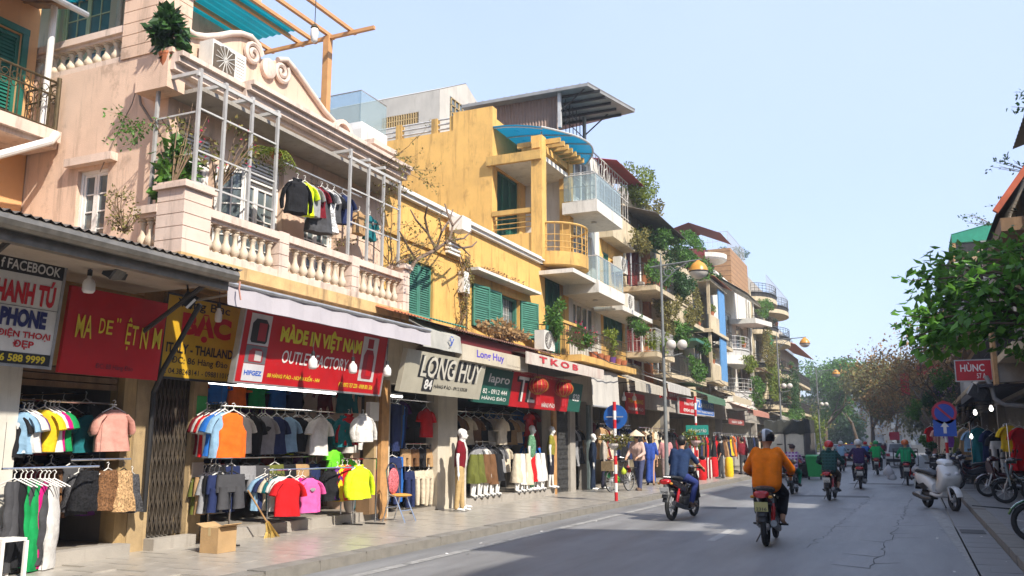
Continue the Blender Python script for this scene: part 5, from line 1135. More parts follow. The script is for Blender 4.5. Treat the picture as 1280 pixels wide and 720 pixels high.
# 2 red made in viet nam (worn letters)
u0, u1 = at(f1, 76, 420)[0]+.0, at(f1, 205, 420)[0]; v0, v1 = at(f1, 150, 472)[1], at(f1, 150, 368)[1]
sg = board('worn_red_sign', 'red clothing sign with worn missing yellow letters under the corrugated roof', f1, u0+.05, u1, v0, v1, -.01, redS)
W_ = u1-u0
for s, a, c, vv, hh in (('MA', .12, .27, .42, .27), ('D', .33, .385, .50, .18), ('E', .40, .46, .50, .17), ("''", .49, .53, .66, .05), ('ỆT', .60, .72, .34, .40), ('N', .755, .83, .38, .26), ('˝', .845, .875, .66, .04), ('M', .885, .97, .40, .26)):
    text(sg, s, f1, u0+W_*a, u0+W_*c, v0+(v1-v0)*vv, v0+(v1-v0)*(vv+hh), .002, yel, .01)
text(sg, 'ĐC: 88 Hàng Đào', f1, u0+W_*.35, u0+W_*.72, v0+.07, v0+.15, .002, paint((.12,.01,.02), .5), .01)
# 3 yellow BAC sign
f3 = tilt(XF+.12, .06); u0, u1, v0, v1 = at(f3, 200, 455)[0], at(f3, 297, 455)[0]-.02, at(f3, 245, 474)[1], at(f3, 262, 378)[1]
yelS = paint((.55,.33,.02), .5); sg = board('yellow_silver_shop_sign', 'yellow silver-shop sign with dark red heading above the narrow gate', f3, u0, u1, v0, v1, .01, yelS, blk)
W_, H_ = u1-u0, v1-v0
text(sg, 'Vàng Bạc', f3, u0+W_*.12, u0+W_*.82, v0+H_*.84, v0+H_*.98, .016, blk, .01); text(sg, 'BẠC', f3, u0+W_*.2, u0+W_*.86, v0+H_*.47, v0+H_*.83, .016, redT, .06); text(sg, 'ITALY - THAILAND', f3, u0+W_*.04, u0+W_*.92, v0+H_*.30, v0+H_*.42, .016, blk, .03)
text(sg, 'ĐC: 86 Hàng Đào', f3, u0+W_*.12, u0+W_*.86, v0+H_*.15, v0+H_*.26, .016, blk, .01); text(sg, ': 04.38248141 - 0988110195', f3, u0+W_*.06, u0+W_*.94, v0+H_*.04, v0+H_*.11, .016, blk, .01)
# 4 big red MADE IN VIET NAM
f4 = tilt(XF+.42, .16); u0, u1 = at(f4, 300, 432)[0], at(f4, 480, 455)[0]; v0, v1 = at(f4, 375, 484)[1], at(f4, 400, 405)[1]
sg = board('outlet_sign', 'large red MADE IN VIET NAM outlet sign with yellow heading', f4, u0, u1, v0, v1, 0, redS, metal, .08); W_, H_ = u1-u0, v1-v0
def rel(s, a, c, e, g, m, bold=.02, sh=0): return text(sg, s, f4, u0+W_*a, u0+W_*c, v0+H_*e, v0+H_*g, .005, m, bold, sh)
rel('MÀDE IN VIỆT NAM', .22, .79, .58, .93, paint((.62,.55,.03), .5), .05); rel('OUTLET FACTORY', .25, .71, .33, .52, whi, .01, .1); rel('88 HÀNG ĐÀO - HOÀN KIẾM - HN', .18, .52, .10, .19, yel, .02, .15); rel('ĐT: 0973 757 228 - 0988 801 536', .66, .93, .07, .145, yel, .02, .15)
whp = paint((.5,.47,.46), .5)
for (a, c, e, g, m) in ((.035,.155,.53,.97,whp),(.035,.155,.27,.52,paint((.14,.14,.15), .5)),(.035,.155,.02,.26,paint((.55,.54,.56), .5)),(.80,.925,.20,.95,whp)): f4.box(B(), u0+W_*a, u0+W_*c, v0+H_*e, v0+H_*g, .001, .005).o('printed_panel', m, sg)
def bag(u, v, w_, h, m1, m2):
    p = [(u-w_*.5,v+h*.1),(u-w_*.42,v),(u+w_*.42,v),(u+w_*.5,v+h*.1),(u+w_*.5,v+h*.75),(u+w_*.3,v+h*.95),(u-w_*.3,v+h*.95),(u-w_*.5,v+h*.75)]
    B().prism([(x, y) for x, y in p], f4.O+f4.N*.006, f4.U, f4.W, f4.N, .002).o('printed_bag', m1, sg); f4.box(B(), u-w_*.1, u+w_*.38, v+h*.1, v+h*.8, .009, .011).o('printed_pocket', m2, sg)
bag(u0+W_*.095, v0+H_*.56, W_*.095, H_*.36, blk, paint((.3,.02,.03), .5)); bag(u0+W_*.862, v0+H_*.24, W_*.085, H_*.52, paint((.28,.01,.02), .5), redS)
f4.box(B(), u0+W_*.84, u0+W_*.885, v0+H_*.76, v0+H_*.92, .006, .009).o('printed_bag', paint((.28,.01,.02), .5), sg)
bag(u0+W_*.095, v0+H_*.29, W_*.08, H_*.2, paint((.3,.03,.04), .5), whp); text(sg, 'HIFGEZ', f4, u0+W_*.045, u0+W_*.145, v0+H_*.10, v0+H_*.17, .007, paint((.02,.1,.45), .5), .04)
# 5 LONG HUY
f5 = tilt(XF+.42, .22); u0, u1 = at(f5, 512, 470)[0]-.25, at(f5, 603, 480)[0]; v0, v1 = at(f5, 545, 494)[1], at(f5, 570, 447)[1]
gs = M('cream_sign', (.40,.37,.29), .5, .1, 3, streak=.3); sg = board('long_huy_sign', 'large cream LONG HUY sign with black shadowed letters', f5, u0, u1, v0, v1, 0, gs, None, .1); W_, H_ = u1-u0, v1-v0
text(sg, 'LONG HUY', f5, u0+W_*.16, u0+W_*.94, v0+H_*.38, v0+H_*.93, .004, blk, .09, .05); text(sg, 'LONG HUY', f5, u0+W_*.185, u0+W_*.955, v0+H_*.41, v0+H_*.92, .008, paint((.55,.52,.44), .5), .015, .05)
f5.box(B(), u0+W_*.23, u0+W_*.35, v0+H_*.08, v0+H_*.4, .009, .012).o('number_block', blk, sg); text(sg, '84', f5, u0+W_*.25, u0+W_*.34, v0+H_*.12, v0+H_*.36, .014, whi, .03); text(sg, 'HÀNG ĐÀO - 0912 53538', f5, u0+W_*.37, u0+W_*.8, v0+H_*.17, v0+H_*.28, .005, blk, .02)
f6 = frL(XF+1.2); a = at(f6, 578, 452); c = at(f6, 659, 447); 
sg = board('long_huy_lightbox', 'slim cream Long Huy light box with violet letters hanging over the pavement', f6, at(f6,578,440)[0], at(f6,660,455)[0], 3.20, 3.53, 0, M('lightbox', (.50,.44,.34), .5, .08, 3, streak=.3), None, .16); 
text(sg, 'Long Huy', f6, at(f6,596,446)[0], at(f6,630,446)[0], 3.27, 3.47, .004, paint((.10,.06,.45), .5), .02); text(sg, 'Thời Trang Nam', f6, 17.9, 18.6, 3.24, 3.29, .004, paint((.3,.25,.2), .5), 0)
# 6 green + red TL
f7 = tilt(XF+.30, .18); grS = paint((.012,.09,.065), .5)
u0, u1 = at(f7, 597, 480)[0], at(f7, 640, 480)[0]; v0, v1 = at(f7, 640, 498)[1], at(f7, 640, 462)[1]
v0, v1 = 2.46, 3.26
sg = board('dark_green_sign', 'dark green shop sign beside the red TL sign', f7, u0-.2, u1, v0, v1, 0, grS, None, .06)
text(sg, 'lapro', f7, u0+.5, u1-.15, v0+.42, v1-.12, .004, whi, .02, .1); text(sg, '82 - 0912 444', f7, u0+.3, u1-.2, v0+.22, v0+.33, .004, whi, .01); text(sg, 'HÀNG ĐÀO', f7, u0+.3, u1-.2, v0+.08, v0+.18, .004, whi, .01)
u2 = at(f7, 712, 490)[0]
sg = board('tl_sign', 'red TL clothing sign behind the two red lanterns', f7, u1+.005, u2, v0-.02, v1+.06, .004, redS, None, .06); ptext(sg, 'TL', f7, 642, 501, 670, 474, .010, blk, .04); ptext(sg, 'TL', f7, 644, 501, 672, 474, .013, whi, .0); text(sg, 'HÀNG ĐÀO', f7, u1+2.0, u1+2.9, v0+.04, v0+.18, .010, whi, .02); text(sg, 'chuyên đồ thời trang cao cấp', f7, u1+.4, u2-.6, v1-.02, v1+.04, .010, paint((.6,.3,.2), .5), 0)
sg = board('green_end_sign', 'small dark green sign panel at the far end of the red TL sign', f7, u2+.005, u2+1.0, v0, v1, 0, grS, None, .06); text(sg, '82B', f7, u2+.3, u2+.85, v0+.3, v0+.5, .004, whi, .02)
# ------------------------------------------------------------------ awnings of the left shops
awW = M('lavender_canvas', (.50,.47,.50), .75, .07, 2, transl=.15, streak=.25, dirt=(.3,.27,.26))
t = T('white_awning', 'long pale lavender awning over the outlet shop', 'awning', (XF+1.2,11.4,3.3))
b = B(); sheet(b, FL, 8.7, 14.05, [(.82,3.70),(1.38,3.58)], 6); b.o('canvas', awW, t)
b = B(); sheet(b, FL, 8.7, 14.05, [(1.385,3.585),(1.40,3.30)], 30); b.v = [(x+.012*math.sin(y*9), y, z) for x, y, z in b.v]; b.o('valance', awW, t)
B().tube([(XF+1.39,8.7,3.585),(XF+1.39,14.05,3.585)], .03, 8).o('front_bar', metal, t); B().tube([(XF+.82,8.7,3.72),(XF+.82,14.05,3.72)], .04, 8).o('roller', metal, t)
for y in (9.2, 11.4, 13.6): B().tube([(XF+.4,y,3.5),(XF+1.36,y,3.57)], .018, 6).o('arm', metal, t)
t = T('short_canvas_flap', 'short grey canvas flap with blue scribble above the LONG HUY sign', 'awning', (XF+1,15,3.3)); b = B(); sheet(b, FL, 14.15, 15.7, [(.5,4.0),(1.15,3.66),(1.2,3.32)], 12); b.v = [(x+.02*math.sin(y*7), y, z) for x, y, z in b.v]; b.o('canvas', M('grey_canvas', (.42,.41,.37), .8, .12, 4, transl=.15, streak=.4), t)
text(t, 'ỹ', frL(XF+1.23), 15.1, 15.3, 3.42, 3.62, 0, paint((.05,.1,.4), .6), .01)
t = T('tin_porch', 'rusty tin porch roof above the Long Huy shops with a green corrugated end', 'roof', (XF+.8,17,3.9)); b = B(); sheet(b, FL, 15.3, 21.4, [(.0,4.12),(1.15,3.78)], corr=.03); b.o('tin_sheet', M('rusty_tin', (.17,.085,.06), .7, .35, 5, streak=.6, dirt=(.25,.2,.15)), t)
b = B(); sheet(b, FL, 14.35, 15.9, [(.0,4.2),(1.2,3.86)], corr=.035); b.o('green_sheet', M('green_tin2', (.05,.2,.14), .55, .2, 5, streak=.4, dirt=(.3,.3,.25)), t); b = B(); sheet(b, FL, 12.9, 14.3, [(.6,4.02),(1.3,3.8)], corr=.03); b.o('rusty_sheet', M('rust_orange', (.35,.12,.05), .8, .3, 6), t)
FL.box(B(), 15.9, 21.3, 3.55, 3.78, .95, 1.0).o('fascia', M('maroon_fascia', (.12,.012,.015), .6, .2), t)
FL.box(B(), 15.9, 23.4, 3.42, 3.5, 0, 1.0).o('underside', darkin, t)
t = T('red_lettered_awning', 'dirty white awning with faded red letters beside the red lanterns', 'awning', (XF+1.3,21.4,3.3))
wA = M('dirty_awning', (.5,.44,.38), .8, .12, 4, streak=.9, dirt=(.3,.08,.06)); b = B(); sheet(b, FL, 18.55, 24.2, [(.45,3.72),(1.36,3.62)], 4); b.o('canvas', wA, t)
FL.box(B(), 18.55, 24.2, 3.36, 3.64, 1.37, 1.40).o('valance', wA, t); text(t, 'T K O B', frL(XF+1.41), 19.3, 22.0, 3.44, 3.60, .002, paint((.45,.03,.04), .6), .04)

t = T('white_drop_blind', 'plain white drop blind hanging beyond the red lanterns', 'awning', (XF+.7,25.6,2.6)); b = B(); sheet(b, FL, 24.35, 26.9, [(.3,3.95),(.95,3.72),(1.0,2.62)], 14); b.v = [(x+.015*math.sin(y*8), y, z) for x, y, z in b.v]; b.o('canvas', M('white_canvas', (.56,.53,.48), .8, .07, 2, transl=.15, streak=.25), t)
B().tube([(XF+1.0,24.35,2.62),(XF+1.0,26.9,2.62)], .03, 6).o('bottom_bar', metal, t)
for k, (y0, y1, col, z, lab) in enumerate(((27.0,31.0,(.42,.38,.31),3.5,'grey beige awning past the white drop blind'),(31.2,34.8,(.45,.43,.40),3.7,'pale grey awning behind the lamp post'),(38.0,42.0,(.08,.16,.10),3.6,'dark green awning under the blue-blind house'),(44,49.5,(.5,.42,.30),3.9,'large cream awning before the white house'),(50,56,(.45,.20,.15),3.4,'brick red awning under the white house'),(62,72,(.4,.36,.3),3.4,'long beige awning under the ivy house'))):
    t = T('shop_awning', lab, 'awning', (XF+1,(y0+y1)/2,z-.5)); m_ = M('awnl_%d' % k, col, .8, .1, 3, streak=.5, transl=.1); b = B(); sheet(b, FL, y0, y1, [(.1,z+.5),(1.5,z)], 6); sheet(b, FL, y0, y1, [(1.5,z),(1.52,z-.3)], 6); b.o('canvas', m_, t)
    for y in (y0+.15, y1-.15): B().tube([(XF,y,z-.1),(XF+1.48,y,z)], .018, 5).o('arm', iron, t)
def psign(name, label, x0, y0, x1, y1, X, mat, lines, frame=None):
    """sign facing the street; lines: (text,a,c,e,g,mat) relative"""
    f = frL(X); a = at(f, x0, y1); c = at(f, x1, (y0+y1)/2); v1 = at(f, x0, y0)[1]; t = board(name, label, f, a[0], c[0], a[1], v1, 0, mat, frame)
    for s, p, q, e, g, m in lines: text(t, s, f, a[0]+(c[0]-a[0])*p, a[0]+(c[0]-a[0])*q, a[1]+(v1-a[1])*e, a[1]+(v1-a[1])*g, .005, m, .02)
    return t
psign('red_shop_sign', 'dark red sign in the shade under the awning behind the blue round sign', 783, 490, 806, 516, XF+.2, redS, [('THỜI TRANG', .1,.9,.5,.8, yel), ('76 HÀNG ĐÀO', .1,.9,.15,.35, whi)])
psign('red_strip_sign', 'long slim red sign strip right behind the lamp post', 826, 484, 848, 497, XF+1.2, redS, [('SHOP - SINH ĐÔI', .08,.92,.25,.75, whi)])
psign('red_phone_sign', 'red sign with violet square next to the blue 72 sign', 849, 496, 870, 516, XF+1.3, redS, [('Hoa Hồng', .3,.95,.5,.85, whi), ('0904 688', .25,.9,.12,.35, whi)], whiteM)
psign('blue_72_sign', 'blue 72 shop sign with white lettering', 869, 498, 892, 517, XF+1.2, paint((.03,.13,.45), .4), [('72', .04,.26,.45,.95, whi), ('HÀNG ĐÀO', .3,.95,.45,.85, whi), ('THỜI TRANG NAM NỮ', .1,.95,.1,.3, whi)], whiteM)
psign('green_c_sign', 'small white sign with green lettering under the white curved balcony', 935, 507, 947, 516, XF+1.2, whi, [('GC', .2,.9,.2,.8, paint((.01,.25,.12), .5))])
psign('shop_light_box', 'small maroon light box sign under the cream awning', 912, 523, 930, 530, XF+1.5, paint((.25,.06,.05), .5), [('GIÀY DÉP', .15,.85,.25,.75, whi)])
# ------------------------------------------------------------------ hanging bulbs under the awnings
for k, (x, y, X, lab) in enumerate(((111,358,XF+.9,'white LED bulb with grey base hanging under the corrugated roof soffit'),(391,455,XF+1.15,'first unlit white bulb in front of the outlet sign, nearest the word OUTLET'),(441,461,XF+1.15,'second unlit white bulb in front of the outlet sign, near the word FACTORY'),(484,465,XF+1.15,'third unlit white bulb, past the end of the outlet sign'),(273,396,XF+.6,'small white bulb in front of the yellow silver sign'),(780,498,XF+.9,'first pale bulb under the dark awning behind the round blue sign'),(793,498,XF+.9,'second pale bulb under the dark awning behind the round blue sign'))):
    c = PX(x, y, X); t = T('hanging_bulb', lab, 'bulb', c, 0, 'unlit bulbs under the left awnings'); r = .07 if k != 4 else .05
    B().lathe([(.02,.13),(.025,.10),(r*.8,.07),(r,.03),(r,-.05),(r*.75,-.075),(.01,-.08)], c, 14).o('globe', bulbOff, t, 50); B().lathe([(.02,.12),(.028,.13),(.028,.19),(.008,.2)], c, 10).o('socket', black if k < 5 else whiteP, t); B().tube([c+Z*.19, c+Z*.19+V((0,0,.3 if k else .15))], .006, 4).o('cord', black, t)
for k, (x, y, X, rz) in enumerate(((146,338,XF+1.0,.4),(236,375,XF+1.2,.9))):
    c = PX(x, y, X); t = T('flood_lamp', ('black flood lamp under the soffit of the corrugated roof', 'black flood lamp with white face at the gutter end above the yellow sign')[k], 'lamp', c)
    B().ob(c, (.16,.26,.18), (.2,.5,rz)).o('housing', black, t); B().ob(c+V((.09,-.05,-.06)), (.03,.22,.15), (.2,.7,rz)).o('lens', bulbOff if k else steelD, t); B().tube([c, c+V((-.05,0,.25))], .012, 5).o('arm', iron, t)
b = B(); b.tube([PX(250,380,XF+.9), PX(225,425,XF+.6), PX(205,460,XF+.4), PX(192,490,XF+.12), PX(180,640,XF+.08)], .035, 7); tag(b.o('cable_bundle', black), 'black cable bundle running down beside the narrow gate', 'cable')
b = B(); b.tube([PX(300,352,XF+1.5), PX(299,362,XF+1.5), PX(301,375,XF+1.5)], .012, 5); tag(b.o('rope_end', paint((.5,.25,.2), .8)), 'short pink rope end hanging from the gutter tip', 'rope')
# lit tubes
for k, (y0, y1, x, z, lab) in enumerate(((10.1,13.3,XF-.15,2.42,'long lit fluorescent tube across the top of the outlet shop'),(15.1,15.7,XF-.2,2.48,'short lit tube inside the LONG HUY shop'))):
    t = T('tube_lamp', lab, 'lamp', (x,(y0+y1)/2,z)); B().tube([(x,y0,z),(x,y1,z)], .018, 8).o('tube', tubeL, t); B().box(x-.02,x+.02,y0,y1,z+.02,z+.06).o('batten', whiteP, t)
# lanterns
for k, (x, y) in enumerate(((672,482),(704,486))):
    c = PX(x, y, XF+1.0); t = T('red_lantern', 'red silk lantern in front of the TL sign, '+('left','right')[k]+' of the two', 'lantern', c, 0, 'red lanterns'); lm = M('lantern_silk', (.42,.015,.012), .5, .15, 8, transl=.3)
    g = B()
    for j in range(16):
        a0, a1 = 2*pi*j/16, 2*pi*(j+1)/16
        for i in range(8):
            th0, th1 = pi*(.08+.84*i/8), pi*(.08+.84*(i+1)/8); rr = lambda th, a: V((.27*math.sin(th)*math.cos(a), .27*math.sin(th)*math.sin(a), -.2*math.cos(th)))
            g.poly([c+rr(th0,a0), c+rr(th0,a1)*.97 if False else c+rr(th0,a1), c+rr(th1,a1), c+rr(th1,a0)])
    g.o('silk', lm, t); b = B()
    for j in range(16): b.tube([c+V((.274*math.sin(th)*math.cos(2*pi*j/16), .274*math.sin(th)*math.sin(2*pi*j/16), -.203*math.cos(th))) for th in [pi*(.08+.84*i/8) for i in range(9)]], .006, 4, False)
    b.o('rib', M('gold', (.5,.28,.05), .4, .2, metal=.5), t); B().lathe([(.09,.17),(.09,.22)], c, 12).o('top_ring', M('gold'), t); B().lathe([(.09,-.22),(.09,-.17)], c, 12).o('bottom_ring', M('gold'), t); 
    b = B(); [b.tube([c+V((.05*math.cos(q),.05*math.sin(q),-.22)), c+V((.06*math.cos(q),.06*math.sin(q),-.48))], .006, 4) for q in [x*.5 for x in range(12)]]; b.o('tassel', redT, t); B().tube([c+Z*.2, c+Z*.5], .006, 4).o('cord', black, t)
# folding gates
def gate(label, y0, y1, v0, v1, mat, n=-.1, nb=9):
    t = T('folding_gate', label, 'gate', FL.p((y0+y1)/2, v0, n)); w_ = (y1-y0)/nb
    for k in range(nb+1): FL.box(B(), y0+k*w_-.012, y0+k*w_+.012, v0, v1, n-.02, n+.02).o('bar', mat, t)
    b = B()
    for k in range(nb):
        m = int((v1-v0)/.28)
        for j in range(m):
            a = v0+.05+j*(v1-v0-.1)/m; h = (v1-v0-.1)/m
            b.tube([FL.p(y0+k*w_, a, n+.025), FL.p(y0+(k+1)*w_, a+h, n+.025)], .008, 4); b.tube([FL.p(y0+k*w_, a+h, n+.03), FL.p(y0+(k+1)*w_, a, n+.03)], .008, 4)
    b.o('lattice', mat, t); return t
gate('brown steel folding gate under the yellow silver sign', 8.97, 9.64, .28, 2.70, M('gate_brown', (.10,.08,.06), .55, .3, 8, metal=.4))
gate('dark grey folding gate beyond the TL shop', 23.78, 25.08, .14, 2.82, M('gate_grey', (.12,.12,.12), .5, .25, 8, metal=.4), nb=12)
for y, col, lab in ((14.62,(.45,.24,.09),'orange brown wooden post between the outlet shop and LONG HUY'),(23.6,(.5,.27,.08),'orange wooden shutter board beside the grey folding gate'),(26.62,(.10,.13,.13),'dark green steel shutter post beyond the grey gate')):
    tag(FL.box(B(), y-.13, y+.13, .12, 2.75, .02, .1).o('shutter_post', M('post_'+lab[:6], col, .75, .25, 6, .3, 30, streak=.5)), lab, 'post')
# ------------------------------------------------------------------ racks and clothes of the left shops
CH = R.choice
def rack(label, x0, y0, x1, y1, z, floor=.12, legs=True):
    t = T('clothes_rack', label, 'rack', ((x0+x1)/2,(y0+y1)/2,floor)); B().tube([(x0,y0,z),(x1,y1,z)], .014, 6).o('bar', chrome, t)
    if legs:
        for x, y in ((x0,y0),(x1,y1)): B().tube([(x,y,z),(x,y,floor)], .013, 6).o('post', chrome, t); B().box(x-.2,x+.2,y-.02,y+.02,floor,floor+.025).o('foot', iron, t)
    else:
        for x, y in ((x0,y0),(x1,y1)): B().tube([(x,y,z),(x,y,z+.5)], .003, 4).o('hanger_chain', iron, t)
    return t
def row(kind, cols, p0, p1, rz, where, grp, sz=1, sx=1, pr=(), hanger=True):
    p0, p1 = V(p0), V(p1); n = len(cols); nm = {'tshirt':'shirt','tank':'sleeveless shirt','drape':'trousers','blouse':'blouse','jacket':'jacket','trousers':'trousers','shorts':'shorts','skirt':'skirt','dress':'dress'}[kind]
    for i, c in enumerate(cols):
        lab = f'{"patterned " if c in pr else ""}{c} {nm} {where}'
        if cols.count(c) > 1: lab = f'{("first","second","third","fourth","fifth","sixth","seventh","eighth","ninth","tenth","eleventh","twelfth")[min(11, cols[:i].count(c))]} {lab}, from the near end'
        garm(kind, p0.lerp(p1, i/max(1, n-1)), rz+R.uniform(-.15,.15), CN[c], lab, grp, sx, sz, pr=1 if c in pr else 0, hanger=hanger)
# facing rz: garment width along local X; street-facing garments have width along Y -> rz=pi/2
HS = pi/2
# shop 0
rack('upper rail across the shop at the left edge', XF-.05, 6.75, XF-.05, 8.35, 2.02, legs=False)
def PXZ(x, y, X): return PX(x, y, X)
for (x, y, X, kd, nm, rz, sx, sz, pr, lab) in (
    (143,508,XF+.1,'blouse','blush',HS-.1,1.05,.98,0,'blush pink blouse hanging at the front of the left shop'),(140,512,XF-.02,'blouse','cream',HS,1.1,.95,0,'cream blouse just behind the blush pink one'),
    (110,515,XF-.25,'tshirt','teal',HS,1.0,.95,0,'dark teal buttoned shirt hanging left of the blush blouse'),
    (74,508,XF+.05,'tshirt','green',.5,.9,.9,0,'green shirt seen edge-on in the left shop rail'),(68,508,XF+.07,'tshirt','magenta',.45,.9,.9,0,'magenta shirt seen edge-on in the left shop rail'),(63,508,XF+.09,'tshirt','white',.45,.9,.9,0,'white shirt squeezed between magenta and yellow in the left shop'),(56,508,XF+.12,'tshirt','yellow',.5,.95,.95,0,'yellow shirt on the left shop rail'),(40,511,XF+.12,'tshirt','purple',.5,.85,.88,0,'purple shirt on the left shop rail'),(36,511,XF+.13,'tshirt','white',.5,.85,.9,0,'white shirt leftmost of the pale ones in the left shop'),(30,511,XF+.12,'tshirt','light blue',.5,.85,.9,0,'light blue shirt on the left shop rail'),(22,511,XF+.05,'tshirt','black',.5,.9,.95,0,'black shirt at the left end of the rail'),
    (112,585,XF+.15,'skirt','black',HS,1.0,.9,1,'black and white patterned skirt hanging low in the left shop'),(135,585,XF+.2,'skirt','brown',HS,.9,.95,1,'brown patterned skirt beside the black patterned one'),(155,585,XF+.22,'skirt','tan',HS,.85,.95,1,'tan striped skirt at the right end of the low rail'),(165,590,XF+.15,'skirt','charcoal',HS,.7,.9,1,'charcoal patterned skirt by the cable bundle'),(98,590,XF-.1,'skirt','charcoal',HS,.9,.9,1,'dark patterned skirt behind the black one')):
    p = PX(x, y, X); garm(kd, p, rz, CN[nm], lab, 'clothes in the leftmost shop', sx*.82, sz*.82, pr)
rack('lower rail for skirts in the left shop', XF+.17, 7.55, XF+.17, 8.45, 1.32, legs=False)
lr = [('charcoal',18),('charcoal',26),('black',32),('green',39),('charcoal',44),('lime green' if 0 else 'green',50),('magenta',56),('charcoal',61),('white',68)]
for k, (nm, x) in enumerate(lr):
    garm('drape', PX(x, 598, XF+.42), HS*.0+.5, CN[nm], f'long {nm} trousers hung near the left edge'+(', next to the magenta pair' if x == 50 else ', between black and charcoal' if x == 39 else ', leftmost' if x == 18 else ', second from left' if x == 26 else ', between green pairs' if x == 44 else ', beside the white pair' if x == 61 else ''), 'trousers on the low left rack', 1.0, .92)
rack('low trouser rack at the left edge', XF+.42, 6.5, XF+.42, 7.75, PX(40,592,XF+.42).z+.06, legs=False)
# back rows, dim
row('tshirt', ['maroon','black','charcoal','brown','navy'], (XF-1.2,6.3,1.95), (XF-1.2,8.2,1.95), HS, 'in the dim back of the left shop', 'dim clothes at the back of the left shop')
row('skirt', ['maroon','brown','tan','black'], (XF-1.0,7.2,1.3), (XF-1.0,8.3,1.3), HS, 'low in the dim back of the left shop', 'dim clothes at the back of the left shop', pr=('brown','tan'))
# shop 1 (outlet)
def front(kd, x, y, X, nm, rz, lab, sx=1, sz=1, pr=0, grp='clothes at the outlet shop'): return garm(kd, PX(x, y, X), rz, CN[nm], lab, grp, sx, sz, pr)
rack('front rail of orange and red shirts at the outlet shop', XF+.55, 9.75, XF-.2, 10.1, PX(285,511,XF+.45).z+.06, legs=False)
front('tank', 292, 512, XF+.62, 'orange', HS-.25, 'bright orange sleeveless shirt at the front of the outlet shop', 1.0, .98)
for k, (x, nm) in enumerate(((281,'light blue'),(276,'blue'),(271,'white'),(267,'red'),(263,'white'),(259,'maroon'))): front('tshirt', x, 511, XF+.55-.09*k, nm, HS-.25, f'{nm} shirt behind the orange one at the outlet shop'+(', fourth from it' if k == 2 else ', sixth from it' if k == 4 else ''), .85, .98)
for k, (x, nm) in enumerate(((290,'charcoal'),(280,'navy'),(274,'black'),(268,'grey'),(262,'tan'),(256,'olive'))): front('shorts', x, 588+k*.6, XF+.62-.1*k, nm, HS-.3, f'{nm} shorts on hangers under the orange shirt', 1.1, 1.15)
rack('low rail of shorts under the orange shirt', XF+.65, 9.8, XF-.1, 9.95, PX(285,586,XF+.5).z+.06)
front('tshirt', 401, 518, XF-.1, 'white', HS-.1, 'white printed shirt hanging in the middle of the outlet shop', .95, 1.0)
front('jacket', 454, 517, XF+.32, 'white', HS-.2, 'puffy white jacket at the right front of the outlet shop', .85, .72)
front('jacket', 436, 517, XF+.0, 'red', HS-.5, 'red jacket behind the white puffy one', .8, .78); front('jacket', 430, 519, XF-.05, 'teal', HS-.5, 'teal jacket behind the red one', .75, .78)
front('jacket', 449, 581, XF+.6, 'neon yellow', HS-.2, 'neon yellow jacket glowing low at the right front of the outlet shop', .95, .85); front('jacket', 434, 581, XF+.25, 'red', HS-.5, 'red jacket beside the neon yellow one', .75, .85); front('jacket', 428, 581, XF+.2, 'yellow', HS-.5, 'yellow jacket edge-on behind the neon one', .7, .85); front('jacket', 422, 583, XF+.15, 'purple', HS-.5, 'purple patterned jacket edge-on behind the neon one', .7, .82, 1)
front('jacket', 414, 584, XF+.1, 'black', HS-.5, 'black jacket at the end of the neon jacket rail', .7, .82)
front('tshirt', 418, 560, XF-.1, 'lime green', HS, 'lime green shirt above the neon jacket rail', .7, .6); front('tshirt', 437, 572, XF-.2, 'lime green', HS, 'lime green shirt half hidden behind the neon jacket', .6, .6)
front('tshirt', 362, 594, XF+.42, 'red', HS-.3, 'red shirt with print low in the middle of the outlet shop', .95, .92)
for k, (x, nm) in enumerate(((352,'white'),(346,'teal'),(341,'cream'),(336,'navy'),(331,'light blue'))): front('tshirt', x, 592, XF+.24-.07*k, nm, HS-.6, f'{nm} shirt edge-on left of the red printed shirt', .75, .82)
front('tshirt', 388, 594, XF+.42, 'pink', HS-.3, 'pink shirt right of the red printed shirt', .85, .86); front('tshirt', 378, 594, XF+.22, 'magenta', HS-.5, 'magenta shirt edge-on between red and pink shirts', .75, .84); front('tshirt', 373, 594, XF+.1, 'white', HS-.5, 'white shirt edge-on between red and pink shirts', .75, .84)
rack('middle rail of coloured shirts in the outlet shop', XF+.15, 11.2, XF+.38, 13.2, PX(360,592,XF+.3).z+.06)
rack('right rail with neon jackets at the outlet shop', XF+.05, 13.3, XF+.65, 13.5, PX(448,578,XF+.5).z+.06)
row('tshirt', ['charcoal','light blue','lime green','navy','light blue','black','black','grey','white','charcoal','black','black','navy'], (XF-.9,10.3,2.05), (XF-.9,14.1,2.05), HS, 'on the back rail of the outlet shop', 'back rail of the outlet shop', 1.0)
rack('back rail of the outlet shop', XF-.9, 10.1, XF-.9, 14.3, 2.12, legs=False)
row('tshirt', ['navy','lime green','maroon','blue','orange','green','blue','navy'], (XF-1.6,10.2,2.75), (XF-1.6,14,2.75), HS, 'high under the ceiling of the outlet shop', 'highest shirts of the outlet shop', .8)
row('trousers', ['black','maroon','navy','black','charcoal','maroon','black','purple'], (XF-1.4,10.6,1.35), (XF-1.4,14.0,1.35), HS, 'on the low back rail of the outlet shop', 'low back rail of the outlet shop', .9)
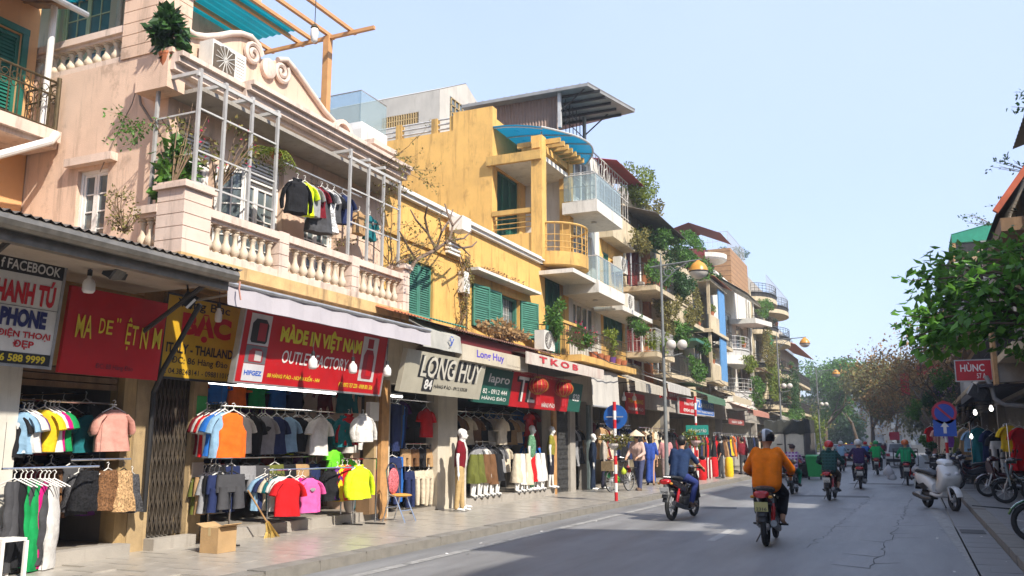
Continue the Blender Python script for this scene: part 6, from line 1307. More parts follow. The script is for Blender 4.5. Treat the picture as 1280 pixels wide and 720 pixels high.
# clothes covering the far side walls of the shops (they face the viewer)
for (x0, x1, y, zs, kds, lab) in ((XF-.5,XF-3.0,8.25,(2.1,1.25),('tshirt','skirt'),'on the side wall of the leftmost shop'),(XF-.5,XF-3.4,14.2,(2.75,2.0,1.25),('tshirt','jacket','trousers'),'on the side wall of the outlet shop'),(XF-.5,XF-2.6,16.75,(2.5,1.4),('tshirt','trousers'),'on the side wall of LONG HUY'),(XF-.5,XF-3.0,23.2,(2.5,1.6),('dress','blouse'),'on the side wall of the TL shop')):
    for z, kd in zip(zs, kds):
        cols = [R.choice(('black','navy','charcoal','maroon','grey','blue','brown','white','teal','black','purple')) for _ in range(7)]; where = ('high ' if z > 2.3 else 'low ' if z < 1.6 else '')+lab; row(kd, cols, (x0,y,z), (x1,y,z), 0, where, 'clothes '+lab, .95)
        rack('wall rail with '+{'tshirt':'shirts','jacket':'jackets','trousers':'trousers','skirt':'skirts','dress':'dresses','blouse':'blouses'}[kd]+' '+where, x0, y, x1, y, z+.08, legs=False)
row('tshirt', ['black','purple','charcoal','navy','grey','maroon','black','teal','charcoal','black'], (XF-1.9,10.2,1.95), (XF-1.9,14.0,1.95), HS, 'deep inside the outlet shop', 'deep row of the outlet shop', 1.1)
# denser front stock
row('tshirt', ['charcoal','white','black','grey','navy','light blue','black','white','charcoal','teal'], (XF-.35,10.75,2.02), (XF-.35,13.4,2.02), HS-.35, 'on the second rail of the outlet shop', 'second rail of the outlet shop', .95, .82); rack('second rail of the outlet shop', XF-.35, 10.6, XF-.35, 13.6, 2.1, legs=False)
row('shorts', ['black','navy','grey','charcoal','olive','black','tan','navy'], (XF-.3,10.5,1.22), (XF-.3,12.9,1.22), HS-.3, 'on the low second rail of the outlet shop', 'low second rail of the outlet shop', 1.0, .9); rack('low second rail of the outlet shop', XF-.3, 10.4, XF-.3, 13.0, 1.3)
row('blouse', ['charcoal','tan','maroon','black','brown','navy'], (XF-.45,6.9,1.98), (XF-.45,8.3,1.98), HS-.2, 'behind the blush blouse in the leftmost shop', 'second row of the leftmost shop', .85, .8, pr=('tan','charcoal','brown'))
row('skirt', ['black','maroon','brown','charcoal','tan'], (XF-.35,7.1,1.28), (XF-.35,8.3,1.28), HS-.2, 'in the low second row of the leftmost shop', 'second row of the leftmost shop', .95, .85, pr=('black','brown','tan'))
row('trousers', ['navy','charcoal','black','blue','cream'], (XF-.45,15.2,1.35), (XF-.45,16.7,1.35), HS-.2, 'in the second row of LONG HUY', 'second row of LONG HUY', .9, .85)
row('blouse', ['cream','black','tan','white','charcoal','brown','cream','black'], (XF-1.0,18.3,1.5), (XF-1.0,22.6,1.5), HS-.3, 'in the second row of the TL shop', 'second row of the TL shop', 1.0, .95)
# shelf with caps
t = T('cap_shelf', 'low shelf with caps inside the outlet shop', 'shelf', (XF-.5,11.6,.3)); B().box(XF-.9,XF-.4,10.5,12.9,1.28,1.31).o('board', wood, t)
for y in (10.55, 12.85): B().box(XF-.88,XF-.84,y-.02,y+.02,.3,1.28).o('leg', iron, t); B().box(XF-.46,XF-.42,y-.02,y+.02,.3,1.28).o('leg', iron, t)
for k in range(9):
    y = 10.7+k*.25; nm = ['brown','charcoal','tan','maroon','black','olive','grey','neon yellow','navy'][k]; c = V((XF-.6, y, 1.33)); b = B(); b.lathe([(.10,0),(.105,.04),(.085,.09),(.04,.115),(.005,.12)], c, 12); b.ob(c+V((.13,0,.01)), (.12,.13,.012)); tag(b.o('cap', cloth(CN[nm]), smooth=60), nm+' cap on the shelf of the outlet shop', 'cap', 'caps on the shelf')
# cardboard box, broom, vase
g = PG(272,690,.12); t = T('cardboard_box', 'plain cardboard box on the pavement under the shorts', 'box', g, .15); m_ = M('cardboard', (.42,.27,.13), .85, .12, 4, .2, 40)
B().box(g.x-.15,g.x+.15,g.y-.17,g.y+.17,.122,.44).o('carton', m_, t); B().box(g.x-.02,g.x+.02,g.y-.172,g.y+.172,.34,.443).o('tape', paint((.5,.38,.2), .4), t)
for s in (-1, 1): B().ob((g.x+s*.17, g.y, .46), (.14,.33,.008), (0,-s*.35,0)).o('flap', m_, t)
a, c = PX(310,613,XF+.45), PX(338,660,XF+.45); t = T('straw_broom', 'straw broom leaning in the outlet shop entrance', 'broom', c)
d = (c-a).normalized(); B().tube([a, c-d*.12], .013, 6).o('handle', woodL, t); b = B(); bh = c-d*.12
for k in range(46): q = rnd3(R); b.tube([bh+q*.03, bh+d*.16+V((q.x*.05,q.y*.12,-.02)), bh+d*.26+V((q.x*.09,q.y*.26,-.08))], .006, 3)
b.o('bristles', M('straw', (.52,.36,.10), .85, .25, 20), t)
c = PX(436,645,XF+.1); t = tag(B().lathe([(.05,0),(.09,.08),(.11,.2),(.06,.3),(.05,.38),(.07,.4)], (c.x,c.y,.30), 14).o('vase', paint((.55,.5,.47), .3), smooth=50), 'pale vase standing inside the outlet shop doorway', 'vase')
c = V((XF-.05,13.9,.45)); b = B(); b.ob((XF+.12,14.05,.42), (.3,.35,.35)); tag(b.o('wooden_crate', wood), 'dark wooden crate at the foot of the neon jacket rail', 'crate')
pbox(h1, 'meter_box', whiteP, FL, 14.05, 14.35, 1.95, 2.3, .02, .12); pbox(h1, 'poster', paint((.05,.4,.1), .5), FL, 9.72, 9.9, 1.85, 2.2, .003, .02); pbox(h1, 'poster', paint((.05,.12,.45), .5), FL, 9.72, 9.9, 1.6, 1.83, .003, .02); pbox(h1, 'poster', paint((.6,.5,.4), .5), FL, 9.7, 9.92, .9, 1.25, .003, .02)
# shop 2 (LONG HUY)
front('tshirt', 533, 508, XF-.1, 'red', HS, 'bright red polo shirt hanging in the LONG HUY doorway', 1.0, .95, grp='clothes in LONG HUY')
row('trousers', ['navy','navy','charcoal','blue','navy'], (XF-.05,15.0,2.35), (XF-.4,15.9,2.35), .6, 'left of the red polo in LONG HUY', 'dark jeans in LONG HUY', .95); row('trousers', ['navy','blue','navy','charcoal'], (XF-.0,15.05,1.3), (XF-.4,15.7,1.3), .6, 'on the low left rail of LONG HUY', 'dark jeans in LONG HUY', .9)
row('shorts', ['tan','brown','black','tan'], (XF-.2,15.9,1.45), (XF-.2,16.8,1.45), HS, 'under the red polo in LONG HUY', 'shorts in LONG HUY', .85); row('trousers', ['navy','cream','cream'], (XF-.1,15.9,1.0), (XF-.1,16.7,1.0), HS, 'low on the right in LONG HUY', 'pale trousers in LONG HUY', .75)
row('tshirt', ['black','charcoal','navy','black'], (XF-1.4,15.1,2.2), (XF-1.4,16.8,2.2), HS, 'at the dark back of LONG HUY', 'dim shirts in LONG HUY')
rack('rail with the red polo in LONG HUY', XF-.1, 15.0, XF-.1, 16.85, 2.42, legs=False); rack('low rail in LONG HUY', XF-.15, 15.8, XF-.15, 16.85, 1.52)
# chair with pink cushion outside LONG HUY
g = PG(500,652,.12); t = T('folding_chair', 'steel chair with pink flowered back and orange stool seat outside LONG HUY', 'chair', g, 0)
b = B()
for s in (-.19, .19): b.tube([g+V((-.25,s,0)), g+V((-.12,s,.45)), g+V((-.2,s,.92)), g+V((-.2,s*.6,1.02)), g+V((-.2,0,1.05))], .013, 6); b.tube([g+V((.22,s,0)), g+V((.0,s,.46)), g+V((-.14,s,.5))], .013, 6)
b.tube([g+V((.12,-.19,.2)), g+V((.12,.19,.2))], .011, 5); b.tube([g+V((-.2,-.19,.25)), g+V((-.2,.19,.25))], .011, 5); b.o('frame', chrome, t); B().ball(g+V((.0,.0,.47)), (.22,.2,.035), 14, 6).o('seat', paint((.6,.3,.06), .6), t, 60)
B().ball(g+V((-.16,.0,.72)), (.05,.18,.24), 12, 8).o('back_cushion', M('pink_flowers', (.5,.12,.14), .85, .8, 30), t, 60)
# shop 3 (TL): clothes rails
row('tshirt', ['black','brown','cream','brown','black','white','cream','black','tan','cream'], (XF-.5,18.3,2.22), (XF-.5,22.3,2.22), HS-.4, 'on the upper rail of the TL shop', 'upper rail of the TL shop'); rack('upper rail of the TL shop', XF-.5, 18.1, XF-.5, 22.5, 2.3, legs=False)
front('tshirt', 628, 521, XF-.15, 'cream', HS, 'cream knit top in the middle of the TL shop', 1.0, 1.0, grp='clothes in TL'); front('dress', 661, 515, XF-.2, 'red', HS, 'red ruffled top hung on the right wall of the TL shop', .7, .6, grp='clothes in TL')
row('skirt', ['olive','olive','brown','brown','black'], (XF+.12,18.4,1.32), (XF+.12,19.7,1.32), HS-.2, 'on the left leg forms of the TL shop', 'skirts on the leg forms', 1.05, .62, hanger=False)
row('skirt', ['cream','white','cream','red','white','white'], (XF+.1,20.9,1.32), (XF+.1,22.6,1.32), HS-.2, 'on the right leg forms of the TL shop', 'skirts on the leg forms', 1.2, .55, hanger=False)
row('tshirt', ['grey','white','charcoal','black','grey','cream'], (XF-.3,19.4,1.5), (XF-.3,21.0,1.5), HS-.3, 'on the low middle rail of the TL shop', 'low rail of the TL shop'); rack('low middle rail of the TL shop', XF-.3, 19.3, XF-.3, 21.1, 1.58)
row('dress', ['black','maroon','charcoal','tan','black','navy','brown'], (XF-2.0,18.3,2.2), (XF-2.0,22.8,2.2), HS, 'at the back of the TL shop', 'dim dresses in TL')
# leg forms (legs only) under the skirts
for k, y in enumerate((18.4,18.73,19.05,19.38,19.7,20.9,21.25,21.6,21.95,22.3,22.6)):
    t = T('leg_form', ('first','second','third','fourth','fifth','sixth')[k if k < 5 else k-5]+' white leg form of the '+('left' if y < 20 else 'right')+' group at the TL shop', 'leg form', (XF+.12,y,.3), 0, 'leg forms at the TL shop')
    b = B()
    for s in (-.06, .06): b.tube([(XF+.10,y+s,.95),(XF+.12,y+s,.62),(XF+.1,y+s*.9,.36),(XF+.2,y+s,.32)], [.06,.05,.033,.03], 8)
    b.o('legs', manq, t, 60); B().lathe([(.1,.29),(.1,.31)], (XF+.12,y,0), 14).o('base', chrome, t)
# shops farther along: rows of hanging clothes at the fronts
dk = ['black','navy','charcoal','maroon','brown','black','black','charcoal','tan','black','cream','brown','grey','maroon','navy','black']
for (y0, y1, n, kd, z, x, lab) in ((25.7,26.5,4,'dress',2.0,XF-.2,'in the narrow shop behind the blue round sign'),(27.4,30.6,10,'dress',2.1,XF+.2,'outside the shop behind the bicycle'),(27.4,30.6,9,'tshirt',2.3,XF-.6,'high inside the shop behind the bicycle'),(31.4,36.6,13,'dress',2.05,XF+.35,'outside the shop behind the lamp post'),(37.4,42.5,12,'trousers',1.9,XF+.55,'outside the shop under the blue 72 sign'),(43,48,12,'dress',2.0,XF+.7,'outside the shop under the cream awning'),(49,58,14,'trousers',2.0,XF+.5,'outside the shops under the white house'),(61,72,12,'dress',2.0,XF+.5,'outside the shops under the ivy house')):
    cols = [R.choice(dk) for _ in range(n)]
    if y0 == 43: cols = ['black','red','maroon','white','black','brown','tan','black','navy','yellow','brown','orange']
    if y0 == 37.4: cols = ['black','charcoal','maroon','white','red','blush','black','navy','brown','black','red','black']
    row(kd, cols, (x,y0,z), (x,y1,z), HS+R.uniform(-.4,.2), lab, 'clothes '+lab, 1, 1.1); rack('clothes rail '+lab, x, y0-.1, x, y1+.1, z+.08, legs=y0 > 30)
for k, (x, y, nm, lab) in enumerate(((893,596,'red','bright red fabric roll standing outside the far left shops'),(885,598,'maroon','striped maroon fabric roll standing beside the red one'),(912,596,'yellow','yellow fabric roll standing farther along the left pavement'),(878,600,'red','low red stool-shaped bundle on the left pavement'))):
    g = PG(x, y, .12); b = B(); b.lathe([(.16,0),(.19,.1),(.17,.75),(.1,.85)], g, 12); tag(b.o('fabric_roll', cloth(CN[nm], 0, ((.6,.55,.5),0,9.0,.6) if k == 1 else None), smooth=50), lab, 'fabric')
# ------------------------------------------------------------------ plants and clutter on the left facades
plant('potted_tree', 'dark glossy potted tree on the corner of the pink cornice', PX(213,32,XF+.2), (.28,.28,.42), 420, .2, leafB, base=PX(211,72,XF+.2), pot=True, stems=7)
ac1 = ac_unit(FL, 9.62, 6.99, .05, 'air conditioner on the pink cornice beside the potted tree', .9); FL.box(B(), 9.28, 9.72, 7.04, 7.42, .322, .335).o('front_grille', M('ac_brown_grille', (.10,.075,.05), .6, .3, 20), ac1)
plant('balcony_shrub', 'leafy green shrub at the near corner of the pink balcony', PX(215,210,XF+.35), (.32,.3,.5), 420, .17, leafA, base=PX(214,250,XF+.35))
plant('dry_shrub', 'thin reddish dry shrub on the corrugated roof by the pink wall', PX(152,262,XF+.2), (.32,.25,.34), 340, .05, leafO, base=PX(155,290,XF+.2), stems=16)
plant('climber', 'sparse climbing plant on the near trellis posts of the pink balcony', PX(240,170,XF+.6), (.35,.4,.55), 130, .09, leafO, stems=14, fl=(flower, 10), base=PX(215,235,XF+.6))
plant('sparse_climber', 'tangled twigs with few leaves in the middle of the pink trellis', PX(290,180,XF+.7), (.3,.55,.45), 150, .08, leafO, stems=14, fl=(flower, 14), base=PX(270,240,XF+.6))
t = T('hanging_fern', 'bright yellow green fern hanging from the pink trellis', 'plant', PX(345,185,XF+.7)); b = B(); c = PX(345,192,XF+.7); rg = random.Random(3)
for k in range(26):
    a = rg.uniform(0, 2*pi); L = rg.uniform(.35,.75); d = V((math.cos(a)*.5, math.sin(a), 0)); pts = [c+d*L*q+Z*(.5*L*q-.75*L*q*q*1.1) for q in (0,.25,.5,.75,1)]
    b.tube(pts, .004, 3, False)
    for q in range(18): s_ = q/18; i = min(3, int(s_*4)); p = pts[i].lerp(pts[i+1], s_*4-i); tt = (pts[i+1]-pts[i]).normalized(); sd = tt.cross(Z).normalized()*(1 if q % 2 else -1); leaf(b, p, (sd+tt*.5-Z*.25).normalized(), Z, .11*(1.1-s_*.6), .03)
b.o('fronds', leafY, t); B().lathe([(.06,-.08),(.1,0),(.1,.03)], c, 10).o('pot', terra, t); B().tube([c, c+Z*.7], .005, 4).o('cord', black, t)
def twigs(name, label, p0, n, L, rg, up=.4, mat=twig, r=.012, leaves=0, cat='plant', lm=None):
    t = T(name, label, cat, p0); b = B(); lf = B()
    def g(p, d, l, r, lv):
        pts = [p]
        for i in range(3): d = (d+rnd3(rg)*.35).normalized(); p = p+d*l/3; pts.append(p)
        b.tube(pts, [r, r*.85, r*.7, r*.5], 5, False)
        if leaves: vine(lf, pts, leaves, .06, rg, .06)
        if lv < 2:
            for k in range(rg.choice((2,3))): g(pts[rg.choice((1,2,3))], (d+rnd3(rg)*.9).normalized(), l*.7, r*.55, lv+1)
    for k in range(n): g(V(p0)+rnd3(rg)*.08, (rnd3(rg)+V((.2,0,up))).normalized(), L, r, 0)
    b.o('stem', mat, t)
    if lf.v: lf.o('foliage', lm or leafO, t)
    return t
rg = random.Random(8)
twigs('dry_vine', 'dry tangled vine at the far end of the pink balcony trellis', PX(490,330,XF+.75), 9, .8, rg, .9, leaves=5); twigs('dry_creeper', 'dry creeper hanging under the pink cornice at its far end', PX(480,205,XF+.6), 7, .6, rg, -.3, leaves=6, r=.008)
twigs('wall_creeper', 'small dry creeper in the shaded corner of the pink balcony', PX(196,150,XF+.1), 6, .45, rg, -.1, leaves=9, r=.008, lm=leafA)
t = T('bare_frangipani', 'bare branching frangipani tree against the yellow wall', 'tree', PX(512,345,XF+.7)); b = B()
def seg(pts, r0, r1): b.tube([PX(x, y, X) for x, y, X in pts], [r0+(r1-r0)*i/(len(pts)-1) for i in range(len(pts))], 6)
seg([(505,350,XF+.6),(520,325,XF+.6),(545,312,XF+.6),(562,300,XF+.65)], .05, .03)
for pts in ([(545,312),(552,290),(549,272)],[(545,312),(535,292),(520,275),(513,262)],[(535,292),(531,272),(534,258)],[(562,300),(566,282),(577,270)],[(562,300),(580,298),(590,288)],[(562,300),(578,310),(588,320)],[(566,282),(560,268),(556,255)],[(520,325),(508,305),(500,290)],[(552,290),(562,275),(566,262)],[(578,310),(590,308),(596,302)]): seg([(x, y, XF+.6+R.uniform(-.1,.3)) for x, y in pts], .03, .014)
b.o('trunk', M('grey_twig', (.16,.11,.08), .9, .2, 12), t)
t = T('dry_wall_vine', 'dry brown vine climbing the yellow wall beside the green window', 'plant', FL.p(17.9,4.1,.1)); b = B(); s = B(); rg = random.Random(9)
for k in range(7): pts = [FL.p(17.8+rg.uniform(-.3,.3), 4.1+q*.45, .06+rg.uniform(0,.12)) for q in range(5)]; s.tube(pts, .015, 4); vine(b, pts, 90, .06, rg, .14)
s.o('stem', twig, t); b.o('foliage', leafO, t)
plant('ledge_grass', 'dry brown grass on the tin porch below the green window', FL.p(19.3,4.25,.55), (.3,1.5,.22), 900, .13, leafD, stems=30, clumps=14, base=FL.p(19.3,4.08,.5)); plant('ledge_weeds', 'dry weeds along the yellow house window canopy', FL.p(20,5.72,.2), (.12,1.9,.10), 300, .07, leafD, stems=12, clumps=14, base=FL.p(20,5.66,.2))
plant('balcony_bush', 'green bush on the low balcony beside the tall green doors', PX(695,395,XF+.7), (.35,.5,.5), 700, .12, leafA, base=PX(695,428,XF+.7)); plant('flowering_shrub', 'flowering shrub with pink blossoms on the balcony over the drop blind', PX(728,418,XF+.7), (.4,.9,.35), 1000, .12, leafA, fl=(flower, 60), base=PX(728,438,XF+.7)); plant('light_green_bush', 'light green bush at the far end of the flowering balcony', PX(765,425,XF+.8), (.35,.6,.4), 700, .11, leafY, base=PX(765,448,XF+.8))
lb = T('low_balcony', 'low yellow ledge balcony with thin iron railing and flower pots', 'balcony', FL.p(24.8,4,0)); FL.box(B(), 23.0, 28.4, 3.82, 4.0, 0, 1.15).o('slab', yellow2, lb); railing(lb, FL, [(22.6,.0),(22.6,.75),(28.2,.9)], 4.0, 4.85, ironG, .12, 1, (4.4,))
FL.box(B(), 22.5, 23.6, 4.86, 4.94, .7, .8).o('top_rail', yellow2, lb)
for k in range(6): 
    c = FL.p(24.6+k*.6, 4.0, .95); tag(B().lathe([(.09,0),(.13,.18),(.14,.22),(.12,.22)], c, 12).o('flower_pot', M('violet_pot', (.12,.05,.2), .5, .1) if k == 3 else terra), 'violet flower pot among the shrubs on the yellow ledge' if k == 3 else ('first','second','third','','fifth','sixth')[k]+' flower pot from the near end of the yellow ledge, terracotta', 'pot', 'pots on the yellow ledge')
ac_unit(FL, 21.9, 4.02, .35, 'air conditioner on the yellow ledge beside the green window shutter', .95); ac_unit(FL, 29.8, 7.6, .1, 'upper air conditioner on the wall beyond the glass balconies', 1.0); ac_unit(FL, 30.2, 6.3, .2, 'lower air conditioner on the slab beyond the glass balconies', 1.0); ac_unit(FL, 47.6, 6.6, .1, 'air conditioner on the pale house next to the blue blinds', 1.1); ac_unit(FL, 46.9, 3.95, .3, 'air conditioner below the lower blue blind', 1.1)
plant('roof_bush', 'large light green bush growing over the roof edge past the metal shed', PX(795,228,XF+.2), (1.0,1.5,.95), 2600, .13, leafY, base=PX(788,255,XF), stems=14, clumps=12); 
for k, (x, y, X, rx, ry, rz_, n, m, lab) in enumerate(((812,262,XF+.4,.6,1.6,.45,1200,leafO,'dry trailing plants on the eave under the roof bush'),(828,300,XF+.8,.7,2.4,.45,2250,leafA,'dense green plants on the upper balcony behind the lamp post'),(858,312,XF+.9,.8,3.0,.8,3900,leafA,'big green shrub mass above the amber street lamp'),(845,345,XF+.9,.6,2.6,1.0,3000,leafB,'dark green trailing plants behind the amber street lamp'),(835,390,XF+.9,.5,1.6,1.1,1950,leafO,'olive vines hanging beside the lamp post'),(852,415,XF+1.0,.5,1.4,.7,1350,leafA,'green plants on the balcony right of the lamp post'),(800,300,XF+.9,.4,.9,.5,750,leafO,'olive plants on the red-door upper balcony'),(800,405,XF+1.0,.4,.8,.35,600,leafA,'potted greens on the red-door lower balcony'),(872,460,XF+.9,.4,1.6,.6,1200,leafA,'green shrubs above the blue 72 sign'),(880,432,XF+.9,.4,1.6,.35,900,leafA,'plants along the veranda between the blue blinds'),(893,345,XF+.6,.4,.9,.5,750,leafB,'dark shrub beside the red gable roof'),(936,455,XF+1.2,.5,1.8,.5,900,leafY,'yellow green plants on the white curved balcony'),(962,430,XF+1.3,.6,2.6,1.6,2700,leafO,'olive ivy hanging down the ochre house'),(968,470,XF+1.3,.6,2.4,1.6,2700,leafY,'yellow green ivy lower on the ochre house'),(955,385,XF+1.0,.6,3.0,.7,1350,leafA,'roof garden shrubs on the ochre house'),(985,485,XF+1.2,1.0,4.5,2.3,3900,leafB,'dark ivy mass at the far end of the left row'),(993,520,XF+1.5,.8,4.5,1.2,2250,leafA,'green shrubs low at the far end of the left row'),(918,318,XF-2,1.2,3.0,.5,1350,leafB,'roof plants behind the timber box'),(870,330,XF+1.2,.7,2.6,.6,1800,leafA,'bright green plants spilling over the blue-blind house roof'),(820,345,XF+1.0,.5,1.5,.7,1300,leafA,'green plants between the red doors and the lamp post'),(862,380,XF+1.1,.4,1.6,1.0,1100,leafO,'olive vines dropping past the upper blue blind'),(826,425,XF+1.1,.5,1.5,.5,1000,leafY,'yellow green plants above the grey awning'),(948,490,XF+1.3,.5,2.2,.9,1200,leafA,'green ivy between the white house and the ochre house'))):
    plant('facade_plant', lab, PX(x, y, X), (rx,ry,rz_), n, .13 if y < 440 else .15, m, group='plants on the far left facades', clumps=9, stems=8, fl=(flower, 14) if k in (3,) else None)
# laundry on the pink balcony
lt = T('laundry_line', 'steel laundry bar on the pink balcony', 'laundry line', FL.p(11.7,5.95,.55)); FL.box(B(), 10.7, 12.9, 5.95, 5.97, .54, .56).o('bar', metal, lt)
for k, (x, nm, kd, pr, lab) in enumerate(((372,'black','jacket',0,'black jacket hung first on the pink balcony laundry bar'),(381,'neon yellow','tshirt',0,'yellow green shirt on the pink balcony laundry bar'),(389,'grey','tshirt',0,'grey shirt on the pink balcony laundry bar'),(396,'maroon','tshirt',0,'maroon shirt on the pink balcony laundry bar'),(402,'charcoal','dress',0,'long charcoal garment on the pink balcony laundry bar'),(409,'white','dress',1,'white patterned garment on the pink balcony laundry bar'),(417,'charcoal','tshirt',0,'dark shirt near the end of the pink balcony laundry bar'),(428,'navy','tshirt',0,'navy shirt hung last on the pink balcony laundry bar'))):
    garm(kd, PX(x, 222+(x-370)*.33, XF+.55), HS-.5, CN[nm], lab, 'laundry on the pink balcony', .8, .85 if kd != 'dress' else .75, pr)
for k, (y, nm) in enumerate(((13.0,'tan'),(13.35,'teal'))): garm('tshirt', (XF+.45,y,5.75), HS, CN[nm], nm+' shirt hanging beyond the far trellis posts of the pink balcony', 'laundry on the pink balcony', .7, .7)
# ------------------------------------------------------------------ trees
def tree(name, label, base, h, crown_n, leaf_s, lmat, seed, spread=.8, levels=4, r0=.16, lean=(0,0), cl=.7, first=.35, group='street trees', fan=3, tmat=None, droop=.3):
    rg = random.Random(seed); t = T(name, label, 'tree', base, 0, group); b, tips = branch_tree(rg, base, h, spread, levels, r0, lean, first, fan); b.o('trunk', tmat or bark, t)
    f = B()
    for p, d in tips:
        for _ in range(max(1, crown_n//len(tips))):
            q = rnd3(rg)*cl; leaf(f, p+q, (rnd3(rg)+V((0,0,-droop))).normalized(), rnd3(rg), leaf_s*rg.uniform(.6,1.3), leaf_s*.55*rg.uniform(.7,1.2))
    f.o('crown', lmat, t); return t
# near right tree with big leaves: hand-led limbs
t = T('broadleaf_tree', 'broad-leaved green tree reaching in from the right edge', 'tree', (2.55,15.6,.12)); b = B(); f = B(); rg = random.Random(21)
b.tube([(2.6,15.6,.1),(2.55,15.6,1.6),(2.45,15.7,3.0),(2.3,15.8,4.2)], [.17,.14,.12,.09], 9)
tg = [(1128,395,15),(1150,405,15.5),(1140,350,15.5),(1160,330,16),(1185,318,16.5),(1135,425,15),(1160,440,15),(1185,380,15.5),(1200,345,15),(1215,400,15),(1225,325,16),(1245,350,15),(1240,400,16),(1262,330,15.5),(1270,380,15),(1205,412,16),(1165,425,16),(1275,425,15.5),(1245,418,15.5),(1170,400,15.5),(1220,370,15),(1190,365,16),(1275,300,16),(1175,350,17),(1195,410,14.5),(1150,375,16),(1290,340,15),(1300,400,15),(1310,300,16),(1250,310,16.5)]
for x, y, yy in tg:
    p = PY(x, y, yy); o = V((2.4,15.7,rg.uniform(2.9,4.1))); m1 = o.lerp(p, .45)+Z*.25+rnd3(rg)*.15; m2 = o.lerp(p, .8)+Z*.1+rnd3(rg)*.1
    b.tube([o, m1, m2, p], [.04,.026,.015,.007], 5)
    for k in range(52):
        s_ = rg.random(); base_ = m2.lerp(p, s_)+rnd3(rg)*.32; leaf(f, base_, (rnd3(rg)+(p-o).normalized()*.5+V((0,0,-.35))).normalized(), (Z+rnd3(rg)*.5).normalized(), rg.uniform(.14,.24), rg.uniform(.10,.15))
b.o('trunk', bark, t, 50); f.o('crown', leafT, t)
tree('bare_tree', 'nearest brown half-bare tree on the right pavement', (2.3,44,.1), 7.0, 2200, .17, leafD, 31, .95, 5, .17, (-.12,0), .8, .32)
tree('bare_tree', 'second brown half-bare tree on the right with wide thin crown', (2.0,56,.1), 8.0, 2600, .19, leafD, 32, .95, 5, .18, (-.22,0), .9, .32)
tree('bare_tree', 'third brown half-bare tree behind the red banner', (1.9,70,.1), 9.0, 2600, .22, leafD, 33, .95, 5, .2, (-.3,0), 1.0, .32)
tree('green_street_tree', 'small dark green tree between the bare trees and the shops', (2.2,50,.1), 4.6, 1500, .2, leafB, 34, .8, 4, .12, (0,0), .6)
tree('olive_tree', 'large olive brown tree over the far end of the street', (-3.6,100,.0), 11.0, 9000, .36, leafO, 35, .95, 5, .3, (-.1,0), 1.3, .3)
tree('green_tree', 'large fresh green tree at the far left end of the street', (-9.6,112,.0), 11.5, 8000, .42, leafA, 36, .85, 5, .3, (.05,0), 1.5, .32)
tree('olive_tree', 'brownish tree at the right of the far street end', (1.6,92,.0), 10.5, 5000, .32, leafO, 37, .95, 5, .26, (-.2,0), 1.3, .3)
tree('bright_green_shrub_tree', 'low bright green tree beside the far lamp posts', (-9.0,84,.0), 4.2, 2200, .26, leafY, 38, .9, 4, .14, (.3,0), .9, .3)
tree('green_tree', 'rounded green tree peeking above the olive one', (-6.5,128,.0), 14, 6000, .5, leafA, 39, .8, 5, .3, (0,0), 1.7, .32); tree('green_tree', 'dark tree closing the view at the street end', (-1.5,140,.0), 13, 6000, .55, leafB, 40, .95, 5, .3, (0,0), 2.0, .28); tree('olive_tree', 'faint tree farthest to the left at the street end', (-14.5,140,.0), 9, 4000, .5, leafO, 41, .95, 5, .3, (0,0), 2.0, .28)
for x, z0, yy, lab in ((1253,205,24,'thin leafy sprig sticking out above the red-edged gable'),(1212,272,33,'thin leafy sprigs above the green roof'),(1275,125,18.5,'tiny twig near the top right corner'),(1255,255,25,'small twigs under the red-edged gable')):
    c = PY(x, z0, yy); plant('roof_sprig', lab, c, (.45,.4,.3), 60, .11, leafB, stems=7, clumps=5, base=c+V((.7,0,-.35)))
for x, y, yy, rr, m, lab in ((1143,510,52,1.0,leafA,'green shrub in front of the far right shops'),(1165,500,46,.8,leafB,'dark green shrub behind the parking sign'),(1178,472,42,.8,leafA,'green hanging plant above the right shops'),(1171,560,44,.5,leafB,'low dark green plant on the right pavement'),(1157,548,50,.6,leafA,'low green plant farther along the right pavement')):
    plant('street_shrub', lab, PY(x, y, yy), (rr*.6,rr*.8,rr*.7), 700, .14, m, clumps=8)
c = PY(1177,487,44); plant('purple_flowers', 'purple flowering plant hanging over the parking sign', c, (.4,.4,.3), 260, .12, leafB, fl=(M('flower_purple', (.2,.08,.3), .6, .2, isl=.4), 200))

tree('dark_tree', 'dense dark tree filling the gap at the end of the street', (-8.5,150,.0), 10, 6000, .6, leafB, 45, .95, 5, .3, (0,0), 2.2, .22); tree('dark_tree', 'dense olive tree at the right of the street end', (3.0,125,.0), 10, 5000, .5, leafO, 46, .95, 5, .3, (-.1,0), 1.8, .25)
fe = T('street_end_building', 'hazy grey building closing the view behind the trees', 'building', (-4,185,0)); wall(fe, frS(185), -30, 16, 0, 11, .4, [(-29+k*3.2, -27.2+k*3.2, 1.5+j*3.2, 3.4+j*3.2) for k in range(14) for j in range(3)], M('far_grey', (.09,.09,.09), .9, .2, .5)); B().box(-30,16,185.5,190,0,11).o('rear_block', M('far_glass'), fe)
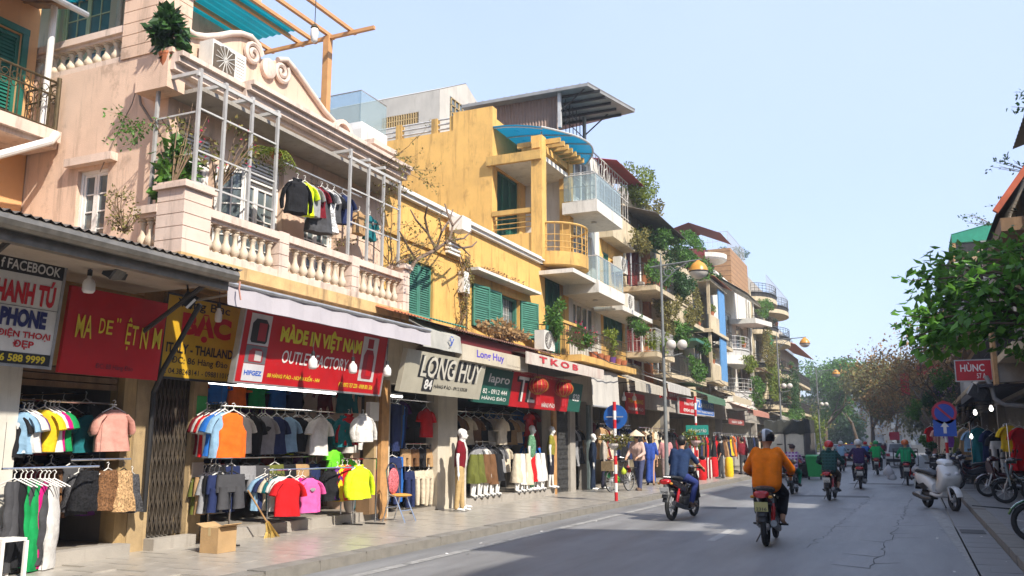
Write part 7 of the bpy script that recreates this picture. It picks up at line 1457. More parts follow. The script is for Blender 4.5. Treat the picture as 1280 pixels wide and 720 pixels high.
# ------------------------------------------------------------------ street furniture
poleM = M('pole_grey', (.16,.17,.17), .55, .15, 5, streak=.3)
amber = M('amber_dome', (.55,.25,.035), .35, .12, 5)
def lamp_post(label, x, y, h=7.5, arm=1.5, s=1):
    t = T('street_lamp', label, 'street lamp', (x,y,.12), 0, 'street lamps on the left pavement')
    B().lathe([(.14,.0),(.14,.25),(.09,.4),(.065,1.2),(.055,3),(.04,h)], (x,y,.12), 12).o('pole', poleM, t, 50)
    b = B(); b.tube([(x-.35,y,h),(x+arm,y,h+.12)], .03, 6); b.tube([(x,y,h-.6),(x+.5,y,h-.15),(x+.9,y,h+.05)], .02, 6)
    b.tube([(x+.25+.2*math.cos(a)*(1-a/14), y, h-.2+.2*math.sin(a)*(1-a/14)) for a in [k*.5 for k in range(20)]], .014, 5); b.lathe([(.05,0),(.02,.3),(.005,.5)], (x,y,h), 8); b.o('arm', poleM, t)
    c = V((x+arm-.1, y, h-.28)); l_ = B().lathe([(.05,.38),(.09,.34),(.2,.26),(.29,.12),(.31,0)], c, 16).o('lamp_dome', amber, t, 50); B().lathe([(.31,0),(.30,-.06),(.22,-.17),(.1,-.23),(.02,-.24)], c, 16).o('lamp_glass', lampW, l_, 50); B().lathe([(.32,-.02),(.33,0),(.32,.02)], c, 16).o('rim', iron, l_)
    zz = h*.64
    for s_ in (.28, .62):
        B().ball((x+s_, y-.15+s_*.3, zz), .17, 14, 10).o('globe', lampW, t, 60)
    B().tube([(x,y,zz-.35),(x+.3,y-.05,zz-.36),(x+.62,y+.03,zz-.28)], .022, 6).o('globe_bracket', poleM, t); return t
lamp_post('tall street lamp with amber dome nearest the viewer, beside the red-door house', -7.2, 28, 7.35, 1.35); lamp_post('second street lamp with amber dome before the parked truck', -7.2, 56, 7.9, 1.75); lamp_post('third and farthest street lamp beside the bright green tree', -6.6, 74, 7.3, 1.6)
def striped_pole(name, label, x, y, h, fl=True, n=11):
    t = T(name, label, 'sign post', (x,y,.12)); m1, m2 = paint((.5,.015,.02), .4), paint((.68,.66,.63), .4)
    for k in range(n): B().tube([(x,y,.12+h*k/n),(x,y,.12+h*(k+1)/n)], .042, 10).o('red_band' if k % 2 == 0 else 'white_band', m1 if k % 2 == 0 else m2, t)
    return t
# blue round sign post
g = PG(773,632,.12); gx, gy = -6.78, 21.3; t = striped_pole('round_sign_post', 'red and white striped post with plain blue round sign on the left pavement', gx, gy, 2.45)
c = V((gx,gy+.07,PY(771,521,21.3).z)); My = Matrix(((1,0,0),(0,0,1),(0,-1,0))); d_ = B().lathe([(.31,-.012),(.31,.012)], c, 28, My); d_.o('sign_disc', paint((.012,.10,.36), .4), t); B().ob((gx,gy-.0,c.z), (.44,.03,.03)).o('bracket', metal, t)
fp = plant('hanging_flower_basket', 'straggly flower basket tied to the blue round sign post', (gx,gy-.02,1.62), (.5,.3,.18), 420, .10, leafO, stems=18, clumps=7, fl=(paint((.6,.55,.5), .8), 30), base=(gx,gy,1.5)); B().lathe([(.05,-.05),(.14,.05),(.15,.1)], (gx,gy-.12,1.43), 12).o('basket', paint((.55,.5,.46), .7), fp)
gx2, gy2 = -7.0, 31.5; t = striped_pole('street_name_post', 'red and white post with green street name plate behind the navy rider', gx2, gy2, 3.1, n=13); f_ = frS(gy2-.06); a, c = PY(848,543,gy2), PY(876,532,gy2); zc = (a.z+c.z)/2
f_.box(B(), gx2-.35, gx2+.45, zc-.17, zc+.17, -.02, .0).o('name_plate', paint((.02,.28,.22), .4), t); text(t, 'PHỐ HÀNG ĐÀO', f_, gx2-.28, gx2+.38, zc-.09, zc+.08, .004, whi, .02)
fp = plant('hanging_flower_basket', 'yellowish flower basket tied to the street name post', (gx2,gy2,1.75), (.5,.35,.35), 420, .12, leafY, stems=14, clumps=7, fl=(paint((.6,.5,.2), .8), 20), base=(gx2,gy2,1.5)); B().lathe([(.05,-.05),(.17,.08),(.18,.15)], (gx2,gy2-.12,1.5), 12).o('basket', paint((.5,.35,.33), .7), fp)
# parking sign right
gx, gy = 1.25, 27.5; gx = PY(1180,516,27.5).x; t = striped_pole('parking_sign_post', 'striped post with no-parking disc and blue arrow plate on the right pavement', gx, gy, 2.6, n=9)
f_ = frS(gy-.06); c = PY(1180,516,gy); c.y = gy-.07; B().lathe([(.32,-.01),(.32,.012),(.25,.014)], c, 28, My).o('red_ring', paint((.45,.02,.05), .4), t); B().lathe([(.25,-.01),(.25,.018)], V((c.x,c.y-.004,c.z)), 28, My).o('blue_disc', paint((.03,.07,.4), .4), t); B().ob((c.x,c.y-.026,c.z), (.5,.006,.055), (0,rad(45),0)).o('diagonal_bar', paint((.45,.02,.05), .4), t)
c2 = PY(1181,535,gy); f_.box(B(), c2.x-.29, c2.x+.29, c2.z-.23, c2.z+.23, 0, .02).o('arrow_plate', paint((.03,.10,.45), .4), t)
B().prism([(-.04,-.15),(.04,-.15),(.04,.03),(.11,.03),(0,.17),(-.11,.03),(-.04,.03)], f_.p(c2.x, c2.z, .024), f_.U, f_.W, f_.N, .003).o('arrow', whi, t)
# green wheelie bin
g = PY(1019,590,41.3); g.z = 0; t = T('wheelie_bin', 'bright green wheelie bin beside the parked truck', 'bin', g, .2); gm = M('bin_green', (.015,.30,.07), .5, .1, 5); b = B(); n = 4
b.v = [(g.x+x*w_, g.y+y*w_*1.1, z) for z, w_ in ((.12,.26),(.95,.33)) for x, y in ((-1,-1),(1,-1),(1,1),(-1,1))]; b.f = [(0,1,5,4),(1,2,6,5),(2,3,7,6),(3,0,4,7),(3,2,1,0),(4,5,6,7)]; b.o('body', gm, t); B().ob((g.x,g.y,1.0), (.72,.8,.07), (.08,0,0)).o('lid', gm, t)
for s in (-.25,.25): B().lathe([(.1,-.03),(.1,.03)], (g.x+s,g.y-.2,.1), 12, Matrix.Rotation(pi/2,3,'Y')).o('wheel', rubber, t)
# ------------------------------------------------------------------ vehicles
def loft(secs, n=14, e=.8):
    b = B(); 
    for y, z, hw, hh in secs:
        for j in range(n):
            a = 2*pi*j/n; ca, sa = math.cos(a), math.sin(a); b.v.append((hw*math.copysign(abs(ca)**e, ca), y, z+hh*math.copysign(abs(sa)**e, sa)))
    m = len(secs)
    for i in range(m-1):
        for j in range(n): a = i*n+j; c = i*n+(j+1) % n; b.f.append((a, c, c+n, a+n))
    b.f.append(tuple(range(n))); b.f.append(tuple((m-1)*n+j for j in reversed(range(n)))); return b
MX = Matrix(((0,0,1),(0,1,0),(-1,0,0)))   # local z -> world x
def wheel(t, c, r, tr, rim=None, spokes=8):
    b = B(); b.lathe([(r-tr*1.6,-.02),(r-tr*.9,-.025),(r-tr*.9,.025),(r-tr*1.6,.02)], c, 24, MX, False); b.lathe([(.035,-.06),(.05,-.05),(.05,.05),(.035,.06)], c, 12, MX)
    for k in range(spokes): a = 2*pi*k/spokes; b.tube([V(c)+V((0,math.cos(a)*.04,math.sin(a)*.04)), V(c)+V((0,math.cos(a+.15)*(r-tr*1.3),math.sin(a+.15)*(r-tr*1.3)))], .009, 5)
    w_ = b.o('wheel', rim or metal, t); B().lathe([(r-tr+tr*math.cos(a), tr*.95*math.sin(a)) for a in [2*pi*k/10 for k in range(11)]], c, 26, MX, False).o('tyre', rubber, w_, 60); return w_
tailM = M('tail_light', (.38,.01,.012), .25, .1, 10, spec=.6); plateM = paint((.62,.61,.56), .5); plateY = paint((.55,.5,.2), .5)
def plate(t, c, m, s='29-H1 123', tl=.0):
    p = B().ob(c, (.19,.008,.14), (tl,0,0)).o('number_plate', m, t); f_ = Fr(V(c)+V((0,-.006,0)), (1,0,0), (0,-1,0)); 
    text(p, s[:4], f_, -.07, .07, .01, .055, .001, blk, .01); text(p, s[4:], f_, -.075, .075, -.055, -.01, .001, blk, .01); return p
def underbone(label, loc, rz, col, pm=plateM, group='motorbikes', num='29H1 123', basket=False, rack_=False):
    t = T('motorbike', label, 'motorbike', (0,0,0), 0, group); body = M('bike_%d_%d_%d' % tuple(int(c*255) for c in col), col, .25, .08, 5, coat=.5, spec=.5)
    wheel(t, (0,-.60,.285), .285, .045); wheel(t, (0,.63,.285), .28, .04)
    loft([(-.92,.80,.05,.03),(-.8,.79,.10,.05),(-.6,.74,.125,.085),(-.35,.67,.13,.11),(-.1,.60,.115,.11),(.12,.54,.085,.09),(.3,.58,.07,.08),(.4,.72,.06,.08)]).o('body', body, t, 50)
    loft([(-.78,.845,.085,.03),(-.6,.85,.125,.04),(-.3,.82,.135,.05),(0,.79,.125,.05),(.14,.77,.09,.03)]).o('seat', black, t, 50)
    b = B()
    for s in (-1, 1): b.tube([(s*.1,-.85,.86),(s*.13,-.7,.86),(s*.135,-.5,.84)], .012, 6)
    b.tube([(-.1,-.85,.86),(0,-.95,.87),(.1,-.85,.86)], .014, 6); b.o('grab_rail', steelD, t)
    B().prism([(-.2,.42),(-.16,.34),(.16,.34),(.2,.42),(.17,.80),(.1,.95),(-.1,.95),(-.17,.80)], (0,.36,0), (1,0,0), (0,.18,1), (0,1,0), .045).o('leg_shield', body, t); loft([(.32,1.0,.1,.06),(.42,1.01,.13,.075),(.52,.99,.09,.06)]).o('handlebar_cowl', body, t, 50); B().ball((0,.535,.98), (.075,.03,.05), 12, 6).o('headlight', lampW, t, 60)
    b = B(); b.tube([(-.35,.26,1.03),(-.2,.36,1.03),(0,.40,1.02),(.2,.36,1.03),(.35,.26,1.03)], .014, 7); hb = b.o('handlebar', steelD, t)
    for s in (-1, 1):
        B().tube([(s*.36,.25,1.03),(s*.25,.32,1.03)], .02, 8).o('grip', rubber, hb); m_ = B(); m_.tube([(s*.24,.36,1.04),(s*.28,.33,1.16),(s*.33,.32,1.22)], .006, 5); m_.ball((s*.35,.32,1.23), (.065,.02,.045), 10, 6); m_.o('mirror', black, hb, 60)
        b = B(); b.tube([(s*.075,.63,.285),(s*.075,.47,.72),(s*.06,.42,.9)], [.022,.024,.024], 7); b.o('fork', metal, t); b = B(); b.tube([(s*.11,-.6,.3),(s*.115,-.45,.62)], .02, 7); b.tube([(s*.11,-.57,.36),(s*.114,-.47,.57)], .032, 8); b.o('shock_absorber', tailM if s > 0 else steelD, t)
        B().tube([(s*.06,.1,.27),(s*.26,.12,.27)], .016, 6).o('footrest', rubber, t); B().tube([(s*.05,-.28,.30),(s*.22,-.28,.31)], .014, 6).o('footrest', rubber, t); B().tube([(s*.06,-.05,.3),(s*.09,-.6,.285)], .02, 6).o('swingarm', steelD, t)
        B().ball((s*.13,-.9,.74), (.035,.03,.025), 8, 5).o('indicator', amber, t)
    b = B(); b.box(-.09,.09,-.18,.2,.24,.44); b.tube([(0,.1,.38),(0,.36,.42)], .07, 10); b.lathe([(.09,-.13),(.09,.13)], (0,-.05,.32), 16, MX); b.o('engine', steelD, t)
    b = B(); b.tube([(.08,.3,.36),(.12,.28,.2),(.14,0,.19),(.15,-.3,.25),(.155,-.85,.36)], [.016,.018,.018,.045,.05], 9); b.o('exhaust', steelD, t)
    b = B(); 
    for r_, h_ in ((.31,.05),): b.tube([(0,.63+r_*math.cos(a), .285+r_*math.sin(a)) for a in [rad(20+k*17) for k in range(10)]], .055, 8, True, .35)
    b.o('front_fender', body, t); b = B(); b.tube([(0,-.6+.33*math.cos(a), .30+.33*math.sin(a)) for a in [rad(70+k*16) for k in range(7)]], .06, 8, True, .3); b.tube([(0,-.86,.62),(0,-.93,.46)], .07, 6, True, .2); b.o('rear_fender', black, t)
    loft([(-.955,.76,.07,.035),(-.92,.775,.115,.055),(-.85,.78,.11,.05)]).o('tail_light', tailM, t, 60); plate(t, (0,-.955,.60), pm, num, .25); B().tube([(-.08,-.1,.25),(-.2,-.2,.02)], .012, 5).o('side_stand', steelD, t)
    if basket:
        b = B()
        for k in range(9): q = -.17+k*.0425; b.tube([(q,.48,.62),(q,.48,.88)], .005, 4); b.tube([(q,.72,.66),(q,.72,.88)], .005, 4)
        for z_ in (.62,.75,.88): b.tube([(-.17,.48,z_),(.17,.48,z_),(.17,.72,z_),(-.17,.72,z_),(-.17,.48,z_)], .006, 4)
        b.box(-.165,.165,.49,.71,.63,.86); b.o('basket', black, t)
    if rack_:
        b = B()
        for x in (-.42,.42):
            for y in (-.95,-.35): b.tube([(x,y,.75),(x,y,1.35)], .014, 5)
        for z_ in (.75,1.35):
            b.tube([(-.42,-.95,z_),(.42,-.95,z_),(.42,-.35,z_),(-.42,-.35,z_),(-.42,-.95,z_)], .014, 5)
        for k in range(8): b.tube([(-.42+k*.12,-.95,.75),(-.42+k*.12,-.95,1.35)], .006, 4)
        b.o('cargo_rack', iron, t)
    t.location = loc; t.rotation_euler = (0,0,rz); return t
def scooter(label, loc, rz, col, pm=plateM, group='motorbikes', num='30K5 482', seatc=None):
    t = T('scooter', label, 'scooter', (0,0,0), 0, group); body = M('scooter_%d_%d_%d' % tuple(int(c*255) for c in col), col, .22, .05, 4, coat=.6, spec=.5)
    wheel(t, (0,-.58,.235), .235, .055, metal, 6); wheel(t, (0,.66,.235), .235, .05, metal, 6)
    loft([(-.98,.70,.05,.05),(-.9,.69,.12,.09),(-.7,.63,.165,.15),(-.45,.58,.175,.18),(-.2,.52,.16,.17),(-.05,.44,.13,.12)], 16, .75).o('rear_body', body, t, 50)
    loft([(-.92,.80,.09,.03),(-.75,.82,.14,.045),(-.4,.80,.15,.06),(-.12,.76,.13,.05),(-.02,.72,.09,.03)]).o('seat', seatc or black, t, 50)
    b = B(); b.tube([(-.1,-.95,.80),(-.13,-.8,.86),(-.1,-.68,.87)], .013, 6); b.tube([(.1,-.95,.80),(.13,-.8,.86),(.1,-.68,.87)], .013, 6); b.tube([(-.1,-.95,.80),(0,-1.0,.80),(.1,-.95,.80)], .016, 6); b.o('grab_rail', body, t)
    loft([(-.15,.33,.15,.06),(.1,.30,.155,.05),(.3,.31,.15,.05),(.42,.36,.13,.07)]).o('floorboard', body, t, 50); B().box(-.12,.12,-.05,.3,.352,.362).o('floor_mat', black, t)
    pr = [(.20,.36),(.32,.34),(.50,.42),(.64,.56),(.72,.68),(.70,.76),(.60,.88),(.50,.98),(.40,1.0),(.39,.86),(.34,.62),(.27,.46)]; cy, cz_ = .46, .68; b = B(); xs_ = ((-.21,.62),(-.19,.84),(-.13,.96),(0,1.0),(.13,.96),(.19,.84),(.21,.62)); n_ = len(pr)
    for x_, k_ in xs_: b.v += [(x_, cy+(py_-cy)*k_, cz_+(pz_-cz_)*k_) for py_, pz_ in pr]
    b.f = [(i*n_+j, i*n_+(j+1) % n_, (i+1)*n_+(j+1) % n_, (i+1)*n_+j) for i in range(6) for j in range(n_)]+[tuple(range(n_))[::-1], tuple(6*n_+j for j in range(n_))]; b.o('front_apron', body, t, 50)
    B().ob((0,.365,.72), (.3,.02,.42), (-.15,0,0)).o('inner_panel', black, t)
    loft([(.28,1.0,.12,.05),(.36,1.02,.18,.075),(.46,1.0,.16,.07),(.54,.97,.08,.04)], 14).o('handlebar_cowl', body, t, 50)
    b = B(); b.ball((-.09,.655,.77), (.07,.05,.045), 10, 6); b.ball((.09,.655,.77), (.07,.05,.045), 10, 6); b.o('headlight', M('headlight_glass', (.5,.5,.52), .12, .1, 5, spec=.8), t, 60)
    b = B(); b.tube([(-.36,.24,1.0),(-.2,.34,1.01),(.2,.34,1.01),(.36,.24,1.0)], .014, 7); hb = b.o('handlebar', steelD, t)
    for s in (-1, 1):
        B().tube([(s*.37,.23,1.0),(s*.26,.30,1.0)], .02, 8).o('grip', rubber, hb); m_ = B(); m_.tube([(s*.22,.38,1.04),(s*.26,.36,1.16),(s*.30,.35,1.21)], .006, 5); m_.ball((s*.33,.35,1.22), (.07,.02,.045), 10, 6); m_.o('mirror', black, hb, 60); B().tube([(s*.07,.66,.235),(s*.07,.56,.5)], .026, 8).o('fork', metal, t)
        B().prism([(-.72,.50),(-.3,.40),(-.15,.46),(-.35,.56)], (s*.172,0,0), (0,1,0), (0,0,1), (s,0,0), .012).o('side_panel', black, t)
    b = B(); b.tube([(0,.66+.27*math.cos(a), .235+.27*math.sin(a)) for a in [rad(15+k*17) for k in range(9)]], .075, 8, True, .4); b.o('front_fender', body, t)
    b = B(); b.box(-.06,.12,-.6,-.2,.2,.36); b.o('engine', steelD, t); b = B(); b.tube([(.1,-.15,.22),(.14,-.4,.22),(.16,-.85,.30)], [.03,.06,.06], 10); b.o('exhaust', steelD, t); B().ob((.175,-.68,.30), (.02,.3,.1), (.1,0,0)).o('heat_shield', body, t)
    b = B(); b.tube([(0,-.88,.62),(0,-.97,.40)], .09, 6, True, .2); b.o('rear_fender', black, t); loft([(-1.0,.70,.07,.03),(-.96,.71,.13,.055),(-.9,.71,.13,.06)]).o('tail_light', tailM, t, 60); plate(t, (0,-.99,.54), pm, num, .2)
    B().tube([(-.08,-.1,.25),(-.22,-.2,.02)], .012, 5).o('side_stand', steelD, t)
    t.location = loc; t.rotation_euler = (0,0,rz); return t
def person(label, loc, rz, pose, **k):
    t = T('person', label, 'person', (0,0,0)); s_ = k.pop('size', 1); figure(t, pose, **k); t.scale = (s_,s_,s_); t.location = loc; t.rotation_euler = (0,0,rz); return t
sandal = paint((.12,.07,.04), .7); shoeW = paint((.55,.53,.5), .6); shoeB = paint((.03,.03,.03), .5)
def check(c1, c2, fr=9): return M('check_%d_%d' % (int(c1[1]*999), int(c2[0]*999)), c1, .9, .1, 9, .3, 22, spec=.15, stripes=(c2, 2, fr, .62))
# 1 orange rider
o = PG(957,683); L_ = (o.x,o.y+.6,0); underbone('black motorbike ridden by the man in orange', L_, .02, (.015,.015,.017), plateY, num='29X3 2316')
hel = M('helmet_black', (.015,.015,.018), .2, .1, 4, coat=.6, stripes=((.5,.5,.5),0,5.5,.72))
person('rider in orange long-sleeved shirt and black helmet with grey stripe', L_, .02, rider_pose(.02,0,.03,seat=.90), top=cloth((.72,.17,.008)), bot=cloth((.02,.02,.022)), shoes=None, hat='helmet', hatc=hel, sleeve=.97, slim=1.2, leg=.86, voxel=.016)
# 2 navy rider
o = PG(845,651); L_ = (o.x,o.y+.6,0); underbone('black and red motorbike ridden by the man in navy', L_, -.14, (.016,.014,.015), plateM, num='29M1 7048')
person('bareheaded rider in navy T-shirt and blue trousers with white stripe', L_, -.14, rider_pose(.05,.15,.0,seat=.88), top=cloth((.018,.035,.085)), bot=M('trk', (.02,.035,.16), .85, .1, 9, .3, 22, stripes=((.6,.6,.6),0,2.35,.92)), shoes=sandal, hat='hair', sleeve=.42, voxel=.018)
# 3 purple plaid
o = PG(990,618); L_ = (o.x,o.y+.6,0); scooter('dark red scooter ridden by the person in purple plaid', L_, .0, (.05,.015,.018), num='29E2 3391').scale = (.92,.92,.92)
t3 = person('rider in purple and white plaid shirt with grey backpack', L_, .0, rider_pose(.03,.1,.03,seat=.85), top=check((.17,.04,.2),(.5,.42,.5)), bot=cloth((.01,.16,.09)), shoes=shoeB, hat='cap', hatc=paint((.05,.03,.03), .8), sleeve=.9, voxel=.022, size=.92)
# 4 tartan
o = PG(1038,626); L_ = (o.x,o.y+.6,0); underbone('maroon motorbike ridden by the man in dark green tartan', L_, -.05, (.10,.015,.015), plateM, num='29B1 5567').scale = (.94,.94,.94)
person('rider in dark green tartan jacket and bright red helmet', L_, -.05, rider_pose(.0,0,.05,seat=.88), top=check((.012,.04,.035),(.03,.09,.085),11), bot=cloth((.10,.075,.05), 1), shoes=shoeB, hat='helmet', hatc=M('helmet_red', (.45,.01,.015), .2, .1, coat=.6), sleeve=.97, slim=1.12, leg=.75, hood=True, voxel=.02, size=.94)
# 5 white helmet
o = PG(1075,611); L_ = (o.x,o.y+.58,0); scooter('grey scooter ridden by the person with the white helmet', L_, .05, (.10,.10,.11), num='30F9 1125')
person('rider in dark purple dotted jacket and white helmet', L_, .05, rider_pose(.02,0,.02,seat=.85), top=cloth((.035,.02,.07), 1), bot=cloth((.03,.03,.04)), shoes=shoeB, hat='helmet', hatc=M('helmet_white', (.6,.58,.55), .25, .05, coat=.5), sleeve=.97, voxel=.024)
# 6 green jacket
o = PG(1097,594); L_ = (o.x,o.y+.6,0); underbone('orange tailed motorbike ridden by the rider in bright green', L_, .0, (.35,.06,.02), plateM, num='29K1 8843')
person('delivery rider in bright green jacket and green helmet', L_, .0, rider_pose(.02,0,.05,seat=.88), top=cloth((.015,.33,.09)), bot=cloth((.03,.03,.03)), shoes=shoeB, hat='helmet', hatc=M('helmet_green', (.01,.3,.08), .25, .1, coat=.5), sleeve=.97, slim=1.1, voxel=.03)
# 7 cargo rider
o = PG(1135,607); L_ = (o.x,o.y+.6,0); underbone('motorbike with black wire cargo rack on the right of the road', L_, .0, (.03,.03,.03), plateM, num='29Z1 2210', rack_=True)
person('rider in green vest and orange helmet behind the cargo rack', L_, .0, rider_pose(.02,0,.02,seat=.86), top=cloth((.02,.3,.12)), bot=cloth((.04,.04,.05)), shoes=shoeB, hat='helmet', hatc=M('helmet_orange', (.55,.13,.03), .25, .1, coat=.5), sleeve=.9, voxel=.028)
for k, (dx, dz, s, lab) in enumerate(((-.62,.38,.27,'upper white plastic bag hung on the left of the cargo rack'),(-.52,.22,.22,'lower white plastic bag below the other on the cargo rack'),(.30,.50,.2,'white plastic bag hung on the right of the cargo rack'))):
    b = B(); b.lathe([(.03,1.0),(.25,.8),(.6,.55),(.75,.25),(.6,.0),(.1,-.05)], (0,0,0), 10); b.v = [(x*s*(1+.15*math.sin(7*y)), y*s*.6, z*s*1.5) for x, y, z in b.v]
    ob = b.o('plastic_bag', M('bag_white', (.6,.6,.62), .5, .08, 6, transl=.3), smooth=60); ob.location = (L_[0]+dx, L_[1]-.95, dz); tag(ob, lab, 'bag', 'plastic bags on the cargo bike')
# far riders
fr_ = [(1052,590,'light blue','maroon','rider in light blue shirt ahead near the red car'),(1083,585,'blue','charcoal','rider in blue jacket beyond the white-helmet rider'),(1066,577,'purple','brown','far rider in purple under the trees'),(1118,578,'charcoal','black','far rider in charcoal next to the white car'),(1090,576,'red','black','far rider in red in the middle of the traffic'),(1105,574,'maroon','black','far rider in maroon on the right of the traffic'),(1040,578,'cream','brown','far rider in cream on the left of the traffic'),(1076,573,'teal','black','farthest rider in teal under the trees'),(1098,572,'navy','black','farthest rider in navy under the trees'),(1058,572,'grey','black','farthest rider in grey under the trees')]
for k, (x, y, c1, c2, lab) in enumerate(fr_):
    o = PG(x, y); L_ = (o.x,o.y+.6,0); underbone('small far motorbike under the '+lab, L_, R.uniform(-.1,.1), CN[['red','black','maroon','navy'][k % 4]], plateM, 'far motorbikes in the traffic')
    person(lab, L_, 0, rider_pose(.02,0,.03,seat=.88), top=cloth(CN[c1]), bot=cloth(CN[c2]), shoes=None, hat='helmet', hatc=paint(CN[['white','red','blue','black','yellow'][k % 5]], .3), sleeve=.95, voxel=.04, face=False)
# parked bikes on the right
fw, rw = PG(1196,640), PG(1157,634); hd = (fw-rw).normalized(); mid = (fw+rw)/2
scooter('white parked scooter at the right kerb with black seat', (mid.x,mid.y,0), math.atan2(-hd.x, hd.y), (.62,.62,.60), num='29D1 4471', group='parked two-wheelers').scale = (1.08,1.08,1.08)
p_ = PG(1172,612,.0); underbone('dark motorbike parked behind the white scooter', (p_.x+.25,p_.y+1.5,.1), 2.6, (.03,.03,.035), group='parked two-wheelers')
underbone('motorbike with black tyre turned to the road at the right edge', (2.55,24.2,.12), 1.35, (.02,.03,.025), group='parked two-wheelers'); underbone('red motorbike parked in front of the right clothes shop', (2.35,27.3,.12), 1.9, (.05,.015,.015), group='parked two-wheelers')
underbone('motorbike with black front basket cut by the right edge', (2.12,14.7,.12), 1.45, (.02,.12,.04), group='parked two-wheelers', basket=True)
for k, y in enumerate((31,33.5,36.5,40,47)): underbone(('first','second','third','fourth','fifth')[k]+' dark motorbike of the row parked on the right pavement, counted away', (1.75+.1*(k % 2),y,.12), 1.9+.2*(k % 3), [(.03,.03,.04),(.10,.015,.015),(.02,.03,.08),(.05,.05,.05),(.02,.02,.02)][k], group='parked two-wheelers')
# seated person with beige trousers at right edge
person('person in beige trousers sitting at the bottom right edge', (1.66,11.25,.12), 1.45, rider_pose(.02,0,0,hz=.62,hy=.25,hx=.2,seat=.5,ft=.04,kn=.14), top=cloth(CN['grey']), bot=cloth((.48,.34,.22)), shoes=sandal, hat='hair', sleeve=.4)
st = T('plastic_stool', 'low plastic stool under the person at the bottom right edge', 'stool', (1.7,11.25,.12)); B().box(1.55,1.95,11.1,11.4,.44,.47).o('seat', paint((.05,.15,.45), .4), st)
for sx in (1.58,1.92):
    for sy in (11.13,11.37): B().box(sx-.02,sx+.02,sy-.02,sy+.02,.12,.44).o('leg', paint((.05,.15,.45), .4), st)
# cars
def car(label, loc, rz, col, L=4.3, W_=1.75, H=1.55, suv=False, group='far cars'):
    t = T('car', label, 'car', (0,0,0), 0, group); body = M('car_%d_%d_%d' % tuple(int(c*255) for c in col), col, .25, .04, 4, coat=.7); h = W_/2; hb = .85 if not suv else .95
    b = B(); pr = [(-L/2,.35),(-L/2,.75),(-L/2+.1,hb),(L/2-.9,hb),(L/2-.1,hb-.12),(L/2,.6),(L/2,.35)]; b.prism(pr, (-h,0,0), (0,1,0), (0,0,1), (1,0,0), W_); b.o('body', body, t)
    b = B(); r0, r1 = ((-L/2+.12,hb),(L/2-1.25,hb)), ((-L/2+(.3 if suv else .75),H),(L/2-2.0,H)); q = h-.17
    b.v = [(-h+.04,r0[0][0],hb),(h-.04,r0[0][0],hb),(h-.04,r0[1][0],hb),(-h+.04,r0[1][0],hb),(-q,r1[0][0],H),(q,r1[0][0],H),(q,r1[1][0],H),(-q,r1[1][0],H)]; b.f = [(0,1,5,4),(1,2,6,5),(2,3,7,6),(3,0,4,7),(4,5,6,7)]; b.o('cabin', body, t)
    g = M('car_glass', (.05,.06,.07), .06, .1, 2, spec=.9); v = [V(x) for x in b.v]
    for i, nm in (((0,1,5,4),'rear_window'),((1,2,6,5),'side_window'),((2,3,7,6),'windscreen'),((3,0,4,7),'side_window')):
        c = sum((v[k] for k in i), V())/4; n = (v[i[1]]-v[i[0]]).cross(v[i[3]]-v[i[0]]).normalized(); B().poly([c+(v[k]-c)*.84+n*.012 for k in i]).o(nm, g, t)
    for x in (-h+.06, h-.06):
        for y in (-L/2+.75, L/2-.8): w_ = B().lathe([(.2,-.09),(.3,-.09),(.32,0),(.3,.09),(.2,.09)], (x,y,.32), 18, MX).o('wheel', rubber, t); B().lathe([(.04,-.095),(.2,-.095),(.2,.095),(.04,.095)], (x,y,.32), 12, MX).o('rim', metal, w_)
    for s in (-1, 1): B().ob((s*(h-.14),-L/2-.005,hb-.12), (.24,.03,.2)).o('tail_light', tailM, t); B().ob((s*(h-.2),L/2-.02,.66), (.3,.05,.12)).o('headlight', lampW, t); B().ob((s*(h+.07),.55,hb+.05), (.14,.1,.1)).o('wing_mirror', body, t)
    B().box(-h+.02,h-.02,-L/2-.05,-L/2-.002,.38,.58).o('bumper', black, t); B().ob((0,-L/2-.055,.62), (.45,.01,.12)).o('number_plate', plateM, t)
    t.location = loc; t.rotation_euler = (0,0,rz); return t
o = PG(1117,584.5); car('white car behind the cargo rider on the right', (o.x+.45,o.y+2.2,0), 0, (.6,.59,.57), H=1.6, suv=True); o = PG(1062,583); car('red car ahead behind the light blue rider', (o.x,o.y+2.2,0), 0, (.35,.02,.02)); o = PG(1049,576); car('silver car farther ahead on the left', (o.x,o.y+4,0), 0, (.4,.41,.42)); o = PG(1100,573); car('dark car farthest down the right lane', (o.x,o.y+2,0), 0, (.04,.04,.05), suv=True, H=1.7)
# truck
t = T('box_truck', 'grey box truck with dark canvas top parked on the left', 'truck', (-5.1,42.5,0)); y0, y1 = 42.5, 46.9; x0, x1 = PY(957,560,y0).x, PY(1007,560,y0).x; tm = M('truck_panel', (.60,.56,.46), .6, .1, 3, streak=.6, dirt=(.2,.17,.13)); cv = M('truck_canvas', (.035,.036,.03), .85, .2, 5, .3, 12)
B().box(x0,x1,y0,y1,.95,2.15).o('cargo_box', M('truck_frame', (.12,.11,.10), .7, .2, 4), t)
b = B(); n = 16
for j in range(2):
    pass
secs = []; 
for i in range(n+1):
    x = x0-.03+(x1-x0+.06)*i/n; z = 2.60+.05*math.sin(i*1.3)+.05*math.sin(i*2.9); b.v += [(x,y0-.08+.03*math.sin(i*2),2.10-.14*abs(math.sin(i*.55))),(x,y0+.05,z),(x,y1,z+.03),(x,y1+.02,2.1)]
b.f = [(i*4+j, (i+1)*4+j, (i+1)*4+j+1, i*4+j+1) for i in range(n) for j in range(3)]+[(0,1,2,3),(n*4+3,n*4+2,n*4+1,n*4)]; b.o('canvas_top', cv, t, 60)
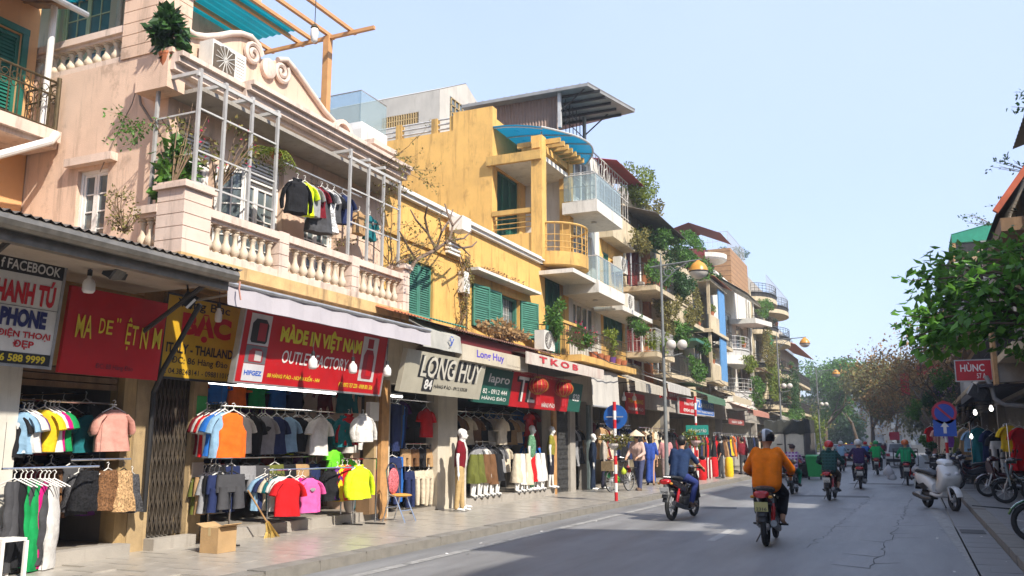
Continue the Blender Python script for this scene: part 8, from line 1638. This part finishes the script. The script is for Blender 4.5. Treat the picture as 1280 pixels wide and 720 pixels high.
for a, c in ((x0+.04,(x0+x1)/2-.015),((x0+x1)/2+.015,x1-.04)):
    d_ = B().box(a+.03,c-.03,y0-.045,y0-.002,1.0,2.0).o('rear_door', tm, t); B().box(c-.35 if a < (x0+x1)/2-.1 else a+.1, c-.1 if a < (x0+x1)/2-.1 else a+.35, y0-.07,y0-.046,1.5,1.54).o('handle', iron, d_); B().box(a+.05,c-.05,y0-.055,y0-.046,1.05,1.08).o('door_rib', metal, d_)
B().box(x0+.1,x1-.1,y0+.05,y1+2.2,.7,.93).o('chassis', iron, t); B().box(x0+.05,x1-.05,y0-.08,y0-.0,.62,.9).o('rear_bumper', steelD, t)
for s in (x0+.2, x1-.2): B().box(s-.14,s+.14,y0-.1,y0-.081,.7,.84).o('tail_light', tailM, t); B().box(s-.2,s+.2,y0+.75,y0+.78,.15,.62).o('mud_flap', rubber, t)
B().box((x0+x1)/2-.22,(x0+x1)/2+.22,y0-.1,y0-.082,.68,.80).o('number_plate', plateM, t)
for x in (x0+.22,x1-.22):
    for y in (y0+1.2,y1+1.0): w_ = B().lathe([(.25,-.16),(.42,-.16),(.45,0),(.42,.16),(.25,.16)], (x,y,.45), 20, MX).o('wheel', rubber, t); B().lathe([(.05,-.165),(.25,-.165),(.25,.165),(.05,.165)], (x,y,.45), 12, MX).o('rim', metal, w_)
b = B(); b.prism([(y1+.15,.6),(y1+1.9,.6),(y1+1.9,1.3),(y1+1.6,2.1),(y1+.15,2.15)], (x0+.1,0,0), (0,1,0), (0,0,1), (1,0,0), x1-x0-.2); b.o('cab', paint((.3,.32,.35), .35), t)
# ------------------------------------------------------------------ pedestrians, bicycle, mannequins
def bicycle(label, loc, rz):
    t = T('bicycle', label, 'bicycle', (0,0,0)); wheel(t, (0,-.5,.33), .33, .02, metal, 16); wheel(t, (0,.5,.33), .33, .02, metal, 16); b = B()
    for a, c in (((0,-.1,.32),(0,-.2,.85)),((0,-.1,.32),(0,.36,.75)),((0,-.17,.7),(0,.36,.82)),((0,-.1,.32),(0,-.5,.33)),((0,-.5,.33),(0,-.17,.7)),((0,.33,.9),(0,.5,.33))): b.tube([a, c], .016, 6)
    b.o('frame', paint((.05,.05,.06), .4), t); b = B(); b.tube([(-.28,.2,1.0),(-.2,.3,1.02),(0,.33,.95),(.2,.3,1.02),(.28,.2,1.0)], .012, 6); b.o('handlebar', chrome, t); loft([(-.33,.88,.09,.03),(-.2,.9,.09,.035),(-.04,.88,.03,.025)]).o('saddle', black, t, 50)
    b = B(); b.box(-.15,.15,-.75,-.3,.68,.7); b.o('carrier', iron, t); b = B(); b.box(-.2,.2,.42,.72,.62,.9); b.o('front_basket', M('basket', (.3,.22,.12), .8, .3, 20), t); t.location = loc; t.rotation_euler = (0,0,rz); return t
bicycle('old bicycle pushed by the woman in the conical hat', (-8.05,25.7,.12), pi-.25)
for k, (dx, dy, z, s, nm, lab) in enumerate(((-.2,-.6,.62,.25,'green','green plastic bag hung on the bicycle front'),(.22,-.35,.72,.22,'neon yellow','yellow green bag on the bicycle'),(.1,.5,.75,.24,'red','red and white bundle on the bicycle carrier'),(-.2,.4,.45,.2,'lime green','lime green bag low on the bicycle'))):
    b = B(); b.lathe([(.02,.9),(.06,.75),(.2,.55),(.5,.3),(.6,.0),(.5,-.4),(.15,-.5)], (0,0,0), 12); b.v = [(-8.05+dx+x_*s*.6*(1+.2*math.sin(5*y_+z_)), 25.7+dy+y_*s*.6, z+z_*s*.75) for x_, y_, z_ in b.v]; tag(b.o('bag', cloth(tuple(q*.6+.03 for q in CN[nm])), smooth=60), lab, 'bag')
person('woman in conical hat and pale pink top pushing the bicycle', (-7.75,26.75,.12), pi-.2, stand_pose(.16,.10,hands=((.2,.48,1.0),(.2,.45,1.0)),arms=((.27,.18,1.12),(.27,.16,1.12))), top=cloth((.52,.36,.30)), bot=cloth((.06,.07,.14)), shoes=sandal, hat='cone', hatc=M('palm_hat', (.6,.48,.34), .8, .1, 20), sleeve=.95)
person('woman in long blue dress walking on the left pavement', (-8.35,30.2,.12), .3, stand_pose(.1), slim=.88, top=M('blue_dress', (.02,.06,.30), .85, .25, 10, .3, 22), bot=None, shoes=sandal, hat='hair', hairlong=True, dress=True, sleeve=.6); person('person in pink top beside the woman in blue', (-8.15,31.6,.12), .2, stand_pose(.1), top=cloth((.5,.24,.24)), bot=cloth((.4,.3,.28)), shoes=sandal, hat='hair', sleeve=.5, voxel=.025)
for k, (x, y, z, rz, tp, bt, slv, lg, lab) in enumerate(((-8.78,16.75,.12,-1.2,(.16,.008,.015),(.46,.32,.15),.3,1,'mannequin in maroon polo and khaki trousers on the pavement by the white pillar'),(-9.1,17.45,.12,-1.2,(.55,.53,.48),(.5,.45,.38),.3,1,'white mannequin half hidden behind the maroon one'),(XF+.05,21.95,.3,-1.3,(.10,.22,.13),None,.35,1,'mannequin in patterned green dress in the TL shop'),(XF+.12,23.2,.3,-1.2,(.22,.2,.03),(.02,.02,.03),.3,.62,'mannequin in olive top and black shorts beside the orange board'),(XF+.35,26.1,.12,-1.1,(.012,.02,.04),(.015,.025,.05),.9,1,'dark dressed mannequin behind the blue round sign'),(XF+.4,27.0,.12,-1.1,(.4,.35,.3),(.03,.03,.05),.9,1,'mannequin in pale top behind the flower basket'))):
    t = T('mannequin', lab, 'mannequin', (0,0,0), 0, 'mannequins'); P = stand_pose(.05, 0, hands=((.24,.0,.80),(.24,.0,.80)), arms=((.25,-.02,1.1),(.25,-.02,1.1))); figure(t, P, cloth(tp, 1 if k == 2 else 0), cloth(bt) if bt else None, None, 'none', None, slv, .018, manq, dress=(k == 2), slim=.92, leg=lg)
    B().lathe([(.16,0),(.16,.012)], (0,.02,0), 18).o('base', chrome, t); t.location = (x,y,z); t.rotation_euler = (0,0,rz)
for k, (x, y, c1, lab) in enumerate(((902,588,'black','shopper in black on the far left pavement'),(930,583,'maroon','shopper in maroon beyond the far left shops'),(1198,585,'charcoal','shop keeper in charcoal beside the right shops'))):
    g = PG(x, y+10, .12); person(lab, (g.x,g.y,.12), R.uniform(0,6), stand_pose(.08), top=cloth(CN[c1]), bot=cloth(CN['charcoal']), shoes=shoeB, hat='hair', sleeve=.6, voxel=.03)
b = tag(B().tube([(1.15,22.9,.13),(1.6,22.5,.13),(1.8,22.2,.135),(2.4,22.35,.13),(3.2,22.3,.13)], .018, 6).o('hose', rubber), 'black hose lying across the right pavement by the white scooter', 'hose')
t = T('plastic_stool', 'white plastic stool at the bottom left corner', 'stool', PG(6,700,.12)); g = PX(5,700,XF+.6); g.z = .12; B().box(g.x-.14,g.x+.14,g.y-.14,g.y+.14,.5,.53).o('seat', whiteP, t)
for sx in (-.13,.13):
    for sy in (-.13,.13): B().ob((g.x+sx*1.05,g.y+sy*1.05,.31), (.035,.035,.38)).o('leg', whiteP, t)

for k, (z, y0, y1, n, lab) in enumerate(((4.05,23,56,.55,'lowest black cable strung along the left facades'),(4.2,28,74,.7,'middle black cable strung along the left facades'),(4.5,31,74,.4,'upper black cable strung along the left facades'))):
    pts = []; m_ = 40
    for i in range(m_+1): y = y0+(y1-y0)*i/m_; pts.append((XF+n+.9, y, z-.18*abs(math.sin(i*pi/5))))
    tag(B().tube(pts, .014, 4).o('cable', black), lab, 'cable')
# ------------------------------------------------------------------ thin haze
m = bpy.data.materials.new('haze_air'); m.use_nodes = True; N = m.node_tree.nodes; N.remove(N['Principled BSDF']); pv = N.new('ShaderNodeVolumePrincipled'); pv.inputs['Color'].default_value = (.9,.95,1,1); pv.inputs['Density'].default_value = .0014; pv.inputs['Anisotropy'].default_value = .2
m.node_tree.links.new(pv.outputs[0], N['Material Output'].inputs['Volume'])
hz = B().box(-60, 45, -40, 430, -1.2, 20).o('haze', m, kind='stuff'); hz['label'] = 'thin pale haze filling the street'; hz['category'] = 'haze'
